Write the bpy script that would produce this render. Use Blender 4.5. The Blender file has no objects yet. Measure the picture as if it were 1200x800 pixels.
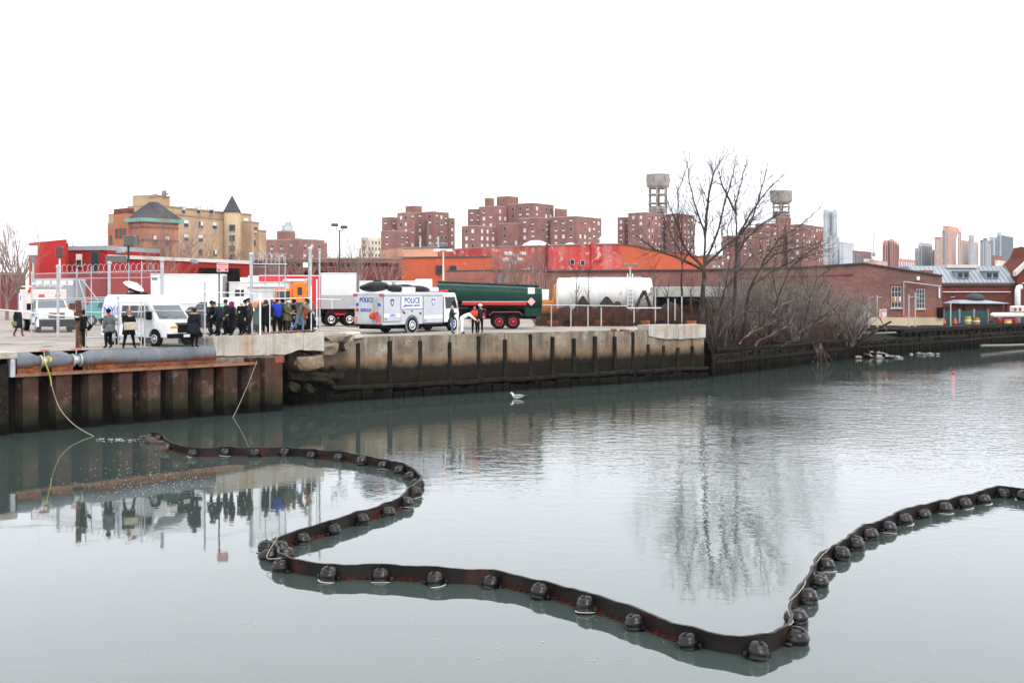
import bpy, bmesh, math, random
from mathutils import Vector, Matrix
R = math.radians
random.seed(7)
SC = bpy.context.scene
COL = SC.collection
# ------------------------------------------------------------------ camera, sky, sun, exposure
F, CX, YH, H, LZ = 1300.0, 600.0, 341.0, 6.2, 3.5      # focal length in photo pixels, principal column, horizon row, eye height, yard level
cd = bpy.data.cameras.new('camera'); cam = bpy.data.objects.new('camera', cd); COL.objects.link(cam)
cd.sensor_width = 36.0; cd.lens = 36.0 * F / 1200.0; cd.shift_y = -(400.0 - YH) / 1200.0
cd.clip_start = 0.2; cd.clip_end = 20000.0
cam.location = (0, 0, H); cam.rotation_euler = (R(90), 0, 0); SC.camera = cam
W = bpy.data.worlds.new('World'); SC.world = W; W.use_nodes = True
nt = W.node_tree; nt.nodes.clear()
SUN_EL, SUN_AZ = 48.0, 150.0
sky = nt.nodes.new('ShaderNodeTexSky'); sky.sky_type = 'NISHITA'; sky.sun_disc = False
sky.sun_elevation = R(SUN_EL); sky.sun_rotation = R(SUN_AZ); sky.air_density = 1.0; sky.dust_density = 6.0; sky.ozone_density = 1.0
hs = nt.nodes.new('ShaderNodeHueSaturation'); hs.inputs['Saturation'].default_value = 0.15
mx = nt.nodes.new('ShaderNodeMix'); mx.data_type = 'RGBA'; mx.inputs[0].default_value = 0.9       # a closed white cloud deck over the blue
mx.inputs[7].default_value = (9.7, 10.05, 10.65, 1)
bg = nt.nodes.new('ShaderNodeBackground'); bg.inputs[1].default_value = 0.1
wo = nt.nodes.new('ShaderNodeOutputWorld')
nt.links.new(sky.outputs[0], hs.inputs['Color']); nt.links.new(hs.outputs[0], mx.inputs[6])
nt.links.new(mx.outputs[2], bg.inputs[0]); nt.links.new(bg.outputs[0], wo.inputs[0])
sd = bpy.data.lights.new('sun', 'SUN'); sd.energy = 1.0; sd.angle = R(25); sd.color = (1.0, 0.97, 0.93)
sun = bpy.data.objects.new('sun', sd); COL.objects.link(sun)
_az = R(SUN_AZ); _v = Vector((math.sin(_az) * math.cos(R(SUN_EL)), math.cos(_az) * math.cos(R(SUN_EL)), math.sin(R(SUN_EL))))
sun.rotation_euler = _v.to_track_quat('Z', 'Y').to_euler(); sun.location = (0, 0, 60)
vs = SC.view_settings; vs.view_transform = 'Standard'; vs.look = 'None'; vs.exposure = 1.08; vs.gamma = 1.0; vs.use_curve_mapping = False
SC.cycles.max_bounces = 6; SC.cycles.diffuse_bounces = 2; SC.cycles.glossy_bounces = 3; SC.cycles.transparent_max_bounces = 8
SC.cycles.volume_bounces = 0; SC.cycles.caustics_reflective = False; SC.cycles.caustics_refractive = False

# ------------------------------------------------------------------ from the photo's geometry to places
def P(u, v, d): return Vector(((u - CX) / F * d, d, H - (v - YH) / F * d))
def G(u, v, z=LZ): return P(u, v, (H - z) * F / (v - YH))
def X(u, d): return (u - CX) / F * d
def Zv(v, d): return H - (v - YH) / F * d
def ray_line(u, p, q):                       # where the column u meets the plan line p-q
    k = (u - CX) / F; dx, dy = q[0] - p[0], q[1] - p[1]
    t = (k * p[1] - p[0]) / (dx - k * dy)
    return Vector((p[0] + dx * t, p[1] + dy * t, 0))

# ------------------------------------------------------------------ mesh building
class MB:
    def __init__(s): s.v = []; s.f = []; s.m = []; s.cur = 0
    def add(s, vs, fs):
        o = len(s.v); s.v.extend([tuple(x) for x in vs])
        for f in fs: s.f.append(tuple(i + o for i in f)); s.m.append(s.cur)
        return s
    def box(s, x0, x1, y0, y1, z0, z1, M=None):
        vs = [Vector((x, y, z)) for z in (z0, z1) for x, y in ((x0, y0), (x1, y0), (x1, y1), (x0, y1))]
        if M is not None: vs = [M @ q for q in vs]
        return s.add(vs, [(3, 2, 1, 0), (4, 5, 6, 7), (0, 1, 5, 4), (1, 2, 6, 5), (2, 3, 7, 6), (3, 0, 4, 7)])
    def bevbox(s, x0, x1, y0, y1, z0, z1, b=.03):
        # box with chamfered vertical and horizontal edges
        def ring(z, i): return [(x0 + i, y0, z), (x1 - i, y0, z), (x1, y0 + i, z), (x1, y1 - i, z), (x1 - i, y1, z), (x0 + i, y1, z), (x0, y1 - i, z), (x0, y0 + i, z)]
        def inr(z): return [(x0 + b, y0 + b, z), (x1 - b, y0 + b, z), (x1 - b, y0 + b, z), (x1 - b, y1 - b, z), (x1 - b, y1 - b, z), (x0 + b, y1 - b, z), (x0 + b, y1 - b, z), (x0 + b, y0 + b, z)]
        rs = [inr(z0), ring(z0 + b, b), ring(z1 - b, b), inr(z1)]
        vs = [p for r in rs for p in r]; fs = []
        for k in range(3):
            for i in range(8): fs.append((k * 8 + i, k * 8 + (i + 1) % 8, k * 8 + 8 + (i + 1) % 8, k * 8 + 8 + i))
        fs.append((7, 5, 3, 1)); fs.append((24 + 1, 24 + 3, 24 + 5, 24 + 7))
        return s.add(vs, fs)
    def quad(s, a, b, c, d): return s.add([a, b, c, d], [(0, 1, 2, 3)])
    def poly(s, pts): return s.add(pts, [tuple(range(len(pts)))])
    def extrude(s, plan, z0, z1):            # plan polygon (x, y), counter-clockwise
        n = len(plan); vs = [(p[0], p[1], z0) for p in plan] + [(p[0], p[1], z1) for p in plan]
        fs = [(i, (i + 1) % n, n + (i + 1) % n, n + i) for i in range(n)]
        fs.append(tuple(range(n - 1, -1, -1))); fs.append(tuple(range(n, 2 * n)))
        return s.add(vs, fs)
    def slab(s, pts, off):                   # polygon of 3-D points thickened by the vector off
        n = len(pts); off = Vector(off); pts = [Vector(p) for p in pts]
        vs = pts + [p + off for p in pts]
        fs = [(i, (i + 1) % n, n + (i + 1) % n, n + i) for i in range(n)]
        fs.append(tuple(range(n - 1, -1, -1))); fs.append(tuple(range(n, 2 * n)))
        return s.add(vs, fs)
    def profile(s, prof, hw):                # (x, z) outline extruded sideways, half width hw(x, z)
        n = len(prof); L = [(x, hw(x, z), z) for x, z in prof]; Rr = [(x, -hw(x, z), z) for x, z in prof]
        fs = [(i, n + i, n + (i + 1) % n, (i + 1) % n) for i in range(n)]
        fs.append(tuple(range(n))); fs.append(tuple(range(2 * n - 1, n - 1, -1)))
        return s.add(L + Rr, fs)
    def tube(s, pts, rad, n=6, cap=True):
        pts = [Vector(p) for p in pts]; m = len(pts)
        if not hasattr(rad, '__len__'): rad = [rad] * m
        t = (pts[1] - pts[0]).normalized(); up = Vector((0, 0, 1)) if abs(t.z) < .9 else Vector((1, 0, 0))
        a = t.cross(up).normalized(); vs = []
        for i in range(m):
            t = (pts[min(i + 1, m - 1)] - pts[max(i - 1, 0)])
            if t.length < 1e-9: t = Vector((0, 0, 1))
            t.normalize(); a = (a - t * a.dot(t))
            if a.length < 1e-6: a = t.orthogonal()
            a.normalize(); b = t.cross(a)
            for k in range(n):
                w = 2 * math.pi * k / n; vs.append(pts[i] + (a * math.cos(w) + b * math.sin(w)) * rad[i])
        fs = [(i * n + k, i * n + (k + 1) % n, (i + 1) * n + (k + 1) % n, (i + 1) * n + k) for i in range(m - 1) for k in range(n)]
        if cap: fs.append(tuple(range(n - 1, -1, -1))); fs.append(tuple((m - 1) * n + k for k in range(n)))
        return s.add(vs, fs)
    def lathe(s, prof, n=16, o=(0, 0, 0), axis='z', sx=1, sy=1):  # prof: (radius, height)
        vs = []; o = Vector(o)
        for r, h in prof:
            for k in range(n):
                w = 2 * math.pi * k / n; c, d = r * math.cos(w) * sx, r * math.sin(w) * sy
                q = Vector((c, d, h)) if axis == 'z' else (Vector((c, h, d)) if axis == 'y' else Vector((h, c, d)))
                vs.append(o + q)
        m = len(prof); fs = [(i * n + k, i * n + (k + 1) % n, (i + 1) * n + (k + 1) % n, (i + 1) * n + k) for i in range(m - 1) for k in range(n)]
        fs.append(tuple(range(n - 1, -1, -1))); fs.append(tuple((m - 1) * n + k for k in range(n)))
        if axis == 'y': fs = [f[::-1] for f in fs]
        return s.add(vs, fs)
    def mesh(s, name, mats, smooth=False):
        me = bpy.data.meshes.new(name); me.from_pydata(s.v, [], s.f)
        if not isinstance(mats, (list, tuple)): mats = [mats]
        for q in mats: me.materials.append(q)
        if len(mats) > 1: me.polygons.foreach_set('material_index', s.m)
        if smooth: me.polygons.foreach_set('use_smooth', [True] * len(me.polygons))
        me.update(); return me
    def build(s, name, mats, parent=None, smooth=False, loc=None, rz=None):
        return link(name, s.mesh(name, mats, smooth), parent, loc, rz)
def link(name, me, parent=None, loc=None, rz=None):
    o = bpy.data.objects.new(name, me); COL.objects.link(o)
    if parent: o.parent = parent
    if loc is not None: o.location = loc
    if rz is not None: o.rotation_euler = (0, 0, rz)
    return o
def tag(o, label=None, cat=None, group=None, kind=None):
    if label: o['label'] = label
    if cat: o['category'] = cat
    if group: o['group'] = group
    if kind: o['kind'] = kind
    return o
def thing(name, label, cat, loc=(0, 0, 0), rz=0, group=None):
    o = bpy.data.objects.new(name, None); COL.objects.link(o); o.empty_display_size = .3
    o.location = loc; o.rotation_euler = (0, 0, rz)
    return tag(o, label, cat, group)
def smooth_by_angle(o, ang=40):
    me = o.data; bm = bmesh.new(); bm.from_mesh(me)
    bmesh.ops.recalc_face_normals(bm, faces=bm.faces)
    for f in bm.faces: f.smooth = True
    for e in bm.edges:
        e.smooth = len(e.link_faces) == 2 and e.calc_face_angle(3.2) < R(ang)
    bm.to_mesh(me); bm.free(); return o
def bevel(o, w=.02, seg=1):
    m = o.modifiers.new('bevel', 'BEVEL'); m.width = w; m.segments = seg; m.limit_method = 'ANGLE'; m.angle_limit = R(35); return o
_font = None
def lettering(name, text, h, mat, parent, M, sx=1.0, bold=0.0):      # text as thin solid letters, baseline centred at M
    cu = bpy.data.curves.new('tmp', 'FONT'); cu.body = text; cu.size = h * 1.4; cu.extrude = .004; cu.offset = bold
    cu.align_x = 'CENTER'; cu.resolution_u = 2
    to = bpy.data.objects.new('tmp', cu); COL.objects.link(to); bpy.context.view_layer.update()
    me = bpy.data.meshes.new_from_object(to.evaluated_get(bpy.context.evaluated_depsgraph_get()))
    bpy.data.objects.remove(to); bpy.data.curves.remove(cu)
    me.transform(M @ Matrix.Diagonal((sx, 1, 1, 1))); me.materials.clear(); me.materials.append(mat); me.name = name
    return link(name, me, parent)
def face_mat(origin, right, up):                                     # frame for flat text: x = right, y = up
    r = Vector(right).normalized(); u = Vector(up).normalized(); n = r.cross(u)
    return Matrix(((r.x, u.x, n.x, origin[0]), (r.y, u.y, n.y, origin[1]), (r.z, u.z, n.z, origin[2]), (0, 0, 0, 1)))

# ------------------------------------------------------------------ materials
def _new(name):
    m = bpy.data.materials.new(name); m.use_nodes = True; t = m.node_tree
    b = t.nodes['Principled BSDF']; return m, t, b
def N(t, ty, **kw):
    n = t.nodes.new(ty)
    for k, v in kw.items(): setattr(n, k, v)
    return n
def mixc(t, fac, a, b, mode='MIX'):
    n = N(t, 'ShaderNodeMix', data_type='RGBA', blend_type=mode)
    for i, q in ((0, fac), (6, a), (7, b)):
        if isinstance(q, (int, float)): n.inputs[i].default_value = q
        elif isinstance(q, (tuple, list)): n.inputs[i].default_value = (*q[:3], 1)
        else: t.links.new(q, n.inputs[i])
    return n.outputs[2]
def ramp(t, src, a, b):
    n = N(t, 'ShaderNodeMapRange'); n.inputs[1].default_value = a; n.inputs[2].default_value = b
    t.links.new(src, n.inputs[0]); return n.outputs[0]
def noise(t, vec, scale, detail=4, stretch=None, rough=.55):
    if stretch:
        mp = N(t, 'ShaderNodeMapping'); mp.inputs['Scale'].default_value = stretch; t.links.new(vec, mp.inputs[0]); vec = mp.outputs[0]
    n = N(t, 'ShaderNodeTexNoise'); n.inputs['Scale'].default_value = scale; n.inputs['Detail'].default_value = detail
    n.inputs['Roughness'].default_value = rough; t.links.new(vec, n.inputs['Vector']); return n.outputs['Fac']
def deep(c):                                  # tonal contrast put into the colours: dark pigments pulled deeper
    l = max(.004, .3 * c[0] + .55 * c[1] + .15 * c[2]); f = min(1, l / .16) ** .4
    return tuple(x * f for x in c)
def pmat(name, col, rough=.7, var=.18, scale=1.5, col2=None, patch=None, streak=None, tide=None, bump=0, bscale=15, metal=0, spec=None, brick=None, fine=0):
    """principled material in world space: mottling (var/col2), patches (colour, low, high, scale), vertical streaks
    (colour, amount, scale), tide bands [(z, softness, colour)], bump, brick courses (bw, bh, mortar colour)"""
    m, t, b = _new(name); geo = N(t, 'ShaderNodeNewGeometry'); pos = geo.outputs['Position']
    col = deep(col); col2 = deep(col2) if col2 else None
    patch = [(deep(q[0]),) + tuple(q[1:]) for q in (patch or [])]; streak = [(deep(q[0]),) + tuple(q[1:]) for q in (streak or [])]; tide = [(z, w, deep(q)) for z, w, q in (tide or [])]
    n1 = noise(t, pos, scale, 5)
    c2 = col2 if col2 else tuple(min(1, c * (1 + var)) for c in col)
    c = mixc(t, ramp(t, n1, .35, .65), tuple(q * (1 - var) for q in col), c2)
    if brick:
        sep = N(t, 'ShaderNodeSeparateXYZ'); t.links.new(pos, sep.inputs[0])
        ad = N(t, 'ShaderNodeMath', operation='ADD'); t.links.new(sep.outputs[0], ad.inputs[0]); t.links.new(sep.outputs[1], ad.inputs[1])
        cb = N(t, 'ShaderNodeCombineXYZ'); t.links.new(ad.outputs[0], cb.inputs[0]); t.links.new(sep.outputs[2], cb.inputs[1])
        br = N(t, 'ShaderNodeTexBrick'); t.links.new(cb.outputs[0], br.inputs[0])
        br.inputs['Scale'].default_value = 1; br.inputs['Brick Width'].default_value = brick[0]; br.inputs['Row Height'].default_value = brick[1]
        br.inputs['Mortar Size'].default_value = .012; br.inputs['Color1'].default_value = (.8, .8, .8, 1); br.inputs['Color2'].default_value = (1.15, 1.1, 1.1, 1)
        br.inputs['Mortar'].default_value = (*brick[2], 1)
        c = mixc(t, 1.0, c, br.outputs[0], 'MULTIPLY')
    if fine:
        c = mixc(t, 1.0, c, mixc(t, noise(t, pos, 9, 6), (1 - fine,) * 3, (1 + fine,) * 3), 'MULTIPLY')
    for pt in (patch or []):
        c = mixc(t, ramp(t, noise(t, pos, pt[3], 6, rough=.65), pt[1], pt[2]), c, pt[0])
    for st in (streak or []):
        f = ramp(t, noise(t, pos, st[2], 4, stretch=(1, 1, .06), rough=.7), .5, .75)
        mu = N(t, 'ShaderNodeMath', operation='MULTIPLY'); t.links.new(f, mu.inputs[0]); mu.inputs[1].default_value = st[1]
        c = mixc(t, mu.outputs[0], c, st[0])
    if tide:
        sep = N(t, 'ShaderNodeSeparateXYZ'); t.links.new(pos, sep.inputs[0])
        nn = N(t, 'ShaderNodeMath', operation='MULTIPLY_ADD'); t.links.new(noise(t, pos, .9, 6, stretch=(1, 1, .5), rough=.7), nn.inputs[0]); nn.inputs[1].default_value = .9; t.links.new(sep.outputs[2], nn.inputs[2])
        for z, s, q in tide:
            f = ramp(t, nn.outputs[0], z + .45 + s, z + .45 - s)
            g = mixc(t, noise(t, pos, 2.2, 5), tuple(x * .55 for x in q), tuple(x * 1.5 for x in q))
            c = mixc(t, f, c, g)
    t.links.new(c, b.inputs['Base Color'])
    b.inputs['Roughness'].default_value = rough; b.inputs['Metallic'].default_value = metal; b.inputs['Specular IOR Level'].default_value = spec if spec is not None else (.06 if rough > .7 else .22)
    if bump:
        bn = N(t, 'ShaderNodeBump'); bn.inputs['Strength'].default_value = 1; bn.inputs['Distance'].default_value = bump
        t.links.new(noise(t, pos, bscale, 6), bn.inputs['Height']); t.links.new(bn.outputs[0], b.inputs['Normal'])
    return m
_pc = {}
def paint(r, g, b, rough=.35, var=.06, metal=0, dirt=.0):
    k = (round(r, 3), round(g, 3), round(b, 3), rough, var, metal, dirt)
    if k not in _pc:
        _pc[k] = pmat('paint', (r, g, b), rough, var, 2.0, metal=metal, streak=[((.12, .1, .08), dirt, 3.0)] if dirt else None)
    return _pc[k]
# ------------------------------------------------------------------ shared surfaces
M_lot = pmat('yard_concrete', (.29, .255, .225), .9, .15, .35, patch=[((.15, .135, .125), .56, .72, .25), ((.3, .28, .26), .6, .75, .9), ((.1, .09, .08), .61, .7, .5), ((.08, .07, .065), .66, .7, 1.6)], bump=.012, bscale=6, fine=.15)
M_mud = pmat('bank_mud', (.03, .023, .018), .9, .4, 1.2, patch=[((.055, .037, .028), .5, .7, 2.5)], bump=.05, bscale=5)
M_conc = pmat('old_concrete', (.225, .185, .14), .9, .2, .8, patch=[((.36, .32, .27), .58, .64, .55), ((.17, .12, .08), .56, .68, 1.3), ((.06, .05, .04), .64, .7, 2.2)], streak=[((.07, .058, .048), .95, .9), ((.2, .1, .05), .5, .5), ((.09, .08, .05), .7, 2.6)],
              tide=[(2.55, .3, (.2, .135, .085)), (2.0, .3, (.03, .024, .016)), (.9, .4, (.012, .011, .009))], bump=.03, bscale=7, fine=.25)
M_parapet = pmat('pale_concrete', (.42, .385, .33), .9, .14, .9, patch=[((.3, .26, .22), .58, .72, 1.2)], streak=[((.3, .12, .04), .8, .75), ((.2, .17, .14), .5, 1.4)], bump=.02, bscale=9, fine=.18)
M_wetwood = pmat('wet_timber', (.03, .024, .018), .75, .5, 3, patch=[((.075, .06, .045), .56, .7, 5)], tide=[(.5, .3, (.01, .009, .007))], bump=.02, bscale=12)
M_pile = pmat('old_pile_timber', (.034, .026, .019), .85, .5, 2.5, patch=[((.1, .085, .068), .62, .74, 1.7), ((.03, .034, .016), .5, .65, 1.0)], tide=[(.55, .25, (.009, .009, .007))], bump=.02, bscale=10)
M_sheet = pmat('rusty_sheet_pile', (.088, .05, .036), .85, .3, 1.2, patch=[((.17, .115, .095), .56, .68, 1.1), ((.16, .045, .022), .56, .68, .7), ((.34, .31, .28), .66, .72, 3.2)], streak=[((.02, .015, .012), .8, 1.3)],
               tide=[(1.15, .3, (.045, .042, .022)), (.55, .22, (.014, .012, .01))], bump=.015, bscale=14)
M_sheetin = pmat('rusty_shaded_pan', (.02, .014, .012), .9, .4, 1.2, patch=[((.09, .045, .03), .58, .72, 1.0)], tide=[(.7, .3, (.012, .011, .009))], bump=.015, bscale=14)  # recess shade put into a near-black copy of the rusty steel
M_rust = pmat('rust', (.22, .075, .035), .85, .35, 2.5, patch=[((.09, .04, .028), .5, .65, 1.8), ((.36, .13, .06), .6, .72, 5)], bump=.01, bscale=20)
M_beam = pmat('rusty_beam', (.24, .12, .075), .8, .3, 2, patch=[((.1, .055, .04), .55, .7, 3)], bump=.006, bscale=20)
M_pipe = pmat('grey_pipe_paint', (.125, .138, .155), .55, .12, 1.2, patch=[((.1, .085, .08), .6, .72, 2)], streak=[((.5, .5, .5), .15, 2.5)], tide=[(2.98, .12, (.16, .055, .03))], bump=.004)
M_galv = pmat('galvanised_steel', (.42, .43, .45), .45, .12, 3, metal=.3)
M_wire = pmat('chain_link_wire', (.24, .24, .24), .5, .1, 3)
M_black = pmat('black_plastic', (.014, .014, .015), .6, .1, 3, spec=.06)
M_rubber = pmat('rubber', (.02, .02, .02), .8, .2, 4)
M_glass = pmat('dark_glass', (.03, .035, .04), .08, .1, 1, spec=.35)
M_shield = pmat('windshield_glass', (.1, .13, .145), .08, .1, 1, spec=.7)  # bluish base colour carries part of the sky's reflection
M_white = paint(.74, .75, .76, .35)
M_dwhite = paint(.62, .62, .61, .45, .08, 0, .25)
M_silver = pmat('silver_paint', (.5, .52, .55), .35, .06, 1.5, metal=.35)
M_chrome = pmat('chrome', (.6, .6, .6), .2, .05, 2, metal=.9)
M_red = paint(.5, .02, .02, .35)
M_amber = paint(.8, .25, .02, .3)
M_lamp = pmat('clear_lamp', (.8, .8, .78), .12, .05, 3)

# ------------------------------------------------------------------ water
def water_material():
    m, t, b = _new('canal_water'); geo = N(t, 'ShaderNodeNewGeometry'); pos = geo.outputs['Position']
    c = mixc(t, noise(t, pos, .05, 3), (.032, .045, .04), (.044, .06, .054))
    t.links.new(c, b.inputs['Base Color']); b.inputs['Roughness'].default_value = .025; b.inputs['IOR'].default_value = 1.66
    sep = N(t, 'ShaderNodeSeparateXYZ'); t.links.new(pos, sep.inputs[0])
    def sm(src, a, bb):
        n = N(t, 'ShaderNodeMapRange', interpolation_type='SMOOTHSTEP'); n.inputs[1].default_value = a; n.inputs[2].default_value = bb; t.links.new(src, n.inputs[0]); return n.outputs[0]
    def mul(a, bb):
        n = N(t, 'ShaderNodeMath', operation='MULTIPLY')
        for i, q in ((0, a), (1, bb)):
            if isinstance(q, (int, float)): n.inputs[i].default_value = q
            else: t.links.new(q, n.inputs[i])
        return n.outputs[0]
    def add(a, bb):
        n = N(t, 'ShaderNodeMath', operation='ADD')
        for i, q in ((0, a), (1, bb)):
            if isinstance(q, (int, float)): n.inputs[i].default_value = q
            else: t.links.new(q, n.inputs[i])
        return n.outputs[0]
    # a light breeze ruffles the open reach; the water inside the boom lies still
    patchy = sm(noise(t, pos, .07, 3), .3, .6)
    wind = mul(mul(sm(sep.outputs[1], 18, 50), sm(sep.outputs[0], -12, 10)), add(mul(patchy, .75), .25))
    wind = add(wind, mul(mul(sm(sep.outputs[1], 52, 74), sm(sep.outputs[0], 3, 17)), add(mul(sm(noise(t, pos, .11, 2), .35, .6), 1.6), .5)))
    shel = N(t, 'ShaderNodeMath', operation='MULTIPLY_ADD'); t.links.new(sep.outputs[0], shel.inputs[0]); shel.inputs[1].default_value = -.8; t.links.new(sep.outputs[1], shel.inputs[2])
    lee = N(t, 'ShaderNodeMath', operation='SUBTRACT'); lee.inputs[0].default_value = 1.06; t.links.new(sm(shel.outputs[0], 50, 64), lee.inputs[1])
    wind = mul(wind, lee.outputs[0])                    # calm in the lee of the wall
    ripple = noise(t, pos, 1.5, 3, stretch=(.8, 1.2, 1), rough=.55)
    chop = noise(t, pos, 4.5, 2, stretch=(.8, 1.2, 1), rough=.5)
    swell = noise(t, pos, .7, 2)
    h = add(mul(add(mul(ripple, .034), mul(chop, .012)), add(mul(wind, 1.0), .018)), mul(swell, .0022))
    bn = N(t, 'ShaderNodeBump'); bn.inputs['Strength'].default_value = 1; bn.inputs['Distance'].default_value = 1
    t.links.new(h, bn.inputs['Height']); t.links.new(bn.outputs[0], b.inputs['Normal'])
    return m
wm = MB(); wm.quad((-260, -160, 0), (320, -160, 0), (320, 300, 0), (-260, 300, 0))
tag(wm.build('canal_water', water_material()), 'grey green canal water', None, None, 'structure')

# ------------------------------------------------------------------ ground
W1P, W1Q = (-22.0, 47.7), (-11.9, 57.6)
W2P, W2Q = (-12.15, 60.25), (14.1, 79.0)
W3 = [(14.6, 80.6), (31.4, 102.0), (43.7, 113.5), (60.0, 130.0), (120.0, 190.0)]
def along(p, q, s, back):                       # a point s metres along p-q and `back` metres behind it
    t = Vector((q[0] - p[0], q[1] - p[1])).normalized(); return (p[0] + t.x * s - t.y * back, p[1] + t.y * s + t.x * back)
L1 = math.dist(W1P, W1Q); L2 = math.dist(W2P, W2Q)
front = [(*along(W1P, W1Q, -90, .7), LZ), (*along(W1P, W1Q, -10, .7), LZ), (*along(W1P, W1Q, L1 * .5, .7), LZ), (*along(W1P, W1Q, L1, .7), LZ), (*along(W2P, W2Q, 2.0, 1.2), LZ),
         (*along(W2P, W2Q, L2 * .5, 1.0), LZ), (*along(W2P, W2Q, L2 - .2, 1.0), LZ), (14.9, 81.8, 1.35)]
for i in range(len(W3) - 1):
    for k in range(4):
        f = (k + .15) / 4; x = W3[i][0] * (1 - f) + W3[i + 1][0] * f; y = W3[i][1] * (1 - f) + W3[i + 1][1] * f
        front.append((x - .1, y + .45, 1.3 + .12 * math.sin(7 * x)))
rows = [front]; right = [i >= 7 for i in range(len(front))]
rows.append([(x - 2, y + 5, z if not r else 2.1) for (x, y, z), r in zip(front, right)])
rows.append([(x - 2, y + 10, z if not r else (2.9 if x < 24 else 2.3)) for (x, y, z), r in zip(front, right)])
rows.append([(x * 1.3 + 2, y + 50, z if not r else 2.6) for (x, y, z), r in zip(front, right)])
rows.append([(x * 1.6, y + 110, LZ) for x, y, z in front])
rows.append([(x * 70, 7000, LZ) for x, y, z in front])
gv = [p for r in rows for p in r]; n = len(front)
gm = MB(); gm.v = gv
for k in range(len(rows) - 1):
    for i in range(n - 1):
        gm.f.append((k * n + i, k * n + i + 1, (k + 1) * n + i + 1, (k + 1) * n + i)); gm.m.append(1 if (right[i + 1] and k < 3) else 0)
tag(gm.build('ground', [M_lot, M_mud]), None, None, None, 'structure')
dk = MB(); dk.box(-.2, .0, 0, .2, 0, 1)

def wall_frame(p, q): return (p[0], p[1], 0), math.atan2(q[1] - p[1], q[0] - p[0])
def s_at(u, p, q):
    w = ray_line(u, p, q); return (w - Vector((p[0], p[1], 0))).length * (1 if (w.x - p[0]) * (q[0] - p[0]) + (w.y - p[1]) * (q[1] - p[1]) > 0 else -1)
# ------------------------------------------------------------------ steel sheet pile wall on the left
loc, rz = wall_frame(W1P, W1Q)
sp = thing('sheet_pile_wall', 'rusty corrugated steel sheet pile wall holding up the yard on the left', 'retaining wall', loc, rz)
outs = [(-75, -58), (-42, -20), (-8, 8), (27, 45), (66, 84), (104, 120), (140, 155), (173, 188), (203, 220), (236, 250), (262, 278), (292, 305), (311, 331)]
for i, (a, c) in enumerate(outs):
    s0, s1 = s_at(a, W1P, W1Q), s_at(c, W1P, W1Q); th = .03; dp = .52; zt = 2.55 if c < 300 else 2.85 + random.uniform(-.1, .1)
    m = MB(); m.extrude([(s0 - .14, dp), (s0, 0), (s1, 0), (s1 + .14, dp), (s1 + .14 - th, dp + th), (s1 - th, th), (s0 + th, th), (s0 - .14 + th, dp + th)], -1.5, zt)
    m.build('sheet_pile', M_sheet, sp)
    if i + 1 < len(outs):
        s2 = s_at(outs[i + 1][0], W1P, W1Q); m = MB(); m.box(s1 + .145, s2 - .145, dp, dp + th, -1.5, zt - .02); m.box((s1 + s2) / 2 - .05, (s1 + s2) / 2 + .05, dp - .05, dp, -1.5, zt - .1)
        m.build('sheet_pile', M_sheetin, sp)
sa, sb, se = s_at(17, W1P, W1Q), s_at(300, W1P, W1Q), s_at(331, W1P, W1Q)
m = MB(); m.box(sa, sb, -.12, .62, 2.555, 2.6); m.box(sa, sb, -.13, -.1, 2.47, 2.61); m.build('waler_beam', M_beam, sp)
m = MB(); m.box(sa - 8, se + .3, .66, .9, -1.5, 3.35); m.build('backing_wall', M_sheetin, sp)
m = MB(); m.box(se - .45, se + .1, -.02, .03, 2.5, 2.86); m.build('pile_plate', M_rust, sp)
# three lengths of pipe lying along the coping, in a rusty cradle
def pipe(u0, u1, label, cone=0):
    s0, s1 = s_at(u0, W1P, W1Q), s_at(u1, W1P, W1Q); L = s1 - s0
    w = along(W1P, W1Q, s0, .27); t = thing('steel_pipe', label, 'pipe', (w[0], w[1], 2.61), rz, 'pipes along the sheet pile coping')
    r = .44
    m = MB(); pr = [(r - .05, 0), (r, 0), (r, L), (r - .05, L)]
    if cone == 1: pr = [(r, 0), (r, L - .5), (.2, L), (.15, L)]
    if cone == 2: pr = [(r, 0), (r, L - .45), (.25, L - .02), (.2, L)]
    if cone == 3: pr = [(.22, 0), (.26, .02), (r, .55), (r, L - .02), (r - .03, L), (r - .06, L), (r - .06, L - .5)]
    m.lathe(pr, 28, (0, 0, r + .02), 'x'); smooth_by_angle(m.build('pipe_shell', M_pipe, t), 35)
    m = MB(); m.box(.05, L - .1, -.36, -.33, .0, .30); m.build('cradle_plate', M_rust, t)
    k = 0.35
    while k < L - .2:
        m = MB(); m.slab([(k, -.37, .0), (k + .03, -.37, .0), (k - .09, -.40, .36), (k - .12, -.40, .36)], (0, .04, 0)); m.build('bracket', M_beam, t); k += 1.15
    return t
pipe(18, 50, 'short tapered grey pipe length at the left end of the sheet pile coping', 1)
pipe(58.5, 87, 'short grey pipe between the two flanged valves on the coping', 2)
pipe(95, 252, 'long grey steel pipe with rust along its underside on the coping', 3)
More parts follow.
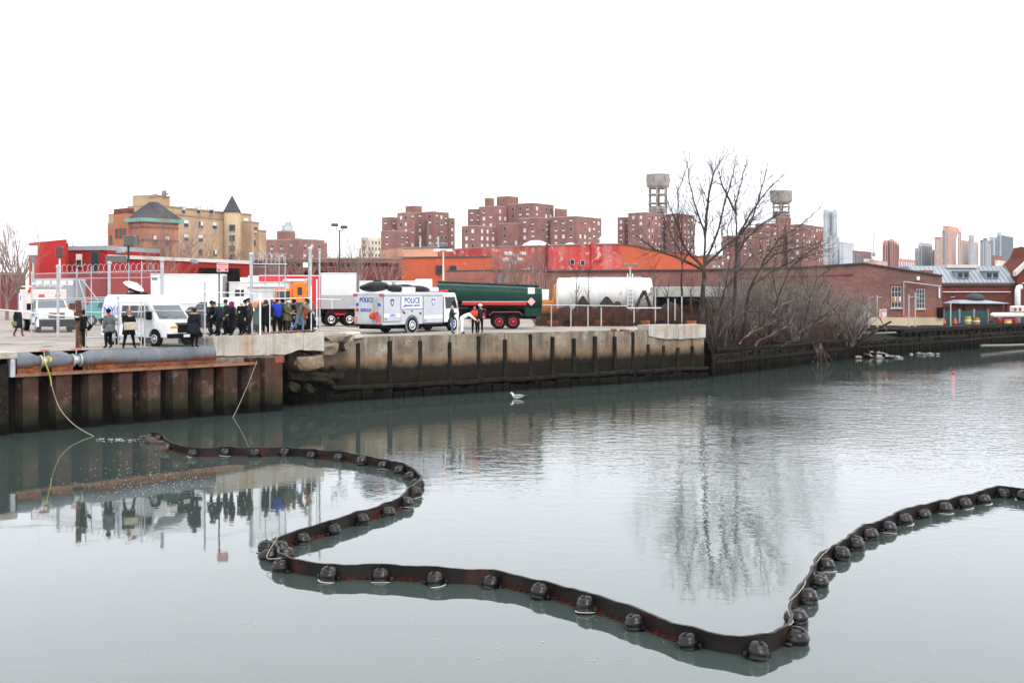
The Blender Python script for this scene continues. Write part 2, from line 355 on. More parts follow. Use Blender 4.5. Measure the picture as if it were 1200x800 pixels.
def valve(u, label):
    w = along(W1P, W1Q, s_at(u, W1P, W1Q), .2); t = thing('pipe_valve', label, 'valve', (w[0], w[1], 2.61), rz, 'valves on the coping pipe')
    m = MB(); m.lathe([(.2, -.16), (.2, .16)], 14, (0, 0, .46), 'x'); m.build('body', M_galv, t, True)
    for s in (-.2, .14): m = MB(); m.lathe([(.3, s), (.3, s + .06)], 16, (0, 0, .46), 'x'); m.build('flange', M_galv, t)
    m = MB(); m.tube([(0, 0, .6), (0, 0, .95)], .03, 6); m.build('stem', M_galv, t)
    m = MB(); pts = [(.22 * math.cos(k * math.pi / 8), .22 * math.sin(k * math.pi / 8), .97) for k in range(17)]; m.tube(pts, .025, 5, False); m.tube([(-.22, 0, .97), (.22, 0, .97)], .02, 5); m.tube([(0, -.22, .97), (0, .22, .97)], .02, 5)
    m.build('hand_wheel', paint(.55, .09, .05), t)
valve(54, 'red hand wheel valve with yellow rope tied below it')
valve(91.5, 'red hand wheel valve beside the leaning timber post')
# dark concrete end block at the left edge
s0 = s_at(-30, W1P, W1Q); s1 = s_at(17, W1P, W1Q); w = along(W1P, W1Q, s0, 0)
t = thing('bulkhead_end_block', 'dark concrete end block with pale coping slab at the left edge', 'bulkhead', (w[0], w[1], 0), rz)
m = MB(); m.box(0, s1 - s0 - .35, -.25, .66, -1.5, 3.05); m.build('block', M_wetwood, t)
m = MB(); m.bevbox(-.1, s1 - s0 - .02, -.4, .9, 3.3, 3.58, .02); m.build('coping_slab', M_parapet, t)
m = MB(); m.box(s1 - s0 - .3, s1 - s0 - .1, -.36, .0, 2.5, 3.3); m.build('bracket_post', M_galv, t)
# ropes
def rope(name, label, pts, r, mat, cat='rope'):
    m = MB(); P3 = [Vector(p) for p in pts]; out = []
    for i in range(len(P3) - 1):                        # Catmull-Rom
        a, b, c, d = P3[max(i - 1, 0)], P3[i], P3[i + 1], P3[min(i + 2, len(P3) - 1)]
        for k in range(6):
            f = k / 6; out.append(.5 * ((2 * b) + (c - a) * f + (2 * a - 5 * b + 4 * c - d) * f * f + (3 * b - a - 3 * c + d) * f ** 3))
    out.append(P3[-1]); m.tube(out, r, 5); return tag(m.build(name, mat, None, True), label, cat)
M_yrope = paint(.5, .42, .05, .8); M_prope = paint(.42, .39, .3, .8); M_wrope = paint(.7, .7, .68, .8)
def pw(u, v, back=0):
    w = ray_line(u, W1P, W1Q); d = w.y + back; return P(u, v, d)
rope('yellow_rope', 'yellow rope hitched round the valve and hanging down the wall', [pw(59, 424, -.55), pw(60, 420, -.5), pw(57, 419, -.4), pw(50.5, 420, -.45), pw(55, 430, -.45), pw(59, 443, -.3), pw(60, 452, -.3)], .035, M_yrope)
rope('mooring_line', 'thin pale line running from the yellow rope down into the water', [pw(59, 443, -.34), pw(63, 460, -.5), pw(70, 478, -.9), pw(82, 493, -1.6), pw(95, 503, -2.4), G(110, 511, .0)], .013, M_prope)
rope('hanging_line', 'pale line slanting from the coping into the water below the white pole', [pw(301, 423, -.2), pw(292, 447, -.4), pw(282, 470, -.6), G(273, 489, .0)], .011, M_prope)

# ------------------------------------------------------------------ parapet above the sheet piles
def rough_block(x0, x1, y0, y1, z0, z1, nx=8, nz=4, jit=.03, zbot=None, ztop=None, seed=1):
    """a block whose front, top edge and bottom edge are chipped; front face is y0"""
    rd = random.Random(seed); m = MB(); fr = []; bk = []
    for k in range(nz + 1):
        for i in range(nx + 1):
            x = x0 + (x1 - x0) * i / nx; b = z0 if zbot is None else zbot(i / nx); tp = z1 if ztop is None else ztop(i / nx); z = b + (tp - b) * k / nz
            e = 1.0 if k in (0, nz) else .4
            fr.append((x + (rd.uniform(-jit, jit) * .5 if 0 < i < nx else 0), y0 + rd.uniform(-jit, jit) * e + (jit * rd.random() if k == nz else 0), z + rd.uniform(-jit, jit) * (e if k in (0, nz) else 0) * .6)); bk.append((x, y1, z))
    nn = nx + 1; o = len(fr); fs = []
    for k in range(nz):
        for i in range(nx): a = k * nn + i; fs.append((a, a + 1, a + nn + 1, a + nn))
    for i in range(nx):
        a = nz * nn + i; fs.append((a, a + 1, o + a + 1, o + a)); fs.append((i + 1, i, o + i, o + i + 1))
    for k in range(nz):
        a = k * nn; fs.append((a + nn, a, o + a, o + a + nn) [::-1]); c = a + nx; fs.append((c, c + nn, o + c + nn, o + c)[::-1])
    return m.add(fr + bk, fs)
PA, PB = (X(248, 54.9), 54.9), (X(381, 60.4), 60.4)
loc, rzp = wall_frame(PA, PB); LP = math.dist(PA, PB)
pp = thing('concrete_parapet', 'low pale concrete parapet with rust stains and a broken right end', 'wall', loc, rzp)
su = lambda u: s_at(u, PA, PB)
seg = [su(250), su(262.5), su(300), su(312), su(355.5), su(380)]
for i in range(5):
    a, b = seg[i] + .008, seg[i + 1] - .008
    hi = [0, .0, .0, .02, .03][i]
    zb = [lambda f: 2.98, lambda f: 2.95 - .05 * f, lambda f: 2.9, lambda f: 2.86 + .3 * max(0, f - .35) + .06 * math.sin(9 * f), lambda f: 3.05 - .1 * f][i]
    m = rough_block(a, b, 0, .6, 2.9, 3.93 + hi, max(2, int((b - a) / .35)), 4, .018, zb, None, i); m.build('parapet_block', M_parapet, pp)
m = rough_block(su(252), su(330), .06, .6, 2.62, 2.95, 12, 2, .05, None, None, 9); m.build('footing', M_conc, pp)
def chunk(name, c, size, mat, parent=None, seed=0, nsub=1):
    rd = random.Random(seed); bm = bmesh.new(); bmesh.ops.create_icosphere(bm, subdivisions=nsub, radius=1)
    for v in bm.verts:
        f = rd.uniform(.75, 1.15); v.co = Vector((max(-.8, min(.8, v.co.x * 1.2)) * size[0] * f, max(-.8, min(.8, v.co.y * 1.2)) * size[1] * f, max(-.7, min(.7, v.co.z * 1.2)) * size[2] * f))
    me = bpy.data.meshes.new(name); bm.to_mesh(me); bm.free(); me.materials.append(mat); o = link(name, me, parent, c); return o

# ------------------------------------------------------------------ concrete bulkhead in the middle
loc, rz2 = wall_frame(W2P, W2Q); bw = thing('concrete_bulkhead', 'long stained concrete bulkhead with timber posts below the police truck', 'retaining wall', loc, rz2)
s2 = lambda u: s_at(u, W2P, W2Q)
pu = [343, 380, 424, 461.7, 497, 531.7, 565.7, 597, 626.7, 653, 678, 703, 726, 747, 765, 783, 800, 817, 831]
for i in range(len(pu) - 1):
    a, b = s2(pu[i]) + .02, s2(pu[i + 1]) - .02; off = random.uniform(-.09, .07)
    nx = max(4, min(9, int((b - a) / .3)))
    zt = (lambda f, k=i: 3.56 - (.35 * max(0, math.sin(2.2 * f + k)) if k in (1,) else 0) - (.12 * max(0, math.sin(3 * f)) if k in (13,) else 0)) if i else (lambda f: 2.7 + .15 * math.sin(5 * f))
    m = rough_block(a, b, .55 + off, 1.5, .55, 3.55, nx, 7, .05, None, zt, i + 20); m.build('concrete_panel', M_conc, bw)
    if i >= 2:
        s = s2(pu[i]); zt = random.uniform(3.1, 3.5) if i < 14 else random.uniform(2.2, 2.8)
        m = MB(); m.bevbox(s - .125, s + .125, .4, .58, .3, zt, .03); m.build('timber_post', M_pile, bw)
        m = MB(); m.box(s - .15, s + .15, .36, .4, 1.55, 1.68); m.build('post_strap', M_conc, bw)
# lower stringers and toe timbers
for i in range(len(pu) - 1):
    a, b = s2(pu[i]) + .01, s2(pu[i + 1]) - .01; dz = random.uniform(-.05, .05)
    m = MB(); m.bevbox(a, b, -.02 + random.uniform(-.05, .05), .54, .62 + dz, .84 + dz, .03); m.build('stringer', M_pile, bw)
    k = a
    while k < b - .1:
        w = min(random.uniform(.45, .8), b - k); h = .58 + random.uniform(-.22, .02) + dz
        m = MB(); m.box(k + .02, k + w - .02, .02 + random.uniform(-.06, .12), .5, -1, h); m.build('toe_timber', M_wetwood, bw); k += w
m = MB(); m.box(s2(343) - 2.2, s2(380), 1.35, 1.45, -1, 3.3); m.build('recess_back', M_wetwood, bw)
m = MB(); m.box(s2(428), s2(560), .50, .58, 1.52, 1.57); m.box(s2(590), s2(830), .50, .58, 1.5, 1.55); m.build('tie_rail', M_pile, bw)
# raised cracked parapet at the right end of the concrete
rp = thing('raised_parapet', 'raised cracked concrete parapet block at the end of the bulkhead', 'wall', loc, rz2)
m = rough_block(s2(765.5), s2(800), .42, 1.6, 3.0, 3.86, 7, 4, .02, lambda f: 3.12 - .5 * f if f < .5 else 2.87, None, 3); m.build('parapet_block', M_parapet, rp)
m = rough_block(s2(800) + .03, s2(832), .42, 1.6, 2.9, 3.82, 6, 4, .02, lambda f: 2.83 + .05 * f, None, 4); m.build('parapet_block', M_parapet, rp)
# broken blocks between parapet and bulkhead
for k, (u, v, d, sz, lab) in enumerate([(362, 425, 59.6, (.95, .5, .5), 'broken concrete lump hanging below the parapet crack'), (394, 397, 61.6, (.9, .6, .3), 'jagged broken slab edge at the end of the parapet'),
                                       (411, 392.5, 63.2, (.7, .5, .2), 'pale broken slab lying on the bulkhead edge'), (383, 408, 61.0, (.6, .5, .45), 'brown broken concrete lump under the jagged slab')]):
    o = chunk('concrete_lump', P(u, v, d), sz, M_parapet if k == 2 else M_conc, None, k + 3, 2); o.rotation_euler = (.1 * k, -.08, rz2 + .1); tag(o, lab, 'rubble', 'broken concrete at the wall')
M_moss = pmat('mossy_concrete', (.055, .048, .034), .95, .4, 2, patch=[((.03, .034, .015), .5, .62, 2), ((.12, .1, .075), .62, .7, 3)], tide=[(.8, .3, (.015, .014, .01))], bump=.05, bscale=8)
for k, (u, v, d, sz, lab) in enumerate([(350, 440, 59.9, (.6, .4, .35), 'mossy fallen lump in the gap at the end of the steel piling'), (372, 441, 60.75, (1.1, .4, .3), 'wide mossy lump below the broken parapet'), (395, 436, 61.9, (.8, .3, .45), 'mossy lump against the first bulkhead panel'), (345, 453, 59.6, (.5, .4, .3), 'small dark lump deep in the gap by the piling'), (362, 455, 59.9, (.8, .4, .25), 'low mossy lump just above the water by the piling'), (386, 451, 61.1, (.9, .35, .22), 'flat mossy lump on the lower stringer'), (404, 404, 62.2, (.5, .35, .5), 'tan crumbled lump at the broken wall edge')]):
    o = chunk('concrete_lump', P(u, v, d), sz, M_moss if k < 6 else M_conc, None, k + 33, 2); o.rotation_euler = (.15 * k, .1, rz2 + .3 * k); tag(o, lab, 'rubble', 'broken concrete at the wall')
for k, (u, v) in enumerate([(719, 388.5), (729.5, 388.8)]):
    o = chunk('stone', G(u, v, LZ) + Vector((0, 0, .1)), (.25, .2, .14), M_rust, None, k); tag(o, ['larger rusty stone on the bulkhead edge', 'smaller rusty stone on the bulkhead edge'][k], 'stone', 'stones on the wall edge')

# ------------------------------------------------------------------ timber pile bulkhead on the right
tb = thing('timber_bulkhead', 'low black timber pile bulkhead along the overgrown bank', 'retaining wall', (W3[0][0], W3[0][1], 0), 0)
base = Vector((W3[0][0], W3[0][1], 0)); npile = 0
pile_mesh = []
for k in range(5):
    m = MB(); h = 1.35 + .12 * k * random.uniform(-.5, 1); r = .15
    m.lathe([(r * 1.05, -1.2), (r, 0), (r * .97, h - .08), (r * .8, h)], 7, (0, 0, 0)); pile_mesh.append(m.mesh('timber_pile', M_pile))
for i in range(len(W3) - 1):
    a, b = Vector((*W3[i], 0)), Vector((*W3[i + 1], 0)); L = (b - a).length; s = 0; t = (b - a).normalized()
    while s < L and npile < 230:
        if i == 3 and s > 16: break
        q = a + t * s + Vector((t.y, -t.x, 0)) * random.uniform(-.05, .08)
        o = link('timber_pile', random.choice(pile_mesh), tb, q - base, random.uniform(0, 6)); o.scale = (random.uniform(.85, 1.2),) * 2 + (random.uniform(.9, 1.08),)
        s += random.uniform(.36, .46) if i < 1 else random.uniform(.5, .66); npile += 1
    n2 = Vector((t.y, -t.x, 0)); ang = math.atan2(t.y, t.x); s = 0
    while s < min(L, 20 if i == 3 else 99) - 1:
        l = min(random.uniform(4, 7), L - s); q = a + t * s + n2 * .22 - base
        m = MB(); m.bevbox(0, l - .08, -.08, .08, .92, 1.12, .02); o = m.build('wale', M_pile, tb, False, q, ang); 
        m = MB(); m.bevbox(.1, l - .2, .2, .5, 1.38, 1.58, .03); o = m.build('cap_timber', M_pile, tb, False, q + Vector((0, 0, random.uniform(-.06, .06))), ang + random.uniform(-.01, .01)); s += l
# ground apron behind the piles
# timber pier deck in front of the brick warehouse
PC, PD = (X(1058, 111.0), 111.0), (X(1215, 134.0), 134.0)
loc, rz4 = wall_frame(PC, PD); LPR = math.dist(PC, PD)
pr = thing('timber_pier', 'black timber pier deck on posts in front of the brick warehouse', 'pier', (loc[0], loc[1], 0), rz4)
m = MB(); m.box(0, LPR, .3, 5.5, 2.25, 2.34); m.build('deck', M_pile, pr)
s = 0
while s < LPR:
    l = min(5.2, LPR - s); m = MB(); m.bevbox(s + .02, s + l - .02, -.05, .25, 2.02, 2.42, .03); m.build('edge_beam', M_wetwood, pr); s += l
s = .3
while s < LPR:
    m = MB(); m.lathe([(.15, .9), (.14, 2.05)], 7, (s, .12, 0)); m.build('post', M_wetwood, pr); s += 1.35
m = MB(); m.box(0, LPR, 1.6, 1.7, .9, 2.2); m.build('dark_backing', M_wetwood, pr)  # dark sheet behind the posts, under the deck
# fallen timbers along the bank
for k, (u0, v0, u1, v1, d0, d1, r, lab) in enumerate([(838, 410, 935, 404, 83, 92, .2, 'long mossy fallen timber lying along the bank foot'), (905, 401, 1010, 398, 90, 101, .16, 'fallen grey timber on the bank behind the mossy one'),
        (1003, 402, 1036, 381, 101, 104, .13, 'blackened timber propped steeply on the bank'), (1010, 393, 1044, 377, 104, 106, .12, 'blackened timber propped behind the steep one'),
        (1150, 405, 1215, 403, 116, 124, .14, 'grey driftwood log floating by the right bank'), (1008, 390, 1050, 389.5, 103, 106, .1, 'short pale board lying across the propped timbers'),
        (880, 408, 960, 401, 87, 95, .14, 'dark timber half sunk in the bank mud')]):
    a, b = P(u0, v0, d0), P(u1, v1, d1); m = MB(); mid = (a + b) / 2 + Vector((0, 0, -.05)); m.tube([Vector((0, 0, 0)), mid - a, b - a], [r, r * .95, r * .8], 7)
    tag(m.build('fallen_timber', M_pile if k not in (4, 5) else paint(.2, .18, .16, .9), None, False, a), lab, 'timber', 'fallen timbers on the bank')
# ------------------------------------------------------------------ buildings
def bmat(name, col, var=.12, rough=.9, **kw): return pmat(name, col, rough, var, .35, **kw)
M_proj = bmat('project_brick', (.23, .105, .086), .16, fine=.12)
M_proj2 = bmat('project_brick_pale', (.255, .12, .1), .16, fine=.12)
M_cop = bmat('pale_coping', (.3, .24, .22))
M_roofd = bmat('roof_felt', (.1, .095, .095))
M_tan = bmat('tan_brick', (.39, .28, .17), .08, fine=.06)
M_tanline = bmat('tan_band', (.3, .2, .12))
M_orbrick = bmat('orange_brick', (.36, .15, .08), .12, fine=.1)
M_brownst = bmat('brownstone', (.2, .07, .055), .15)
M_slate = bmat('slate', (.075, .08, .088), .15)
M_copper = bmat('verdigris', (.16, .3, .25), .15)
M_redp = bmat('red_painted_wall', (.4, .03, .028), .1, patch=[((.36, .12, .1), .62, .74, 1.3)], streak=[((.5, .28, .25), .35, .7)])
M_redp2 = bmat('dark_red_painted_wall', (.31, .023, .022), .1)
M_maroon = bmat('maroon_wall', (.2, .05, .055), .15, fine=.1)
M_brband = bmat('pinkish_brick', (.33, .13, .1), .14, brick=(.5, .16, (.95, .9, .9)))
M_orange = bmat('orange_painted_wall', (.43, .09, .045), .08, patch=[((.42, .1, .05), .55, .7, .3), ((.5, .2, .12), .6, .7, .8)], streak=[((.3, .09, .05), .5, .5)], fine=.15)
M_redworn = bmat('worn_red_paint', (.42, .05, .045), .2, patch=[((.45, .14, .12), .5, .66, .25), ((.55, .36, .33), .57, .63, .9), ((.28, .03, .03), .6, .72, .3)], streak=[((.5, .3, .28), .5, .5)], fine=.25)
M_salmon = bmat('salmon_wall', (.6, .3, .2), .06)
M_ware = bmat('warehouse_brick', (.205, .108, .088), .2, brick=(.45, .15, (.9, .85, .85)), patch=[((.3, .13, .1), .58, .72, .5), ((.13, .05, .035), .6, .75, .35)], fine=.18)
M_warelow = bmat('warehouse_red_patch', (.27, .1, .065), .18, fine=.15)
M_plinth = bmat('plinth_concrete', (.46, .37, .26), .14, fine=.12)
M_pow = bmat('powerhouse_brick', (.16, .045, .035), .18, fine=.15)
M_zinc = bmat('grey_metal_roof', (.25, .27, .3), .08, rough=.6)
M_stone = bmat('pale_stone', (.52, .47, .42), .1)
M_glassbl = pmat('blue_glass', (.42, .46, .52), .2, .1, .05)
M_grey = bmat('grey_facade', (.33, .34, .35)); M_greyd = bmat('dark_grey_facade', (.17, .18, .2)); M_cream = bmat('cream_facade', (.62, .57, .47))
M_far_red = bmat('far_red_brick', (.4, .21, .18)); M_far_or = bmat('far_orange_brick', (.5, .25, .18)); M_pinkf = bmat('far_pink', (.48, .28, .24))
M_tank = bmat('tank_concrete', (.3, .265, .235), .12)
M_pane = pmat('window_glass', (.035, .04, .045), .12, .2, .5); M_blind = bmat('window_blind', (.62, .6, .57), .15); M_frame = bmat('window_frame', (.34, .32, .3))
M_dark = bmat('dark_opening', (.02, .012, .012))

def win_mesh(w, h, kind, fm=None, t=.06):
    fm = fm or M_frame; m = MB(); m.box(-w / 2, w / 2, -t, .02, 0, h)            # frame body
    m.cur = 1; e = min(w, h) * .1
    if kind == 'dark': m.box(-w / 2 + e, w / 2 - e, -t - .03, -t, e, h - e)
    elif kind == 'half': m.box(-w / 2 + e, w / 2 - e, -t - .03, -t, e, h * .52); m.cur = 2; m.box(-w / 2 + e, w / 2 - e, -t - .03, -t, h * .56, h - e)
    elif kind == 'ac': m.box(-w / 2 + e, w / 2 - e, -t - .03, -t, h * .42, h - e); m.cur = 2; m.box(-w * .32, w * .32, -t - .25, -t, e, h * .38)
    elif kind == 'split': m.box(-w / 2 + e, -e / 2, -t - .03, -t, e, h - e); m.cur = 2; m.box(e / 2, w / 2 - e, -t - .03, -t, h * .4, h - e); m.cur = 1; m.box(e / 2, w / 2 - e, -t - .03, -t, e, h * .38)
    else: m.cur = 2; m.box(-w / 2 + e, w / 2 - e, -t - .03, -t, e, h - e)
    return m.mesh('window', [fm, M_pane, M_blind])
def wins(w, h, kinds, fm=None): return [win_mesh(w, h, k, fm) for k in kinds]
def facade(root, pa, pb, z0, z1, pitch, floor, meshes, rd, skip=.08, margin=.8, top=1.0, hmin=None, pairs=False):
    """windows on the wall pa -> pb (left to right seen from outside); rows count down from the roof"""
    pa, pb = Vector(pa).to_2d(), Vector(pb).to_2d(); L = (pb - pa).length; t = (pb - pa) / L; n = Vector((t.y, -t.x)); rz = math.atan2(t.y, t.x)
    nc = int((L - 2 * margin) / pitch + .5)
    if nc < 1:
        if L > 2.2: nc = 1
        else: return
    z = z1 - top - floor * .72; bx = root.location
    while z > (hmin if hmin is not None else z0):
        for c in range(nc):
            if rd.random() < skip: continue
            s = L / 2 + (c - (nc - 1) / 2) * (L - 2 * margin) / nc; q = pa + t * s + n * .03
            o = link('window', rd.choice(meshes), root, (q.x - bx.x, q.y - bx.y, z - bx.z), rz)
        z -= floor
def cblock(root, uL, uC, uR, d, z1, ang=35, mat=None, z0=LZ, roof=M_roofd, cop=M_cop, name='wall'):
    """rectangular block seen on its near corner: left face uL-uC, right face uC-uR"""
    a = R(ang); C = Vector((X(uC, d), d))
    def hit(u, dx, dy): k = (u - CX) / F; s = (k * C.y - C.x) / (dx - k * dy); return Vector((C.x + dx * s, C.y + dy * s))
    A = hit(uL, -math.cos(a), math.sin(a)); B = hit(uR, math.sin(a), math.cos(a)); D = A + B - C; b = Vector(root.location)
    pl = [A, C, B, D]; m = MB(); m.extrude([(p.x - b.x, p.y - b.y) for p in pl], z0 - b.z, z1 - b.z); m.build(name, mat, root)
    cen = (A + B) / 2; m = MB(); m.extrude([((p.x - cen.x) * 1.012 + cen.x - b.x, (p.y - cen.y) * 1.012 + cen.y - b.y) for p in pl], z1 - b.z + .004, z1 - b.z + .35); m.build('coping', cop, root)
    return A, C, B
def wblock(root, uA, dA, uB, dB, depth, z1, mat, z0=LZ, z1b=None, cop=None, name='wall', coph=.3):
    """block behind the wall uA-uB, extruded away by depth; the top may slope from z1 to z1b"""
    A, B = Vector((X(uA, dA), dA)), Vector((X(uB, dB), dB)); t = (B - A).normalized(); n = Vector((-t.y, t.x)) * depth; b = Vector(root.location); z1b = z1 if z1b is None else z1b
    pts = [(A.x, A.y, z0), (B.x, B.y, z0), (B.x, B.y, z1b), (A.x, A.y, z1)]
    m = MB(); m.slab([(p[0] - b.x, p[1] - b.y, p[2] - b.z) for p in pts][::-1], (n.x, n.y, 0)); o = m.build(name, mat, root)
    if cop:
        e = n.normalized() * -.15; pts = [(A.x + e.x, A.y + e.y, z1 + .004), (B.x + e.x, B.y + e.y, z1b + .004), (B.x + e.x, B.y + e.y, z1b + coph), (A.x + e.x, A.y + e.y, z1 + coph)]
        m = MB(); n2 = n * 1.01; m.slab([(p[0] - b.x, p[1] - b.y, p[2] - b.z) for p in pts][::-1], (n2.x, n2.y, 0)); m.build('coping', cop, root)
    return A, B
def bld(name, label, u, d, cat='building', group=None): return thing(name, label, cat, (X(u, d), d, LZ), 0, group)

rd = random.Random(5)
PW = wins(1.25, 1.55, ['half', 'ac', 'blind', 'half', 'dark', 'ac', 'blind'])
def project(name, label, blocks, um, dm, floor=2.75):
    root = bld(name, label, um, dm, 'apartment block', 'brick apartment towers behind the warehouses')
    for uL, uC, uR, v, d, w in blocks:
        z1 = Zv(v, d); mt = M_proj if w != 2 else M_proj2
        A, C, B = cblock(root, uL, uC, uR, d, z1, 36, mt)
        if w:
            facade(root, A, C, 0, z1, 3.3, floor, PW, rd, .07, .9, .6, Zv(306, d)); facade(root, C, B, 0, z1, 3.3, floor, PW, rd, .12, .7, .6, Zv(306, d))
    return root
pa_ = project('brick_apartment_block', 'stepped brown brick apartment block with small rooftop hut, left of the wide one',
    [(446.5, 461, 481, 271, 440, 1), (447.5, 456.5, 466, 255, 452, 1), (465.5, 480.5, 486, 249.5, 446, 2), (485, 499.5, 510, 249, 455, 1), (500, 508, 526, 248.5, 448, 1), (525, 526.5, 533, 256, 455, 1), (475, 486.5, 494.5, 241.8, 460, 0)], 490, 450)
pb_ = project('brick_apartment_block', 'widest brown brick apartment block with stepped roofs and rooftop huts',
    [(541, 560, 582, 265, 420, 1), (548, 558, 562, 245.5, 440, 1), (561, 581.5, 596, 242, 436, 2), (595, 625, 649, 238.5, 434, 1), (584, 600.5, 608, 262, 424, 1), (608, 631.5, 645, 255.5, 422, 1), (632, 650, 660, 256, 430, 1),
     (645, 676, 705, 254, 418, 1), (568, 573, 579, 232.5, 446, 0), (582, 596, 607.5, 230.5, 446, 0), (650, 652, 664.5, 245, 442, 0)], 620, 430)
pc_ = project('brick_apartment_block', 'brown brick apartment block carrying the taller rooftop water tower', [(723.5, 732, 737, 255, 486, 1), (736, 757.5, 783, 249.5, 476, 2), (781, 795, 814, 251, 482, 1)], 768, 480)
pd_ = project('brick_apartment_block', 'brown brick apartment block behind the bare trees with shorter water tower', [(847, 860, 872, 277, 530, 1), (868, 885, 893, 267, 524, 1), (885, 915, 925, 262, 518, 2), (923, 940, 965, 263.5, 512, 1), (909, 918, 927, 255, 528, 0)], 905, 520)
for root, pts in ((pa_, [(490, 236, 463), (502, 262, 445)]), (pb_, [(605.5, 222, 450), (650, 246, 440)])):
    for u, v, d in pts:
        q = P(u, v, d) - Vector(root.location); m = MB(); m.tube([(q.x, q.y, q.z - 5), (q.x, q.y, q.z)], .12, 5); m.build('mast', M_greyd, root)
def water_tower(label, uL, uR, vt, vb, vbase, d):
    uc = (uL + uR) / 2; r = X(uR, d) - X(uc, d); zb = Zv(vbase, d); root = thing('water_tower', label, 'water tower', (X(uc, d), d, zb), 0, 'rooftop water towers'); zt, z0 = Zv(vt, d) - zb, Zv(vb, d) - zb
    m = MB(); m.lathe([(r * .7, z0 - 1.0), (r * .96, z0), (r, z0 + .4), (r, zt - .5), (r * 1.03, zt - .45), (r * 1.03, zt)], 18); smooth_by_angle(m.build('tank', M_tank, root), 30)
    for k in range(18):
        w = 2 * math.pi * k / 18
        if k % 3 == 0: m = MB(); Mx = Matrix.Rotation(w, 4, 'Z'); m.box(r - .02, r + .08, -.5, .5, z0 + (zt - z0) * .35, z0 + (zt - z0) * .8, Mx); m.build('slot', M_greyd, root)
    for k in range(6):
        w = 2 * math.pi * (k + .25) / 6; c, s = math.cos(w) * r * .8, math.sin(w) * r * .8; m = MB(); m.tube([(c, s, 0), (c, s, z0)], .4, 6); m.build('leg', M_tank, root)
    m = MB(); m.lathe([(.9, 0), (.9, z0)], 8); m.build('riser', M_tank, root)
    for f in (.35, .68):
        m = MB(); m.lathe([(r * .72, z0 * f), (r * .86, z0 * f), (r * .86, z0 * f + .5), (r * .72, z0 * f + .5)], 12); m.build('ring_beam', M_tank, root)
    m = MB(); m.lathe([(r * .75, 0), (r * .85, 1.8), (r * .5, 3.2)], 12); m.build('base_drum', M_tank, root)
water_tower('taller concrete water tower standing on the middle apartment block', 757.5, 784.5, 204.5, 219, 250, 492)
water_tower('shorter concrete water tower seen through the bare trees', 903, 928, 224, 237, 256, 535)

# tan building with the conical turret
tan = bld('tan_brick_building', 'tan brick building with round turret and grey conical roof', 250, 232)
TW = wins(1.5, 1.6, ['half', 'split', 'dark', 'half', 'ac', 'split'])
A, B = wblock(tan, 186, 221, 264, 238, 14, Zv(252, 226), M_tan, z1b=Zv(252, 226) - .3, cop=M_tanline)
facade(tan, A, B, 0, Zv(253, 226), 3.9, 2.9, TW, rd, .12, 1.2, .2, Zv(306, 232))
wblock(tan, 188, 222.5, 263, 239.5, 9, Zv(241.5, 222), M_tan, z1b=Zv(241.5, 222) - .2, cop=M_tanline, z0=Zv(253, 226) + .3)
for u in (214, 232, 247): 
    d = 221 + (u - 186) * .22 + 1.2; o = link('window', TW[0], tan, Vector((X(u, d), d - .3, Zv(251, d))) - tan.location, .2)
A, B = wblock(tan, 281, 243, 295, 246, 12, Zv(251, 243), M_tan, cop=M_tanline); facade(tan, A, B, 0, Zv(251, 243), 4.2, 2.9, TW, rd, .05, .5, .2, Zv(306, 243))
A, B = wblock(tan, 295, 242.5, 303.5, 245, 12, Zv(261.5, 244), M_tan, cop=M_tanline); facade(tan, A, B, 0, Zv(261.5, 244), 2.6, 2.9, TW, rd, .0, .3, .2, Zv(306, 243))
wblock(tan, 303.5, 243.5, 312, 246, 12, Zv(271, 244), M_tan, cop=M_tanline)
wblock(tan, 184, 226, 199, 230, 6, Zv(231, 228), M_tan, cop=M_tanline); wblock(tan, 175, 226.5, 184, 226.1, 5, Zv(232.5, 228), M_tan, cop=M_tanline)
for u, v0, v1 in ((190, 232, 228), (178, 233, 229)):
    q0 = P(u, v0, 228) - tan.location; q1 = P(u, v1, 228) - tan.location; m = MB(); m.tube([q0, q1, q1 + Vector((1.2, 0, .1))], .22, 6); m.build('vent_pipe', M_greyd, tan)
q = P(192.5, 228, 228) - tan.location; m = MB(); m.lathe([(.3, -.5), (.5, 0), (.5, .7), (.2, .9)], 8, q); m.build('roof_fan', M_greyd, tan)
tw = Vector((X(272, 238), 238, 0)) - tan.location; r = X(281.7, 238) - X(272, 238); tw.z = 0
m = MB(); m.lathe([(r, 0), (r, Zv(248.5, 238) - LZ)], 20, tw); m.build('turret', M_tan, tan, True)
m = MB(); m.lathe([(r * 1.08, Zv(249, 238) - LZ), (r * 1.0, Zv(247, 238) - LZ), (.05, Zv(229, 238) - LZ)], 20, tw); smooth_by_angle(m.build('turret_roof', M_slate, tan), 40)
for v in (272, 284, 296, 306):
    o = link('window', TW[2], tan, tw + Vector((.25 * r, -r - .0, Zv(v, 238) - LZ)), .2)
for u in (190.5, 246): m = MB(); d = 222 + (u - 186) * .21; q = P(u, 252, d) - tan.location; m.tube([(q.x, q.y - .3, q.z), (q.x, q.y - .3, 0)], .16, 5); m.build('drain_pipe', M_greyd, tan)
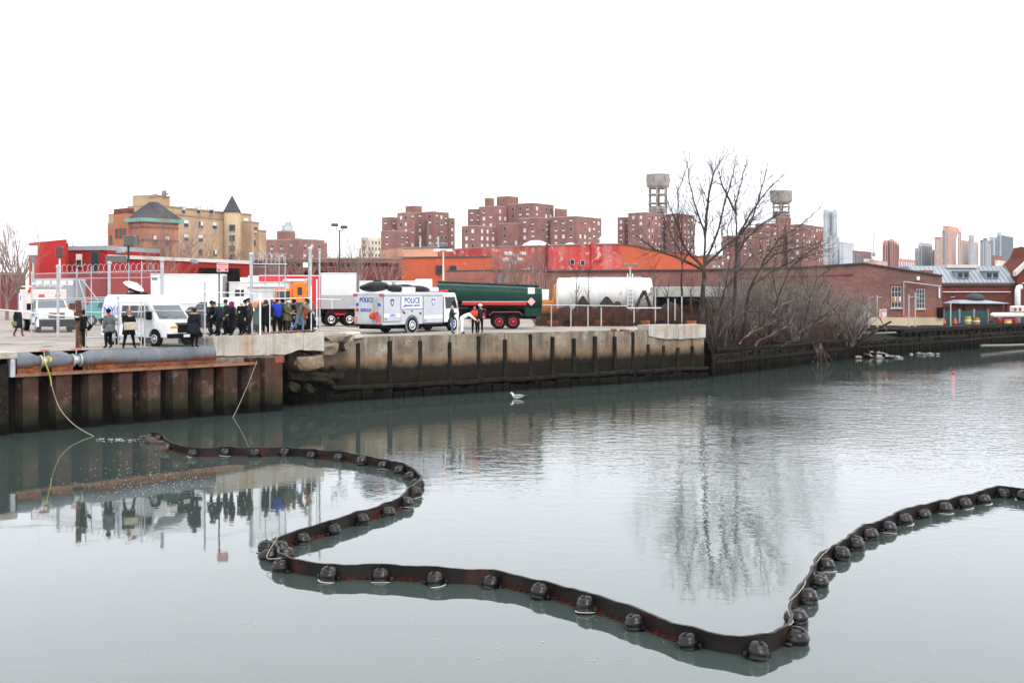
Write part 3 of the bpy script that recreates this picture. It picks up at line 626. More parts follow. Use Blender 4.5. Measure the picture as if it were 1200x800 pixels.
# orange brick building with green eaves
ro = bld('orange_brick_hall', 'ornate orange brick building with hipped slate roof and green eaves', 165, 195)
RW = wins(.9, 1.7, ['dark', 'half', 'dark'], M_brownst)
A, C, B = cblock(ro, 151, 168, 209, 190, Zv(262, 190), 40, M_orbrick, cop=M_brownst)
zc = Zv(262, 190)
facade(ro, A, C, 0, zc, 1.6, 3.6, RW, rd, 0, .8, 1.0, Zv(300, 190)); facade(ro, C, B, 0, zc, 2.1, 3.6, RW, rd, 0, 1.0, 1.0, Zv(300, 190))
D = A + B - C; cen = (A + B) / 2; bb = Vector(ro.location)
def ring(k, z): return [Vector(((p.x - cen.x) * k + cen.x - bb.x, (p.y - cen.y) * k + cen.y - bb.y, z - bb.z)) for p in (A, C, B, D)]
m = MB(); e0, e1 = ring(1.2, zc + .36), ring(1.2, zc + 1.0); m.add(e0 + e1, [(0, 1, 5, 4), (1, 2, 6, 5), (2, 3, 7, 6), (3, 0, 4, 7), (3, 2, 1, 0), (4, 5, 6, 7)]); m.build('eaves', M_copper, ro)
e0, e1 = ring(1.15, zc + 1.004), ring(.18, zc + 4.0); m = MB(); m.add(e0 + e1, [(0, 1, 5, 4), (1, 2, 6, 5), (2, 3, 7, 6), (3, 0, 4, 7), (4, 5, 6, 7)]); m.build('roof', M_slate, ro)
for zb in (267.5, 283): 
    e0, e1 = ring(1.012, Zv(zb, 190)), ring(1.012, Zv(zb, 190) + .45); m = MB(); m.add(e0 + e1, [(0, 1, 5, 4), (1, 2, 6, 5), (2, 3, 7, 6), (3, 0, 4, 7), (3, 2, 1, 0), (4, 5, 6, 7)]); m.build('string_course', M_brownst, ro)
A2, C2, B2 = cblock(ro, 133, 150, 158, 192, Zv(250, 192), 40, M_orbrick, cop=M_brownst); facade(ro, A2, C2, 0, Zv(254, 192), 1.5, 3.4, RW, rd, 0, .4, 1.2, Zv(300, 192))
cblock(ro, 133.2, 150.3, 157, 191.8, Zv(246, 192), 40, M_brownst, z0=Zv(250, 192) + .36, cop=M_brownst)
A3, C3, B3 = cblock(ro, 126, 134, 140, 197, Zv(263, 197), 40, M_orbrick, cop=M_copper); facade(ro, A3, C3, 0, Zv(263, 197), 1.5, 3.6, RW, rd, 0, .3, 1.0, Zv(300, 197))
# brown slab with the blue rooftop
br = bld('brown_brick_block', 'low brown brick block with glassy blue box beyond its roof', 345, 300)
A, C, B = cblock(br, 311, 350.5, 380, 300, Zv(281, 300), 30, M_proj2); facade(br, A, C, 0, Zv(281, 300), 3.4, 2.8, PW, rd, .25, .8, .6, Zv(306, 300)); facade(br, C, B, 0, Zv(281, 300), 3.2, 2.8, PW, rd, .1, .8, .6, Zv(306, 300))
cblock(br, 377, 379, 383.5, 303, Zv(285, 300), 30, M_proj2); cblock(br, 324.5, 336, 346, 306, Zv(271.5, 306), 30, M_proj)
bt = bld('glass_tower_top', 'hazy blue glass tower top rising behind the brown block', 337, 900)
A, C, B = cblock(bt, 330, 334, 343.5, 900, Zv(264, 900), 30, M_glassbl, cop=M_grey); cblock(bt, 334, 338, 342, 905, Zv(260, 900), 30, M_glassbl, cop=M_grey)
m = MB(); q = P(340.5, 250, 905) - bt.location; m.tube([(q.x, q.y, q.z - 9), q], .3, 4); m.build('mast', M_far_red, bt)
wh = bld('cream_apartment_block', 'small cream apartment block in the distance beside the lamp post', 434, 560)
A, C, B = cblock(wh, 423.5, 430, 447, 560, Zv(279, 560), 30, M_cream, cop=M_cream); facade(wh, A, C, 0, Zv(279, 560), 3, 3.2, wins(1.3, 1.6, ['dark']), rd, .1, .5, .5, Zv(306, 560)); facade(wh, C, B, 0, Zv(279, 560), 3, 3.2, wins(1.3, 1.6, ['dark']), rd, .1, .5, .5, Zv(306, 560))

# low red building on the left
rb = bld('red_painted_building', 'low bright red painted building with a single white window', 77, 110)
A, C, B = cblock(rb, 34, 76.5, 80, 110, Zv(288.5, 110), 8, M_redp, cop=M_redp)
m = MB(); q = Vector((0, 0, 0)); a = Vector((A.x, A.y, Zv(288.5, 110) + .36)) - rb.location; c = Vector((C.x, C.y, Zv(288.5, 110) + .36)) - rb.location
m.slab([a + Vector((.05, .05, 0)), c + Vector((0, .05, 0)), c + Vector((0, .05, .32))], (.02, .3, 0)); m.build('sloped_parapet', M_redp, rb)
for u, w, h, v in ((56, .7, 2.2, 315), (65, .7, 2.2, 315)): o = link('window', win_mesh(w, h, 'dark', M_brownst), rb, Vector((X(u, 111.5), 111.3 + (76.5 - u) * .012, Zv(v, 111))) - rb.location, -R(8))
A, B = wblock(rb, 77.5, 112, 126, 111, 10, Zv(293.5, 112), M_redp2, cop=M_zinc, coph=.45)
link('window', win_mesh(.62, 1.25, 'half', M_blind), rb, Vector((X(93, 111.6), 111.55, Zv(312.3, 111.6))) - rb.location, -.09)
link('door', win_mesh(.9, 2.2, 'dark', M_brownst), rb, Vector((X(112, 111.3), 111.2, Zv(320, 111.3))) - rb.location, -.09)
m = MB(); q = P(125, 288, 112) - rb.location; m.box(q.x - .45, q.x + .45, q.y - .4, q.y + .4, q.z - 3, q.z); m.build('chimney', M_redp2, rb)
m = MB(); q = P(85.5, 281.5, 113) - rb.location; m.tube([(q.x, q.y, q.z - 1.5), q], .06, 5); m.build('vent_pipe', M_greyd, rb)
for u in (118, 133, 141): o = chunk('roof_unit', P(u, 293.5, 113) - rb.location, (.8, .6, .5), M_zinc, rb, int(u))
rl = bld('red_garage', 'long red garage with tan roof edge and wide dark door opening', 210, 100)
A, B = wblock(rl, 126, 99, 293, 103, 18, Zv(302.5, 99), M_redp2, z1b=Zv(309.5, 103), cop=M_stone, coph=.32)
m = MB(); a, b = P(234, 314, 101.5), P(281, 314.5, 102.6); m.slab([Vector((p.x, p.y - .25, z)) - rl.location for p, z in ((a, LZ), (b, LZ), (b, b.z), (a, a.z))][::-1], (0, .2, 0)); m.build('door_opening', M_dark, rl)
o = chunk('roof_vent', P(227, 306, 100.5) - rl.location, (.4, .4, .35), M_zinc, rl, 2)
for u in (160, 182, 205): link('window', win_mesh(1.0, 1.2, 'dark', M_redp), rl, Vector((X(u, 99.5), 99.7 + (u - 126) * .024 - .08, LZ + 1.6)) - rl.location, .05)
mr = bld('maroon_warehouse', 'long low maroon warehouse with brick upper band behind the red trailer', 380, 135)
wblock(mr, 288, 132, 470, 138, 25, Zv(313, 133), M_maroon, z1b=Zv(312.5, 138))
wblock(mr, 288, 132.3, 470, 138.3, 24, Zv(304.5, 132), M_brband, z1b=Zv(303.5, 138), z0=Zv(312.5, 132) + .6, cop=M_cop, coph=.2)
m = MB(); m.slab([P(350, 324, 133.4) - mr.location, P(388, 324, 134.6) - mr.location, P(384, 319.5, 134.5) - mr.location, P(376, 317, 134.2) - mr.location, P(362, 317, 133.7) - mr.location, P(354, 319.5, 133.5) - mr.location], (0, .35, 0)); m.build('arched_opening', M_dark, mr)
oh = bld('orange_painted_building', 'orange painted building with two dark windows behind the green tanker', 525, 142)
A, B = wblock(oh, 466, 139, 577, 145, 20, Zv(302.5, 139), M_orange, z1b=Zv(301, 145), cop=M_roofd, coph=.15)
for u in (515.5, 531): link('window', win_mesh(.95, 1.15, 'dark', M_brownst), oh, Vector((X(u, 142), 141.9 + (u - 522) * .05 - .3, Zv(321.5, 142))) - oh.location, .1)
wblock(oh, 471.5, 146, 513, 148, 10, Zv(291, 146), M_salmon, z1b=Zv(290, 148), cop=M_cop, coph=.12)
cblock(oh, 513, 514, 524, 150, Zv(294, 150), 20, M_orange, cop=M_zinc)
for u, v0, v1 in ((492.5, 291, 278), (513.5, 290, 277)): m = MB(); q = P(u, v0, 150) - oh.location; q1 = P(u, v1, 150) - oh.location; m.tube([q, q1], .13, 6); m.build('flue_pipe', M_galv, oh)
for u in (507, 516, 520): chunk('roof_unit', P(u, 288 - (u % 3), 152) - oh.location, (.7, .6, .45), M_greyd, oh, int(u))
wr = bld('worn_red_building', 'tall building with worn red and orange painted walls above the white tank', 700, 165)
wblock(wr, 575, 158, 641, 163, 20, Zv(289.5, 158), M_redworn, z1b=Zv(288.5, 163), cop=M_cop, coph=.12)
wblock(wr, 641, 162.5, 694, 165, 20, Zv(288, 163), M_redworn, z1b=Zv(286.5, 165), cop=M_cop, coph=.12)
wblock(wr, 641.5, 162.0, 642.6, 162.1, .4, Zv(285.5, 163), M_maroon, name='pilaster'); wblock(wr, 693, 164.6, 697, 164.8, .5, Zv(284.5, 165), M_redworn, name='pilaster')
wblock(wr, 697, 165, 727.5, 166.5, 20, Zv(286.5, 165), M_redworn, z1b=Zv(286, 166), cop=M_cop, coph=.12)
wblock(wr, 727.5, 166.5, 826, 186, 20, Zv(286, 166), M_orange, z1b=Zv(302, 186), cop=M_roofd, coph=.12)
for u, v in ((671, 310), (683, 311)): link('window', win_mesh(.65, .8, 'dark', M_stone), wr, Vector((X(u, 163), 163.6, Zv(v, 163))) - wr.location, .05)
for u, v, s in ((628, 284, 1.1), (668, 287, .7), (713, 283, 1.6)):
    m = MB(); q = P(u, v + 4, 168) - wr.location
    if s > 1.5: m.box(q.x - 1.2, q.x + 1.2, q.y, q.y + 2, q.z - .3, q.z + 1.3)
    else: m.lathe([(2.0 * s, 0), (1.8 * s, .25), (.9 * s, .7), (.6 * s, .8)], 9, q)
    m.build('roof_unit', M_white, wr)
for k in range(3):
    for j in range(2): chunk('roof_unit', P(592 + 9 * k + 3 * j, 304 - 7 * j + (k % 2) * 3, 156.5) - wr.location, (.65, .5, .42), [M_white, M_galv, M_dwhite][k], wr, k * 3 + j)
m = MB(); a = P(563, 321, 150) - wr.location; b = P(625, 315, 150) - wr.location; m.tube([a, b], .12, 5); 
m.build('roof_rail', M_galv, wr)
# small red brick sheds below the orange wall
sh = bld('pink_brick_shed', 'pinkish brick shed behind the tanker with bare trees before it', 610, 125)
wblock(sh, 575, 121, 645, 127, 8, Zv(318, 121), M_brband, z1b=Zv(317.5, 127), cop=M_roofd, coph=.2)
m = MB(); q = P(588, 326, 121.5) - sh.location; m.box(q.x - .5, q.x + .5, q.y - .3, q.y - .05, 0, q.z + .5); m.build('door', M_greyd, sh)

# long brick warehouse on the right
wa = bld('brick_warehouse', 'long brown brick warehouse with shallow gable behind the thicket', 900, 126)
def wpt(u, v, d=126.0): return P(u, v, d) - Vector(wa.location)
prof = [(640, 318), (820, 316.5), (940, 313.5), (1012, 309), (1104, 323.5)]
fr = [wpt(640, 395)] + [wpt(1104, 395)] + [wpt(u, v) for u, v in prof[::-1]]
m = MB(); m.slab(fr[::-1], (0, 26, 0)); m.build('wall', M_ware, wa)
m = MB()
for i in range(len(prof) - 1): a, b = wpt(*prof[i]), wpt(*prof[i + 1]); m.slab([Vector((a.x, -.25, a.z + .004)), Vector((b.x, -.25, b.z + .004)), Vector((b.x, -.25, b.z + .14)), Vector((a.x, -.25, a.z + .14))][::-1], (0, 26.4, 0))
m.build('coping', M_roofd, wa)
m = MB(); a, b = wpt(860, 326), wpt(1000, 322); m.slab([a + Vector((0, -.12, 0)), b + Vector((0, -.12, 0)), b + Vector((0, -.12, .12)), a + Vector((0, -.12, .12))][::-1], (0, .1, 0)); m.build('string_course', M_brownst, wa)
m = MB(); a, b = wpt(985, 372), wpt(1104.4, 381); m.box(a.x, b.x, -.22, -.002, b.z - 3, a.z + .02); m.build('plinth', M_plinth, wa)
m = MB(); a, b = wpt(1057, 362.8), wpt(1097.5, 372); m.box(a.x, b.x, -.05, -.002, b.z, a.z); m.build('rebuilt_panel', M_warelow, wa)
def barred_window(u0, u1, v0, v1, panes, label=None):
    a, b = wpt(u0, v0), wpt(u1, v1); w, h = b.x - a.x, a.z - b.z; m = MB(); m.box(0, w, -.03, -.003, 0, h); o = m.build('window', M_pane, wa, False, (a.x, 0, b.z))
    fm = MB()
    for k in range(4): x = w * k / 3; fm.box(x - .04, x + .04, -.09, -.035, 0, h)
    for k in range(5): z = h * k / 4; fm.box(-.04, w + .04, -.1, -.034, z - .04, z + .04)
    fm.build('window_frame', M_grey, o); s = MB(); s.box(-.15, w + .15, -.22, -.002, -.18, -.05); s.build('sill', M_stone, o)
    l = MB(); l.box(-.15, w + .15, -.06, -.002, h + .05, h + .3); l.build('lintel', M_brownst, o); return o, w, h
o, w, h = barred_window(1044.5, 1055.5, 336, 360, 0)
for k, c in enumerate(((.6, .1, .08), (.75, .55, .1), (.65, .2, .25), (.7, .6, .5))): m = MB(); m.box(.05 + k * w / 4, (k + 1) * w / 4 - .02, -.14, -.102, h * .3, h * .48 + .1 * (k % 2)); m.build('flower_box_bloom', paint(*c), o)
barred_window(1074, 1083, 339, 361, 0)
a, b = wpt(1084, 324.5 - .5), wpt(1086, 330); 
m = MB(); a, b = wpt(1073.5, 324), wpt(1076.5, 328); m.box(a.x, b.x, -.35, -.01, b.z, a.z); m.build('wall_lamp', M_white, wa)
m = MB(); a, b = wpt(1099.5, 336), wpt(1101, 349); m.box(a.x, b.x, -.2, -.01, b.z, a.z); m.build('white_panel', M_white, wa)
m = MB(); a, b = wpt(1098, 360), wpt(1104, 372); m.box(a.x, b.x, -.5, -.06, b.z, a.z); m.build('meter_box', M_dark, wa)
m = MB(); a, b = wpt(1007, 357), wpt(1019, 383); m.box(a.x, b.x, -.35, -.23, b.z, a.z); m.build('door', bmat('pale_green_door', (.3, .29, .24)), wa)
m = MB(); a, b = wpt(1030, 362), wpt(1039, 372); m.box(a.x, b.x, -.06, -.003, b.z, a.z); m.build('painted_patch', pmat('graffiti', (.62, .5, .48), .8, .2, 3, patch=[((.5, .1, .12), .55, .6, 4)]), wa)
m = MB(); a, b = wpt(1058, 330), wpt(1102, 335.5); m.tube([a + Vector((0, -.3, 0)), b + Vector((0, -.3, 0))], .05, 5); m.tube([a + Vector((0, -.3, 0)), wpt(1058, 370) + Vector((0, -.3, 0))], .05, 5); m.build('wall_pipe', M_galv, wa)
m = MB(); a, b = wpt(1094.5, 316), wpt(1105.5, 323); m.box(a.x, b.x, 3, 6, b.z - 2, a.z); m.build('chimney', M_ware, wa)
# brick powerhouse with the grey roof
ph = bld('brick_powerhouse', 'dark brick hall with grey metal roof, two dormers and skylight', 1140, 150)
def ppt(u, v, d=150.0): return P(u, v, d) - Vector(ph.location)
a, b = ppt(1076, 331), ppt(1192, 400); m = MB(); m.box(a.x, b.x, 0, 16, b.z, a.z); m.build('wall', M_pow, ph)
e0, r0 = ppt(1074, 331.5), ppt(1074, 311); ex = ppt(1192, 331.5); 
m = MB(); n0, n1 = e0.x, ex.x; zl, zh = e0.z + .004, r0.z
m.add([(n0, -.5, zl), (n1, -.5, zl), (n1 - .6, 3.2, zh), (n0, 3.2, zh), (n0, 13, zh), (n1 - .6, 13, zh), (n1, 16.5, zl), (n0, 16.5, zl)], [(0, 1, 2, 3), (3, 2, 5, 4), (4, 5, 6, 7), (1, 6, 5, 2), (0, 3, 4, 7), (0, 7, 6, 1)]); rf = m.build('roof', M_zinc, ph)
for k in range(22): m = MB(); x = n0 + (n1 - n0) * k / 22 + .2; m.slab([(x, -.5, zl + .05), (x + .06, -.5, zl + .05), (x + .06, 3.15, zh + .05), (x, 3.15, zh + .05)], (0, 0, .05)); m.build('roof_seam', M_zinc, rf)
m = MB(); a, b = ppt(1118, 309.5), ppt(1154, 313.5); m.box(a.x, b.x, 2.3, 4.6, b.z, a.z); m.build('skylight', M_stone, rf)
for u0, u1 in ((1122, 1136.5), (1156, 1171)):
    a, b = ppt(u0, 318.5), ppt(u1, 326); m = MB(); m.box(a.x, b.x, .2, 2.6, b.z, a.z); dm = m.build('dormer', M_zinc, ph)
    m = MB(); w = b.x - a.x
    for k in range(2): m.box(a.x + .15 + k * w / 2, a.x + w / 2 - .1 + k * w / 2, .12, .196, b.z + .15, a.z - .15)
    m.build('pane', M_pane, dm); m = MB(); m.box(a.x - .1, b.x + .1, .0, 2.6, a.z + .004, a.z + .14); m.build('dormer_roof', M_greyd, dm)
for v, t_ in ((342, M_white), (335, M_brownst), (333, M_stone)): a = ppt(1104, v); b = ppt(1184 if v == 342 else 1192, v); m = MB(); m.box(a.x, b.x, -.18, -.003, a.z - .045, a.z + .045); m.build('band', t_, ph)
a, b = ppt(1188, 314), ppt(1215, 400); m = MB(); m.slab([(a.x, -1.2, b.z), (b.x, -1.2, b.z), (b.x, -1.2, a.z + 3), (a.x + 2.5, -1.2, a.z + 1.5), (a.x, -1.2, a.z - 1)][::-1], (0, 8, 0)); m.build('gable_wall', M_pow, ph)
m = MB(); m.slab([(a.x - .3, -1.4, a.z - 1.1), (a.x + 2.5, -1.4, a.z + 1.6), (a.x + 2.5, -1.4, a.z + 2.1), (a.x - .3, -1.4, a.z - .5)], (0, 1, 0)); m.build('gable_coping', M_stone, ph)
for k in range(5):
    a = ppt(1112 + 14 * k, 364); m = MB(); m.box(a.x - .5, a.x + .5, -.04, -.003, a.z - 1.3, a.z + .6); m.build('window', M_pane, ph)
hut = thing('hipped_shelter', 'small shelter with pale hipped roof and domed vent before the brick hall', 'shelter', (X(1150, 141), 141, 2.4), 0)
def hpt(u, v, d=141.0): return P(u, v, d) - Vector(hut.location)
a, b = hpt(1122, 355.5), hpt(1181, 355.5); c, e = hpt(1128, 351.5), hpt(1160, 351.5)
m = MB(); m.add([(a.x, -1, a.z), (b.x, -1, a.z), (b.x, 5, a.z), (a.x, 5, a.z), (c.x, 1.5, c.z), (e.x, 1.5, c.z), (e.x, 3, c.z), (c.x, 3, c.z)], [(0, 1, 5, 4), (1, 2, 6, 5), (2, 3, 7, 6), (3, 0, 4, 7), (4, 5, 6, 7), (3, 2, 1, 0)]); m.build('roof', M_zinc, hut)
q = hpt(1150, 351); m = MB(); m.lathe([(1.15, 0), (1.15, .35), (.9, .65), (.2, .85)], 12, (q.x, 2, q.z - .05)); m.build('domed_vent', bmat('vent_green', (.07, .09, .08)), hut, True)
for x in (a.x + .5, (a.x + b.x) / 2, b.x - .5): m = MB(); m.tube([(x, -.6, 0), (x, -.6, a.z)], .1, 6); m.build('post', M_dark, hut)
m = MB(); m.box(a.x + .6, b.x - .6, .2, 4, 0, a.z - .01); m.build('wall', M_brownst, hut)

# ------------------------------------------------------------------ far towers on the right
def tower(name, label, uL, uC, uR, v, d, mat, extra=(), strip=None, hmin=318, floor=3.4, ang=35, kinds=('dark', 'half', 'blind')):
    root = bld(name, label, uC, d, 'tower', None)
    faces = [cblock(root, uL, uC, uR, d, Zv(v, d), ang, mat, cop=mat) + (Zv(v, d),)]
    for e in extra: faces.append(cblock(root, e[0], e[1], e[2], d + 2, Zv(e[3], d), ang, e[4] if len(e) > 4 else mat, cop=mat) + (Zv(e[3], d),))
    if strip:
        for A, C, B, z1 in faces:
            for p, q in ((A, C), (C, B)):
                L = (q - p).length; n = max(1, int(L / strip[0])); t = (q - p) / L; nn = Vector((t.y, -t.x)); z0 = Zv(hmin, d)
                if z1 - z0 < 4: continue
                for k in range(n):
                    c = p + t * (L * (k + .5) / n) + nn * .15; w = L / n * strip[1]
                    m = MB(); m.box(-w / 2, w / 2, -.2, .1, z0 - LZ, z1 - LZ - 2); o = m.build('window_strip', strip[2], root, False, (c.x - root.location.x, c.y - root.location.y, 0), math.atan2(t.y, t.x))
    return root
tower('glass_skyscraper', 'tall pale glass skyscraper fading into the haze', 964.5, 969, 981.5, 246, 1500, M_glassbl, [(964.6, 968, 972.5, 244.8), (976, 978, 981.4, 244.5), (970, 975, 984, 276)], (3.2, .4, M_grey))
tower('grey_tower', 'pale grey tower beside the glass skyscraper', 983, 988, 1001, 284, 1250, M_grey, [(979, 981, 986, 292)], (5, .5, M_glassbl))
tower('brown_far_block', 'brown far block with pale bands behind the warehouse roof', 999, 1003, 1021.5, 294, 900, M_proj, [(1012, 1014, 1023, 303, M_cream)], (4, .5, M_greyd))
tower('red_brick_tower', 'slim stepped red brick tower right of the antenna', 1034, 1038, 1054, 284, 900, M_far_red, [(1035.5, 1040, 1051.5, 282), (1042, 1044, 1048, 280.5)], (3.5, .4, M_brownst))
tower('pink_far_block', 'low pink block with white window bands in the distance', 1053, 1055, 1074, 303.5, 850, M_pinkf, (), (6, .3, M_white))
tower('stepped_grey_building', 'stepped grey glass building left of the orange tower', 1072, 1077, 1093, 291, 800, M_grey, [(1076, 1080, 1092.5, 284.5, M_glassbl), (1091, 1093, 1098, 293)], (5, .6, M_greyd))
ot = tower('orange_brick_tower', 'broad orange brick tower with round white emblem on its top', 1095, 1103, 1147, 278, 780, M_far_or, [(1105, 1111, 1127, 265), (1104, 1106, 1111, 270, M_greyd), (1135, 1139, 1142, 276, M_grey)], (5.6, .36, M_grey))
q = P(1122, 269.3, 777) - Vector(ot.location); m = MB()
pts = [(q.x + 1.9 * math.cos(k * math.pi / 10), q.y - 8.0, q.z + 1.9 * math.sin(k * math.pi / 10)) for k in range(21)]; m.tube(pts, .42, 6, False); m.build('round_emblem', M_white, ot)
q = P(1122.5, 280, 770) - Vector(ot.location); m = MB(); m.tube([(q.x, q.y, q.z + 3), (q.x - .8, q.y, q.z - 1), (q.x - .8, q.y, q.z - 22)], .5, 5); m.build('white_duct', M_white, ot)
tower('dark_grey_slab', 'narrow grey slab tower right of the orange tower', 1148.5, 1151, 1161, 281.5, 820, M_greyd, [(1152, 1154, 1157.5, 279)], (4, .5, M_grey))
tower('blue_striped_tower', 'blue tower with white vertical stripes near the right edge', 1159, 1166, 1187.5, 278, 900, M_glassbl, [(1168, 1173, 1187.4, 272.5)], (3.0, .4, M_greyd))
tower('small_brown_block', 'small brown block below the blue striped tower', 1163, 1165, 1175, 300, 500, M_proj)
tower('white_low_building', 'low cream building at the right edge below the towers', 1166, 1169, 1202, 306, 420, M_cream, [(1187, 1190, 1206, 300)], (4, .4, M_greyd))
rt = thing('roof_water_tank', 'small dark round roof tank above the low cream building', 'water tank', (X(1196.5, 425), 425, Zv(300, 425)), 0)
m = MB(); m.lathe([(1.1, 1.0), (1.1, 3.0)], 12); m.build('tank', M_greyd, rt); m = MB(); m.lathe([(1.25, 3.004), (.1, 3.9)], 12); m.build('tank_roof', M_greyd, rt)
for k in range(4): w = k * math.pi / 2 + .4; m = MB(); m.tube([(math.cos(w) * .9, math.sin(w) * .9, 0), (math.cos(w) * .9, math.sin(w) * .9, 1)], .1, 5); m.build('leg', M_greyd, rt)
an = thing('antenna_mast', 'thin lattice antenna mast rising behind the warehouse gable', 'antenna', (X(1024, 1000), 1000, LZ), 0)
zt = Zv(264, 1000) - LZ; m = MB()
for dx, dy in ((-.8, -.8), (.8, -.8), (0, .9)): m.tube([(dx * 1.6, dy * 1.6, 0), (dx * .9, dy * .9, zt * .75), (0, 0, zt)], .3, 4)
for k in range(14): z = zt * k / 16; m.box(-1.2, 1.2, -1.0, 1.0, z, z + .25)
m.build('lattice', M_pinkf, an); m = MB(); m.lathe([(1.6, zt * .55), (1.6, zt * .6)], 8); m.build('dish_ring', M_greyd, an)
# dense low rooftops between the warehouses and the towers
for k, (u0, u1, v, d, mt, lab) in enumerate([(820, 850, 300, 260, M_proj2, 'low brick rooftop seen between the tree trunks'), (847, 862, 286, 600, M_glassbl, 'pale glassy block seen through the tree fork'), (1018, 1040, 306, 420, M_pinkf, 'pinkish rooftop peeking over the warehouse gable'), (0, 30, 322, 150, M_maroon, 'dark red shed at the left edge behind the tree')]):
    t = bld('distant_rooftop', lab, (u0 + u1) / 2, d, 'building', 'low rooftops in the gaps'); A, C, B = cblock(t, u0, u0 + (u1 - u0) * .4, u1, d, Zv(v, d), 30, mt); facade(t, C, B, 0, Zv(v, d), 3.5, 3, PW, rd, .2, .6, .6, Zv(326, d))
# ------------------------------------------------------------------ vehicles (local: x forward, y left, z up)
def place(root, local, u, v, ang):
    root.rotation_euler = (0, 0, R(ang)); q = Matrix.Rotation(R(ang), 3, 'Z') @ Vector(local); g = G(u, v, LZ); root.location = (g.x - q.x, g.y - q.y, LZ)
def wheel(root, x, y, r=.38, w=.25, rimm=None, rim=.6):
    s = 1 if y > 0 else -1; rimm = rimm or M_chrome
    m = MB(); m.lathe([(r * rim, 0), (r * .93, 0), (r, w * .12), (r, w * .88), (r * .93, w), (r * rim, w)], 22, (0, -w / 2, 0), 'y'); o = m.build('wheel', M_rubber, root, False, (x, y, r)); smooth_by_angle(o, 50)
    m = MB(); ys = s * (w / 2 - .015)
    m.lathe([(r * rim * 1.0, -.04), (r * rim * 1.0, .04), (r * rim * .8, .05), (r * rim * .72, .0), (r * rim * .3, .03), (r * rim * .26, .09), (.01, .09)] if s > 0 else [(.01, -.09), (r * rim * .26, -.09), (r * rim * .3, -.03), (r * rim * .72, 0), (r * rim * .8, -.05), (r * rim, -.04), (r * rim, .04)], 18, (0, ys, 0), 'y'); m.build('rim', rimm, o, True)
    return o
def bx(root, name, mat, x0, x1, y0, y1, z0, z1, b=0, parent=None):
    m = MB(); (m.bevbox(x0, x1, y0, y1, z0, z1, b) if b else m.box(x0, x1, y0, y1, z0, z1)); return m.build(name, mat, parent or root)
def pane(root, name, mat, pts, off=.012):
    pts = [Vector(p) for p in pts]; n = (pts[1] - pts[0]).cross(pts[2] - pts[0]).normalized(); m = MB(); m.slab([p + n * .003 for p in pts][::-1] if False else [p + n * .003 for p in pts], n * off); return m.build(name, mat, root)
def tbl(pts):
    def f(z):
        if z <= pts[0][0]: return pts[0][1]
        for (a, b), (c, d) in zip(pts, pts[1:]):
            if z <= c: return b + (d - b) * (z - a) / (c - a)
        return pts[-1][1]
    return f
def sidequad(h, s, x0, z0, x1, z1, x2, z2, x3, z3): return [(x, s * h(z), z) for x, z in ((x0, z0), (x1, z1), (x2, z2), (x3, z3))][::(1 if s < 0 else -1)]

# --- white news van with the mast dish
t = thing('news_van', 'white news van with raised roof and satellite dish behind the front fence', 'van'); place(t, (1.72, -.92, 0), 183, 406, -36)
h = tbl([(.4, .96), (.6, 1.0), (1.3, 1.0), (2.1, .9), (2.5, .8)])
prof = [(-2.75, .45), (2.6, .42), (2.72, .6), (2.7, 1.0), (2.55, 1.14), (1.85, 1.3), (1.2, 2.05), (.75, 2.35), (.2, 2.5), (-2.4, 2.52), (-2.65, 2.35), (-2.75, 1.7)]
m = MB(); m.profile(prof, lambda x, z: h(z) - (.06 if x > 2.5 else 0)); bevel(smooth_by_angle(m.build('body', M_white, t), 25), .04, 2)
pane(t, 'windshield', M_shield, [(1.84, .84, 1.34), (1.84, -.84, 1.34), (1.24, -.78, 2.0), (1.24, .78, 2.0)][::-1])
for s in (-1, 1):
    for k, (a, b) in enumerate(((.45, 1.42), (-.35, .35), (-1.0, -.45))):
        pane(t, 'side_window', M_glass, sidequad(h, s, a, 1.38, b, 1.38, b - (.38 if k == 0 else .02), 1.98, a, 1.98))
    bx(t, 'mirror', M_black, 1.42, 1.55, *((s * 1.02, s * 1.3) if s > 0 else (s * 1.3, s * 1.02)), 1.3, 1.7, .03)
    for x in (1.72, -1.75): wheel(t, x, s * .9, .37, .24, M_galv); m = MB(); m.lathe([(.47, s * 1.005 - .004), (.47, s * 1.005 + .004)], 20, (x, 0, .4), 'y'); m.build('wheel_arch', M_black, t)
    bx(t, 'headlight', M_lamp, 2.68, 2.74, s * .62 - .14, s * .62 + .14, .72, .88); bx(t, 'indicator', M_amber, 2.66, 2.735, s * .62 - .2, s * .62 + .2, .9, 1.02)
bx(t, 'grille', M_black, 2.66, 2.76, -.42, .42, .68, 1.06, .02); bx(t, 'bumper', M_black, 2.6, 2.86, -.98, .98, .42, .64, .03); bx(t, 'number_plate', M_white, 2.865, 2.88, -.18, .18, .46, .6); bx(t, 'hood_edge', paint(.1, .1, .1), 2.52, 2.7, -.46, .46, 1.07, 1.17, .02)
m = MB(); m.tube([(1.86, .1, 1.34), (1.7, .7, 1.5)], .015, 4); m.tube([(1.86, -.65, 1.34), (1.7, -.05, 1.5)], .015, 4); m.build('wiper', M_black, t)
bx(t, 'door_gap', paint(.3, .3, .3), .36, .385, -1.006, -1.0, .55, 1.9)
fmx = lambda x, z, s=-1: face_mat((x, s * (h(z) + .012), z), (1, 0, 0) if s < 0 else (-1, 0, 0), (0, 0, 1))
lettering('blue_lettering', 'NY1', .42, paint(.12, .16, .62), t, fmx(-1.85, 1.52), 1.25, .012); lettering('black_lettering', 'NEWS', .36, M_black, t, fmx(-1.9, 1.0), 1.1, .012)
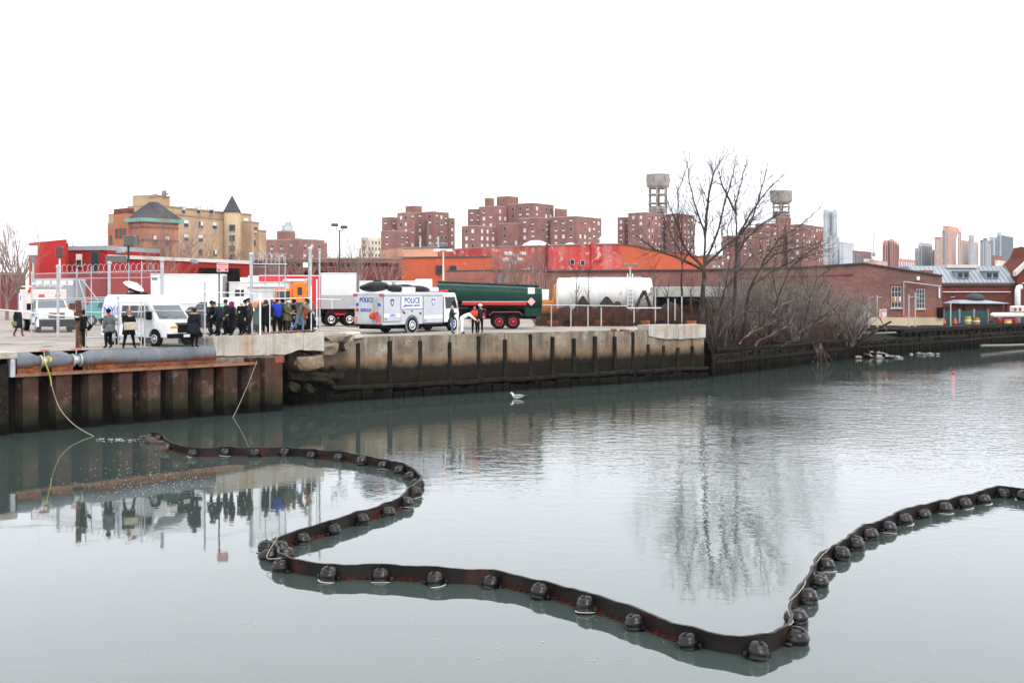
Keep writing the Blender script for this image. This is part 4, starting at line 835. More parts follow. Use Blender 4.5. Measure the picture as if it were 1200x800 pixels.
bx(t, 'dish_mount', M_black, -1.6, -.6, -.25, .25, 2.53, 2.62); m = MB(); m.tube([(-1.1, 0, 2.6), (-1.15, -.05, 2.85), (-1.35, -.1, 2.98)], [.16, .14, .12], 8); m.tube([(-1.9, .1, 2.78), (-1.1, 0, 2.74)], .07, 6); m.build('dish_arm', M_black, t)
m = MB(); pr = [(.05, 0), (.35, .05), (.6, .17), (.68, .25), (.66, .27), (.35, .09), (.05, .04)]; m.lathe(pr, 18); me = m.mesh('dish', M_white, True); me.transform(Matrix.Translation((-1.1, -.1, 3.1)) @ Matrix.Scale(.8, 4) @ Matrix.Rotation(R(205), 4, 'Y') @ Matrix.Rotation(R(12), 4, 'X')); link('dish', me, t)
bx(t, 'feed_box', M_dwhite, -1.5, -1.15, -.25, .1, 2.95, 3.12, .03); bx(t, 'marker_lamp', M_galv, -1.55, -1.4, -.88, -.8, 2.3, 2.42)

# --- pickup based police rescue truck facing the camera on the far left
t = thing('police_rescue_truck', 'white rescue truck with red light bar and black push bumper facing the camera', 'truck'); place(t, (2.1, -1.02, 0), 43.5, 389.5, -57); t.scale = (1.08,) * 3
h = tbl([(.5, .98), (1.25, 1.0), (1.35, .94), (2.05, .78)])
prof = [(.2, .55), (2.75, .55), (2.85, .8), (2.8, 1.2), (2.6, 1.32), (1.5, 1.42), (.95, 2.02), (.75, 2.1), (-.1, 2.1), (-.1, .55)]
m = MB(); m.profile(prof, lambda x, z: h(z)); bevel(smooth_by_angle(m.build('cab', M_white, t), 25), .05, 2)
pane(t, 'windshield', M_shield, [(1.47, .84, 1.46), (1.47, -.84, 1.46), (1.0, -.72, 1.97), (1.0, .72, 1.97)][::-1])
for s in (-1, 1):
    pane(t, 'side_window', M_glass, sidequad(h, s, .05, 1.4, 1.25, 1.4, .85, 1.95, .1, 1.97)); bx(t, 'mirror', M_black, 1.1, 1.25, *((s * 1.05, s * 1.4) if s > 0 else (s * 1.4, s * 1.05)), 1.35, 1.75, .03)
    wheel(t, 1.95, s * .9, .42, .26, M_galv); wheel(t, -2.0, s * .9, .42, .3, M_galv)
    bx(t, 'headlight', M_lamp, 2.8, 2.88, s * .72 - .2, s * .72 + .2, .86, 1.08, .02); bx(t, 'grille_lamp', M_red, 2.83, 2.9, s * .3 - .1, s * .3 + .1, 1.1, 1.2); m = MB(); m.lathe([(.52, s * .99 - .012), (.52, s * .99 + .012)], 20, (1.95, 0, .44), 'y'); m.build('wheel_arch', M_black, t)
bx(t, 'grille', M_chrome, 2.8, 2.87, -.48, .48, .85, 1.24, .02)
for z in (.92, 1.02, 1.12): bx(t, 'grille_bar', M_black, 2.872, 2.885, -.42, .42, z - .03, z + .03)
bx(t, 'push_bumper', M_black, 2.9, 3.2, -1.05, 1.05, .38, .78, .03); bx(t, 'bumper_edge', M_chrome, 2.88, 3.22, -1.1, 1.1, .785, .85, .02); bx(t, 'bumper_side', M_white, 2.85, 3.2, -1.16, -1.06, .38, .84)
bx(t, 'light_bar', M_red, .45, .75, -.62, .62, 2.12, 2.3, .04); bx(t, 'light_bar_lens', M_lamp, .76, .78, -.3, .3, 2.14, 2.28)
bx(t, 'rescue_box', pmat('pale_body', (.62, .55, .52), .4, .06, 2), -2.9, -.14, -1.15, 1.15, .75, 2.6, .04); bx(t, 'side_panel', M_white, -3.1, -1.7, -1.17, -1.152, 1.0, 2.35); bx(t, 'blue_band', paint(.05, .12, .45), .25, 1.2, -1.02, -1.0, .95, 1.12); bx(t, 'door_badge', paint(.1, .18, .55), -2.6, -2.2, -1.18, -1.172, 1.9, 2.2)
for y in (-.75, -.35, .05, .4): m = MB(); m.lathe([(.05, -.08), (.13, -.02), (.13, .08), (.1, .09)], 10, (-.3, y, 2.9), 'x'); m.tube([(-.3, y, 2.7), (-.3, y, 2.84)], .02, 4); m.build('spot_lamp', M_chrome, t)
bx(t, 'roof_rack', M_dwhite, -3.1, -.5, -1.0, 1.0, 2.74, 2.84, .02); bx(t, 'corner_lamp', M_red, -.16, -.08, -1.12, -.95, 2.4, 2.6)
lettering('door_lettering', 'POLICE', .2, paint(.08, .12, .5), t, face_mat((.7, -1.012, 1.15), (1, 0, 0), (0, 0, 1)), 1, .006)
bx(t, 'chassis', M_black, -3.1, 2.7, -.5, .5, .35, .74)

# --- large silver police emergency truck seen from behind
t = thing('police_emergency_truck', 'silver and white police emergency truck with rolled black bags on its roof', 'truck'); place(t, (-4.0, -1.22, 0), 449, 391.5, 55)
BL = 2.05
bx(t, 'box_body', M_silver, -4.0, BL, -1.2, 1.2, .55, 2.5, .03); bx(t, 'roof_rim', M_white, -4.02, BL + .02, -1.22, 1.22, 2.5, 2.62, .02); bx(t, 'chassis', M_black, -3.9, 3.6, -.9, .9, .3, .56)
bx(t, 'tail_board', M_black, -4.35, -4.0, -1.15, 1.15, .5, .6, .02); bx(t, 'tow_bar', M_rust, -4.6, -4.2, .5, 1.3, .42, .52)
comp = [(-3.95, -2.35, .78, 2.36), (-2.25, -.15, 1.55, 2.36), (-.05, 1.98, .62, 2.36)]
for k, (a, b, z0, z1) in enumerate(comp):
    bx(t, 'door_gap', M_black, a - .03, b + .03, -1.212, -1.2, z0 - .03, z1 + .03); d_ = bx(t, 'compartment_door', M_silver if k != 1 else M_white, a, b, -1.235, -1.2, z0, z1, .012); bx(t, 'handle', M_black, a + .1, a + .25, -1.25, -1.235, z0 + .12, z0 + .18, 0, d_)
    if k != 1: bx(t, 'blue_edge', M_white, a + .02, b - .02, -1.24, -1.2355, z0 + .28, z0 + .48, 0, d_)
F_ = lambda x, z, y=-1.245: face_mat((x, y, z), (1, 0, 0), (0, 0, 1))
M_pblue = paint(.04, .09, .45)
lettering('side_lettering', 'POLICE', .36, M_pblue, t, F_(-1.2, 1.93), .95, .012); lettering('service_lettering', 'EMERGENCY SERVICE', .13, M_pblue, t, F_(-1.2, 1.7), .95, .004); lettering('fleet_number', '2892', .17, M_pblue, t, F_(-3.1, 1.08), 1.2, .006)
def shield(x, z, s, mat):
    m = MB(); pts = [(-.5, .6), (-.2, .7), (0, .62), (.2, .7), (.5, .6), (.45, 0), (.25, -.4), (0, -.65), (-.25, -.4), (-.45, 0)]; m.slab([(x + p * s, -1.238, z + q * s) for p, q in pts], (0, -.008, 0)); m.build('badge', mat, t)
    m = MB(); m.slab([(x + p * s * .6, -1.247, z + q * s * .6) for p, q in pts], (0, -.005, 0)); m.build('badge_centre', M_silver if mat is M_black else M_lamp, t)
shield(-3.15, 1.95, .34, M_black); shield(.95, 1.95, .34, M_pblue)
m = MB(); m.lathe([(.66, -1.2225), (.66, -1.2165), (.6, -1.2165), (.6, -1.2225)], 26, (-1.2, 0, .5), 'y'); m.build('wheel_arch_trim', M_greyd, t)
m = MB(); m.lathe([(.62, -1.21), (.62, -1.203)], 24, (-1.2, 0, .5), 'y'); m.build('wheel_arch', M_black, t)
for s in (-1, 1): wheel(t, -1.2, s * 1.06, .5, .36, M_dwhite, .62); wheel(t, 3.15, s * 1.05, .5, .28, M_dwhite, .62)
for x, z, mt in ((-1.95, 1.3, M_black), (-2.08, 1.38, M_red), (-.35, 1.25, M_black), (-1.2, 1.42, M_greyd)): bx(t, 'filler_cap', mt, x - .07, x + .07, -1.23, -1.2, z - .06, z + .06)
# rear
RX = -4.012
bx(t, 'rear_door', M_silver, RX - .02, RX + .01, -1.1, 1.1, .62, 2.44); B_ = lambda y, z: face_mat((RX - .035, y, z), (0, -1, 0), (0, 0, 1))
lettering('rear_lettering', 'POLICE', .3, M_pblue, t, B_(.15, 2.0), .85, .01); lettering('rear_lettering', 'RESCUE', .2, M_pblue, t, B_(.2, 1.4), .9, .006)
for y, z, mt in ((.93, 1.85, M_pblue), (-.93, 1.85, M_pblue), (.93, 1.5, M_red), (-.75, 1.3, M_red)): m = MB(); m.lathe([(.11, -.06), (.11, 0)], 12, (RX, y, z), 'x'); m.build('round_lamp', mt, t)
for y in (1.12, -1.12): bx(t, 'beacon', paint(.55, .06, .12), RX - .12, RX + .1, y - .16, y + .16, 2.36, 2.55, .04)
for y in (.95,): bx(t, 'tail_lamp', paint(.6, .2, .2), RX - .1, RX, y, y + .2, .7, 1.1)
bx(t, 'ladder_rail', M_galv, RX - .12, RX - .08, -.45, -.41, .7, 2.3); bx(t, 'ladder_rail', M_galv, RX - .12, RX - .08, -.75, -.71, .7, 2.3)
for z in (.9, 1.2, 1.5, 1.8, 2.1): bx(t, 'rung', M_galv, RX - .12, RX - .09, -.72, -.44, z, z + .03)
m = MB(); m.lathe([(.22, -.12), (.22, .12)], 14, (RX - .2, -.55, 1.15), 'y'); m.lathe([(.1, -.25), (.1, .25)], 10, (RX - .2, -.95, .95), 'z'); m.build('red_hose_reel', paint(.5, .06, .03), t)
# cab
h = tbl([(.5, 1.1), (1.4, 1.1), (2.5, .98)])
prof = [(2.25, .6), (3.85, .6), (3.95, 1.2), (3.9, 1.6), (3.72, 2.4), (3.62, 2.58), (2.25, 2.58)]
m = MB(); m.profile(prof, lambda x, z: h(z)); bevel(smooth_by_angle(m.build('cab', M_white, t), 25), .05, 2)
for s in (-1, 1): pane(t, 'cab_window', M_glass, sidequad(h, s, 2.5, 1.55, 3.7, 1.55, 3.55, 2.3, 2.5, 2.3)); bx(t, 'mirror', M_black, 3.7, 3.85, *((1.15, 1.45) if s > 0 else (-1.45, -1.15)), 1.6, 2.1, .03)
pane(t, 'windshield', M_shield, [(3.91, .95, 1.62), (3.91, -.95, 1.62), (3.74, -.9, 2.34), (3.74, .9, 2.34)][::-1]); bx(t, 'light_bar', M_red, 2.6, 3.2, -.75, .75, 2.6, 2.78, .05); bx(t, 'cab_gap', M_black, BL + .04, 2.24, -1.1, 1.1, .5, 2.3)
# roof load: boom with bucket, pale box, long bags
bx(t, 'boom_arm', M_white, -2.2, 1.6, .15, .5, 2.95, 3.2, .03); bx(t, 'bucket', M_white, 1.0, 1.75, -.55, .4, 2.7, 3.5, .06); bx(t, 'bucket_neck', M_white, 1.75, 2.6, -.4, .3, 2.66, 2.95, .05); bx(t, 'pale_box', M_white, -1.9, -.7, -1.1, -.5, 2.64, 2.95, .03); bx(t, 'floodlight', M_black, -3.4, -2.95, -.2, .2, 3.05, 3.4, .05); bx(t, 'boom_post', M_galv, -2.3, -2.1, -.6, -.45, 2.63, 3.3)
def bag(x0, x1, y, r, tilt):
    m = MB(); n = 9; pts = []; rr = []
    for i in range(n): f = i / (n - 1); pts.append((x0 + (x1 - x0) * f, y + .08 * math.sin(5 * f), 2.64 + r + tilt * f)); rr.append(r * (max(.08, math.sin(math.pi * (f * .92 + .04))) ** .55))
    m.tube(pts, rr, 9); m.build('black_bag', pmat('black_vinyl', (.02, .02, .022), .35, .2, 3), t, True)
bag(-4.7, -2.5, -.3, .33, .05); bag(-3.0, -1.4, -.7, .27, -.1); bag(-1.0, 1.1, -.7, .24, -.1); bag(-4.2, -2.0, .5, .28, 0); bag(-2.0, .2, .0, .22, .15)

# --- green tanker lorry
t = thing('tanker_lorry', 'dark green tanker lorry with red stripe and tandem wheels', 'truck'); place(t, (-1.95, 1.15, 0), 593, 385.5, 184)
M_green = pmat('dark_green_paint', (.01, .055, .04), .35, .15, 2, spec=.12); n = 24
m = MB(); pr = []
xs = [(-4.55, .9), (-4.5, .98), (-2, 1.0), (2.9, 1.0), (2.95, .96)]
vs_ = []; 
for x, k in xs:
    for i in range(n):
        a = 2 * math.pi * i / n; ca, sa_ = math.cos(a), math.sin(a); e = .62
        vs_.append((x, 1.2 * k * math.copysign(abs(ca) ** e, ca), 2.3 + .04 * x + .86 * k * math.copysign(abs(sa_) ** e, sa_)))
fs = [(i * n + k, i * n + (k + 1) % n, (i + 1) * n + (k + 1) % n, (i + 1) * n + k) for i in range(len(xs) - 1) for k in range(n)] + [tuple(range(n))[::-1], tuple((len(xs) - 1) * n + k for k in range(n))]
m.add(vs_, fs); smooth_by_angle(m.build('tank', M_green, t), 40)
m = MB(); m.tube([(-4.4, 0, 3.06), (2.9, 0, 3.34)], .12, 6); m.build('top_walkway', paint(.01, .03, .022), t); 
for x in (-3, -1, 1, 2.3): m = MB(); m.lathe([(.28, 0), (.28, .14), (.1, .16)], 12, (x, 0, 3.16 + .04 * x)); m.build('hatch', M_green, t)
bx(t, 'red_stripe', M_red, -3.4, 1.7, 1.205, 1.23, 1.72, 1.9); bx(t, 'white_line', M_dwhite, -3.5, 1.7, 1.203, 1.228, 1.93, 1.97); bx(t, 'skirt', M_green, -4.5, -3.3, -1.15, 1.15, .9, 1.5, .03); bx(t, 'side_box', M_red, -.5, .4, .85, 1.18, .75, 1.45, .03); bx(t, 'chassis', M_black, -4.2, 4.6, -.5, .5, .7, 1.45)
for s in (-1, 1):
    for x in (-1.45, -2.45): wheel(t, x, s * 1.02, .5, .34, paint(.35, .03, .04), .6)
    wheel(t, 4.3, s * 1.0, .5, .3, M_dwhite, .6); m = MB(); m.tube([(-.75, s * 1.15, .95), (-1.0, s * 1.15, 1.2), (-2.9, s * 1.15, 1.2), (-3.15, s * 1.15, .95)], .06, 6); m.build('mudguard', paint(.2, .02, .02), t)
def diamond(x, z, r, mt):
    m = MB(); m.slab([(x - r, 1.2, z), (x, 1.2, z - r), (x + r, 1.2, z), (x, 1.2, z + r)], (0, .015, 0)); m.build('placard', mt, t)
diamond(-3.75, 1.95, .3, paint(.7, .35, .35)); bx(t, 'white_placard', M_dwhite, -4.0, -3.5, 1.19, 1.205, 2.5, 2.95)
prof = [(3.3, .6), (5.3, .6), (5.5, 1.2), (5.45, 1.6), (5.1, 2.6), (3.4, 2.65), (3.3, 2.5)]; m = MB(); m.profile(prof, lambda x, z: 1.15 if z < 1.7 else 1.05); bevel(smooth_by_angle(m.build('cab', M_green, t), 25), .05, 2); bx(t, 'front_bumper', M_chrome, 5.3, 5.6, -1.15, 1.15, .5, .8, .03)
for s in (-1, 1): pane(t, 'cab_window', M_glass, [(3.6, s * 1.16, 1.7), (5.2, s * 1.16, 1.7), (4.95, s * 1.09, 2.4), (3.6, s * 1.09, 2.4)][::(1 if s < 0 else -1)])

# --- box shaped trailers and trucks behind
def box_truck(name, label, u, v, ang, L, Wd, z0, z1, mat, cat='trailer', local=None, ribs=0, top=None, wheels=True, feet=True):
    t = thing(name, label, cat, group=None); place(t, local or (-L / 2, -Wd / 2, 0), u, v, ang); bx(t, 'box', mat, -L / 2, L / 2, -Wd / 2, Wd / 2, z0, z1, .04); bx(t, 'roof_edge', top or M_dwhite, -L / 2 - .02, L / 2 + .02, -Wd / 2 - .02, Wd / 2 + .02, z1 + .004, z1 + .1, .02)
    bx(t, 'chassis', M_black, -L / 2 + .2, L / 2 - .2, -.5, .5, .55, z0)
    for k in range(ribs):
        for s in (-1, 1): x = -L / 2 + L * (k + 1) / (ribs + 1); bx(t, 'rib', top or M_dwhite, x - .04, x + .04, *((Wd / 2, Wd / 2 + .03) if s > 0 else (-Wd / 2 - .03, -Wd / 2)), z0 + .1, z1 - .1)
    if wheels:
        for s in (-1, 1):
            for x in (-L / 2 + 1.2, -L / 2 + 2.35): wheel(t, x, s * (Wd / 2 - .2), .5, .3, M_galv)
    return t
t = box_truck('box_trailer', 'white box trailer parked before the red garage door opening', 263, 381, 10, 5.6, 2.5, 1.1, 3.95, M_white, local=(2.8, -1.25, 0), ribs=0); bx(t, 'door_frame', paint(.2, .2, .2), 2.65, 2.82, -1.27, 1.27, 1.0, 3.9); bx(t, 'corner_vent', M_greyd, -2.7, -2.3, -1.262, -1.25, 3.55, 3.8)
t = box_truck('travel_trailer', 'pale travel trailer with small dark window right of the white box trailer', 268, 380.5, 6, 4.6, 2.3, .8, 3.35, M_dwhite, local=(-2.3, -1.15, 0), ribs=4); pane(t, 'window', M_glass, [(-1.8, -1.16, 2.3), (-1.1, -1.16, 2.3), (-1.1, -1.16, 2.8), (-1.8, -1.16, 2.8)]); bx(t, 'roof_cooler', M_white, -1.5, -.4, -.5, .5, 3.46, 3.8, .06); bx(t, 'awning_roll', M_white, -.8, 2.1, -1.3, -1.16, 3.0, 3.15, .04)
t = box_truck('red_trailer', 'red box trailer with white front end and white script', 400, 378, 8, 7.0, 2.5, 1.1, 3.95, paint(.62, .018, .025, .35), local=(3.4, -1.25, 0)); bx(t, 'white_end', M_dwhite, -4.4, -3.5, -1.27, 1.27, 1.0, 4.0, .04); lettering('white_script', 'fresh', .75, M_white, t, face_mat((.8, -1.262, 3.0), (1, 0, 0), (0, 0, 1)), 1.4, .02) if False else None
bx(t, 'white_post', M_white, -1.35, -1.25, -1.275, -1.25, 1.1, 3.9)
m = MB()
for k in range(3):
    x = -2.0 + k * 2.2; m.tube([(x + .5 * f + .12 * math.sin(9 * f), -1.27, 3.15 + .28 * math.sin(6 * f + k)) for f in [q / 14 for q in range(15)]], .06, 5)
m.build('white_script', M_white, t)
t = box_truck('grey_trailer', 'white and grey trailer end between red trailer and police truck', 418, 378, 12, 3.0, 2.5, 1.1, 4.15, pmat('trailer_white', (.6, .6, .6), .5, .06, 1), local=(1.5, -1.25, 0)); bx(t, 'grey_lower_panel', paint(.33, .33, .34), -1.48, 1.4, -1.268, -1.25, 1.15, 2.35); bx(t, 'corner_post', paint(.16, .15, .14), 1.5, 1.72, -1.27, -1.0, 1.0, 4.1)
t = box_truck('long_trailer', 'long pale blue white trailer behind the police truck roof', 506, 372, 9, 8.0, 2.5, 1.1, 3.65, pmat('pale_blue_white', (.55, .6, .66), .5, .06, 1), local=(4.0, -1.25, 0), ribs=0)
t = box_truck('grey_box_truck', 'grey box truck with white top rail at the far left', 37, 378.5, -4, 3.6, 2.4, .9, 3.6, pmat('grey_box', (.26, .28, .31), .5, .1, 1), 'truck', (-1.8, -1.2, 0)); bx(t, 'top_rail', M_white, -1.82, 1.82, -1.23, -1.2, 3.2, 3.58)
for x in (-1.5, -.8, -.1, .6, 1.3): bx(t, 'rail_slot', M_greyd, x - .05, x + .05, -1.24, -1.23, 3.25, 3.55)
# --- orange semi tractor facing left with tandem wheels
t = thing('semi_tractor', 'orange semi tractor with bare rear frame and chromed tandem wheels', 'truck'); place(t, (-2.3, 1.15, 0), 399, 382.3, 196)
M_or = paint(.75, .17, .02); bx(t, 'sleeper', M_or, .2, 1.3, -1.15, 1.15, 1.3, 3.35, .08); bx(t, 'cab', M_or, 1.3, 2.6, -1.05, 1.05, 1.1, 2.9, .1); bx(t, 'hood', M_or, 2.6, 4.3, -.75, .75, .9, 1.9, .12); bx(t, 'roof_fairing', M_dwhite, .3, 1.9, -.95, .95, 3.36, 3.62, .1)
pane(t, 'sleeper_window', M_glass, [(.95, 1.16, 2.4), (.6, 1.16, 2.4), (.6, 1.16, 3.0), (.95, 1.16, 3.0)]); pane(t, 'door_window', M_glass, [(2.45, 1.06, 2.0), (1.5, 1.06, 2.0), (1.5, 1.06, 2.7), (2.45, 1.06, 2.7)]); pane(t, 'windshield', M_shield, [(2.61, -.9, 2.0), (2.61, .9, 2.0), (2.61, .9, 2.75), (2.61, -.9, 2.75)])
bx(t, 'frame_rail', M_black, -3.6, 4.2, -.55, .55, .7, 1.0); bx(t, 'fifth_wheel', paint(.4, .02, .03), -2.9, -1.5, -.5, .5, 1.0, 1.25, .03); bx(t, 'axle_cover', paint(.4, .02, .03), -3.2, -1.3, .6, 1.0, .85, 1.0); bx(t, 'deck_plate', M_black, -3.5, .1, -1.1, 1.1, 1.26, 1.32)
for s in (-1, 1):
    for x in (-1.6, -3.0): wheel(t, x, s * 1.02, .52, .4, M_chrome, .55)
    wheel(t, 3.2, s * .95, .52, .3, M_chrome, .55); bx(t, 'headlight', M_lamp, 4.28, 4.36, s * .55 - .12, s * .55 + .12, 1.1, 1.3); m = MB(); m.tube([(.1, s * .95, 1.2), (.1, s * .95, 3.7)], .07, 8); m.build('exhaust', M_chrome, t)
# --- smaller vehicles half hidden
def car(name, label, u, v, ang, local, prof, hw, mat, wins_, ws, wheels, r=.36, extra=None, cat='car', glass=None):
    t = thing(name, label, cat); place(t, local, u, v, ang); h = tbl(hw); m = MB(); m.profile(prof, lambda x, z: h(z)); bevel(smooth_by_angle(m.build('body', mat, t), 25), .05, 2)
    for s in (-1, 1):
        for w in wins_: pane(t, 'side_window', glass or M_glass, sidequad(h, s, *w))
        for x in wheels: wheel(t, x, s * (h(.5) - .1), r, .24, M_galv)
        bx(t, 'headlight', M_lamp, prof[2][0] - .06, prof[2][0] + .03, s * .65 - .16, s * .65 + .16, .75, .9); bx(t, 'mirror', mat, wins_[0][2] - .1, wins_[0][2] + .03, *((h(1.2) + .01, h(1.2) + .2) if s > 0 else (-h(1.2) - .2, -h(1.2) - .01)), wins_[0][1], wins_[0][1] + .2, .02)
    (a, az), (b, bz) = ws; pane(t, 'windshield', M_shield, [(a, h(az) - .08, az), (a, -h(az) + .08, az), (b, -h(bz) + .08, bz), (b, h(bz) - .08, bz)][::-1]); bx(t, 'bumper', M_black, prof[2][0] - .1, prof[2][0] + .1, -h(.5), h(.5), .4, .6, .03)
    return t
vp = [(-2.6, .45), (2.35, .42), (2.5, .7), (2.4, 1.1), (1.9, 1.25), (1.15, 2.0), (.8, 2.2), (-2.5, 2.25), (-2.6, 1.9)]
t = car('delivery_van', 'white delivery van with green lettering behind the dark car', 212, 384.5, 192, (2.4, .95, 0), vp, [(.4, .95), (1.25, .98), (2.25, .86)], M_white, [(.55, 1.35, 1.6, 1.35, 1.1, 1.9, .55, 1.9)], ((1.88, 1.3), (1.2, 1.95)), (1.65, -1.65), cat='van')
bx(t, 'green_sign', paint(.05, .4, .12), -.9, .2, .99, 1.0, 1.45, 1.8); lettering('sign_lettering', 'FRESH', .2, M_white, t, face_mat((-.35, 1.003, 1.54), (-1, 0, 0), (0, 0, 1)), 1.2, .006)
sp_ = [(-2.3, .45), (2.2, .42), (2.3, .7), (2.2, 1.0), (1.2, 1.12), (.55, 1.7), (-1.9, 1.74), (-2.25, 1.2)]
car('dark_suv', 'black sport utility car behind the people at the parapet', 262, 392, 158, (-2.2, .9, 0), sp_, [(.4, .9), (1.1, .92), (1.75, .72)], paint(.02, .022, .028, .25), [(.1, 1.14, 1.0, 1.14, .5, 1.6, .1, 1.62), (-.9, 1.14, 0, 1.14, 0, 1.62, -.9, 1.62), (-1.9, 1.14, -1.0, 1.14, -1.0, 1.62, -1.75, 1.6)], ((1.18, 1.15), (.6, 1.66)), (1.45, -1.4), .38)
gp = [(-2.4, .5), (2.3, .5), (2.4, .8), (2.35, 1.25), (1.1, 1.4), (.85, 1.95), (-2.3, 2.0), (-2.4, 1.4)]
car('green_utility_vehicle', 'dull green utility vehicle with pale roof behind the photographers', 357, 390, 172, (-2.3, .95, 0), gp, [(.4, .95), (1.4, .95), (2.0, .82)], pmat('dull_green', (.06, .11, .09), .5, .15, 2), [(.05, 1.45, 1.0, 1.45, .75, 1.88, .05, 1.9), (-1.1, 1.45, -.05, 1.45, -.05, 1.9, -1.1, 1.9), (-2.2, 1.45, -1.2, 1.45, -1.2, 1.9, -2.1, 1.9)], ((1.08, 1.44), (.88, 1.9)), (1.5, -1.5), .42)
tp = [(-1.9, .5), (1.8, .5), (1.9, .8), (1.8, 1.3), (1.3, 1.7), (.4, 2.1), (-.9, 2.05), (-1.5, 1.8), (-1.9, 1.2)]
car('teal_cab_truck', 'old teal rounded truck cab behind the wire fence', 98, 381, -10, (-1.9, -.9, 0), tp, [(.4, .95), (1.3, .95), (2.1, .6)], pmat('teal_paint', (.06, .26, .27), .4, .15, 1.5), [(-.7, 1.45, .6, 1.45, .4, 1.9, -.6, 1.9)], ((1.28, 1.5), (.6, 1.98)), (1.2, -1.2), .4, cat='truck')
car('parked_white_car', 'white car with its rear end showing beside the green utility vehicle', 300, 386, 165, (-2.0, .85, 0), [(-2.1, .4), (2.1, .4), (2.2, .6), (2.1, .85), (1.1, 1.0), (.4, 1.45), (-1.2, 1.48), (-2.0, 1.05)], [(.4, .85), (.95, .88), (1.5, .68)], M_white, [(.1, 1.02, .85, 1.02, .35, 1.38, .1, 1.4), (-1.2, 1.02, 0, 1.02, 0, 1.4, -1.0, 1.4)], ((1.05, 1.03), (.45, 1.42)), (1.35, -1.3), .32)

# --- white storage tank on saddles with ladder
t = thing('storage_tank', 'big white horizontal storage tank with ladder above the scrap heap', 'tank', (X(708, 100), 100, LZ), R(-2)); Lh = (763 - 654) / 2 / F * 100
M_tankw = pmat('white_tank_paint', (.66, .66, .64), .5, .06, .8, patch=[((.42, .34, .26), .64, .74, 1.2)], streak=[((.3, .25, .2), .55, .7)])
zc = Zv(344, 100) - LZ; r = 1.42
m = MB(); m.lathe([(.1, -Lh - .16), (.8, -Lh - .12), (1.25, -Lh - .05), (r, -Lh + .05), (r, Lh - .05), (1.25, Lh + .05), (.8, Lh + .12), (.1, Lh + .16)], 30, (0, 0, zc), 'x'); smooth_by_angle(m.build('shell', M_tankw, t), 30)
for x in (-2.6, 2.6): bx(t, 'saddle', M_parapet, x - .3, x + .3, -1.1, 1.1, 0, zc - .9, .03)
lx = X(737, 100) - X(708, 100)
for x in (lx - .22, lx + .22): m = MB(); m.tube([(x, -1.55, .3), (x, -1.55, zc + 1.55), (x, -1.3, zc + 1.75), (x, -.9, zc + 1.6)], .035, 5); m.build('ladder_rail', M_white, t)
for k in range(11): m = MB(); m.tube([(lx - .22, -1.55, .5 + .34 * k), (lx + .22, -1.55, .5 + .34 * k)], .025, 4); m.build('rung', M_white, t)
for x in (-2.7, -.9, .9, 2.7): m = MB(); m.lathe([(r + .008, x - .02), (r + .008, x + .02)], 30, (0, 0, zc), 'x'); m.build('weld_band', M_tankw, t)
m = MB(); m.tube([(-3, 0, zc + r + .05), (3.4, 0, zc + r + .05)], .03, 4); m.build('top_pipe', M_galv, t)
t = box_truck('flat_white_trailer', 'low white trailer roof showing between the tree trunks', 850, 378, 2, 6.2, 2.4, 2.2, 2.95, pmat('faded_trailer', (.42, .42, .38), .8, .12, 1), local=(3.0, -1.2, 0))
# --- small yellow digger arm left of the tank
t = thing('yellow_excavator', 'orange yellow excavator arm left of the white tank', 'excavator', (X(647, 103), 103, LZ), 0); t.scale = (.62, .62, .95)
M_yel = paint(.5, .19, .03); bx(t, 'body', M_yel, -1.8, .2, -.8, .8, .7, 1.9, .08); bx(t, 'cab', M_white, -1.6, -.5, -.7, .7, 1.95, 3.0, .06); bx(t, 'track', M_black, -1.9, .3, -1.1, -.6, 0, .68, .15); bx(t, 'track', M_black, -1.9, .3, .6, 1.1, 0, .68, .15); m = MB(); m.tube([(.2, -.3, 1.5), (.35, -.3, 3.3), (.75, -.3, 3.5)], [.22, .2, .15], 4); m.build('boom', M_yel, t); m = MB(); m.tube([(.75, -.3, 3.5), (.95, -.3, 2.1)], [.15, .12], 4); m.build('dipper', M_yel, t); bx(t, 'bucket', M_yel, .7, 1.2, -.6, 0, 1.6, 2.1, .05)
# ------------------------------------------------------------------ fences, signs, lamps
def post(root, name, x, y, z0, z1, r, mat, cap=False):
    m = MB(); m.lathe([(r, z0), (r, z1)] + ([(r * 1.5, z1 + .01), (r * 1.3, z1 + .1), (.01, z1 + .15)] if cap else []), 8, (x, y, 0)); return m.build(name, mat, root, True) if False else m.build(name, mat, root)
def chain_mesh(root, L, z0, z1, pitch=.085, r=.006, x0=0, y=0, mat=None):
    """woven diamond wire between x0 and x0+L"""
    m = MB(); Hh = z1 - z0; k = -Hh
    while k < L:
        for sgn in (1, -1):
            a, b = k, k + Hh
            xa, xb = max(a, 0), min(b, L)
            if xb - xa < .02: continue
            za, zb = (z0 + xa - a, z0 + xb - a) if sgn > 0 else (z1 - (xa - a), z1 - (xb - a))
            m.tube([(x0 + xa, y + .003 * sgn, za), (x0 + xb, y + .003 * sgn, zb)], r, 3, False)
        k += pitch
    return m.build('wire_mesh', mat or M_wire, root)
def razor(root, xa, xb, z, y=0, r=.28, pitch=.42):
    m = MB(); n = int((xb - xa) / pitch * 9); pts = []
    for i in range(n + 1): a = 2 * math.pi * i / 9; pts.append((xa + (xb - xa) * i / n, y + r * math.cos(a), z + r * math.sin(a) + .02 * math.sin(3.1 * i)))
    m.tube(pts, .012, 3, False); return m.build('razor_wire', M_galv, root)
def line_fence(name, label, pa, pb, cat='fence', z=LZ):
    t = thing(name, label, cat, (pa[0], pa[1], z), math.atan2(pb[1] - pa[1], pb[0] - pa[0])); return t, (lambda u: s_at(u, pa, pb)), math.dist(pa, pb)
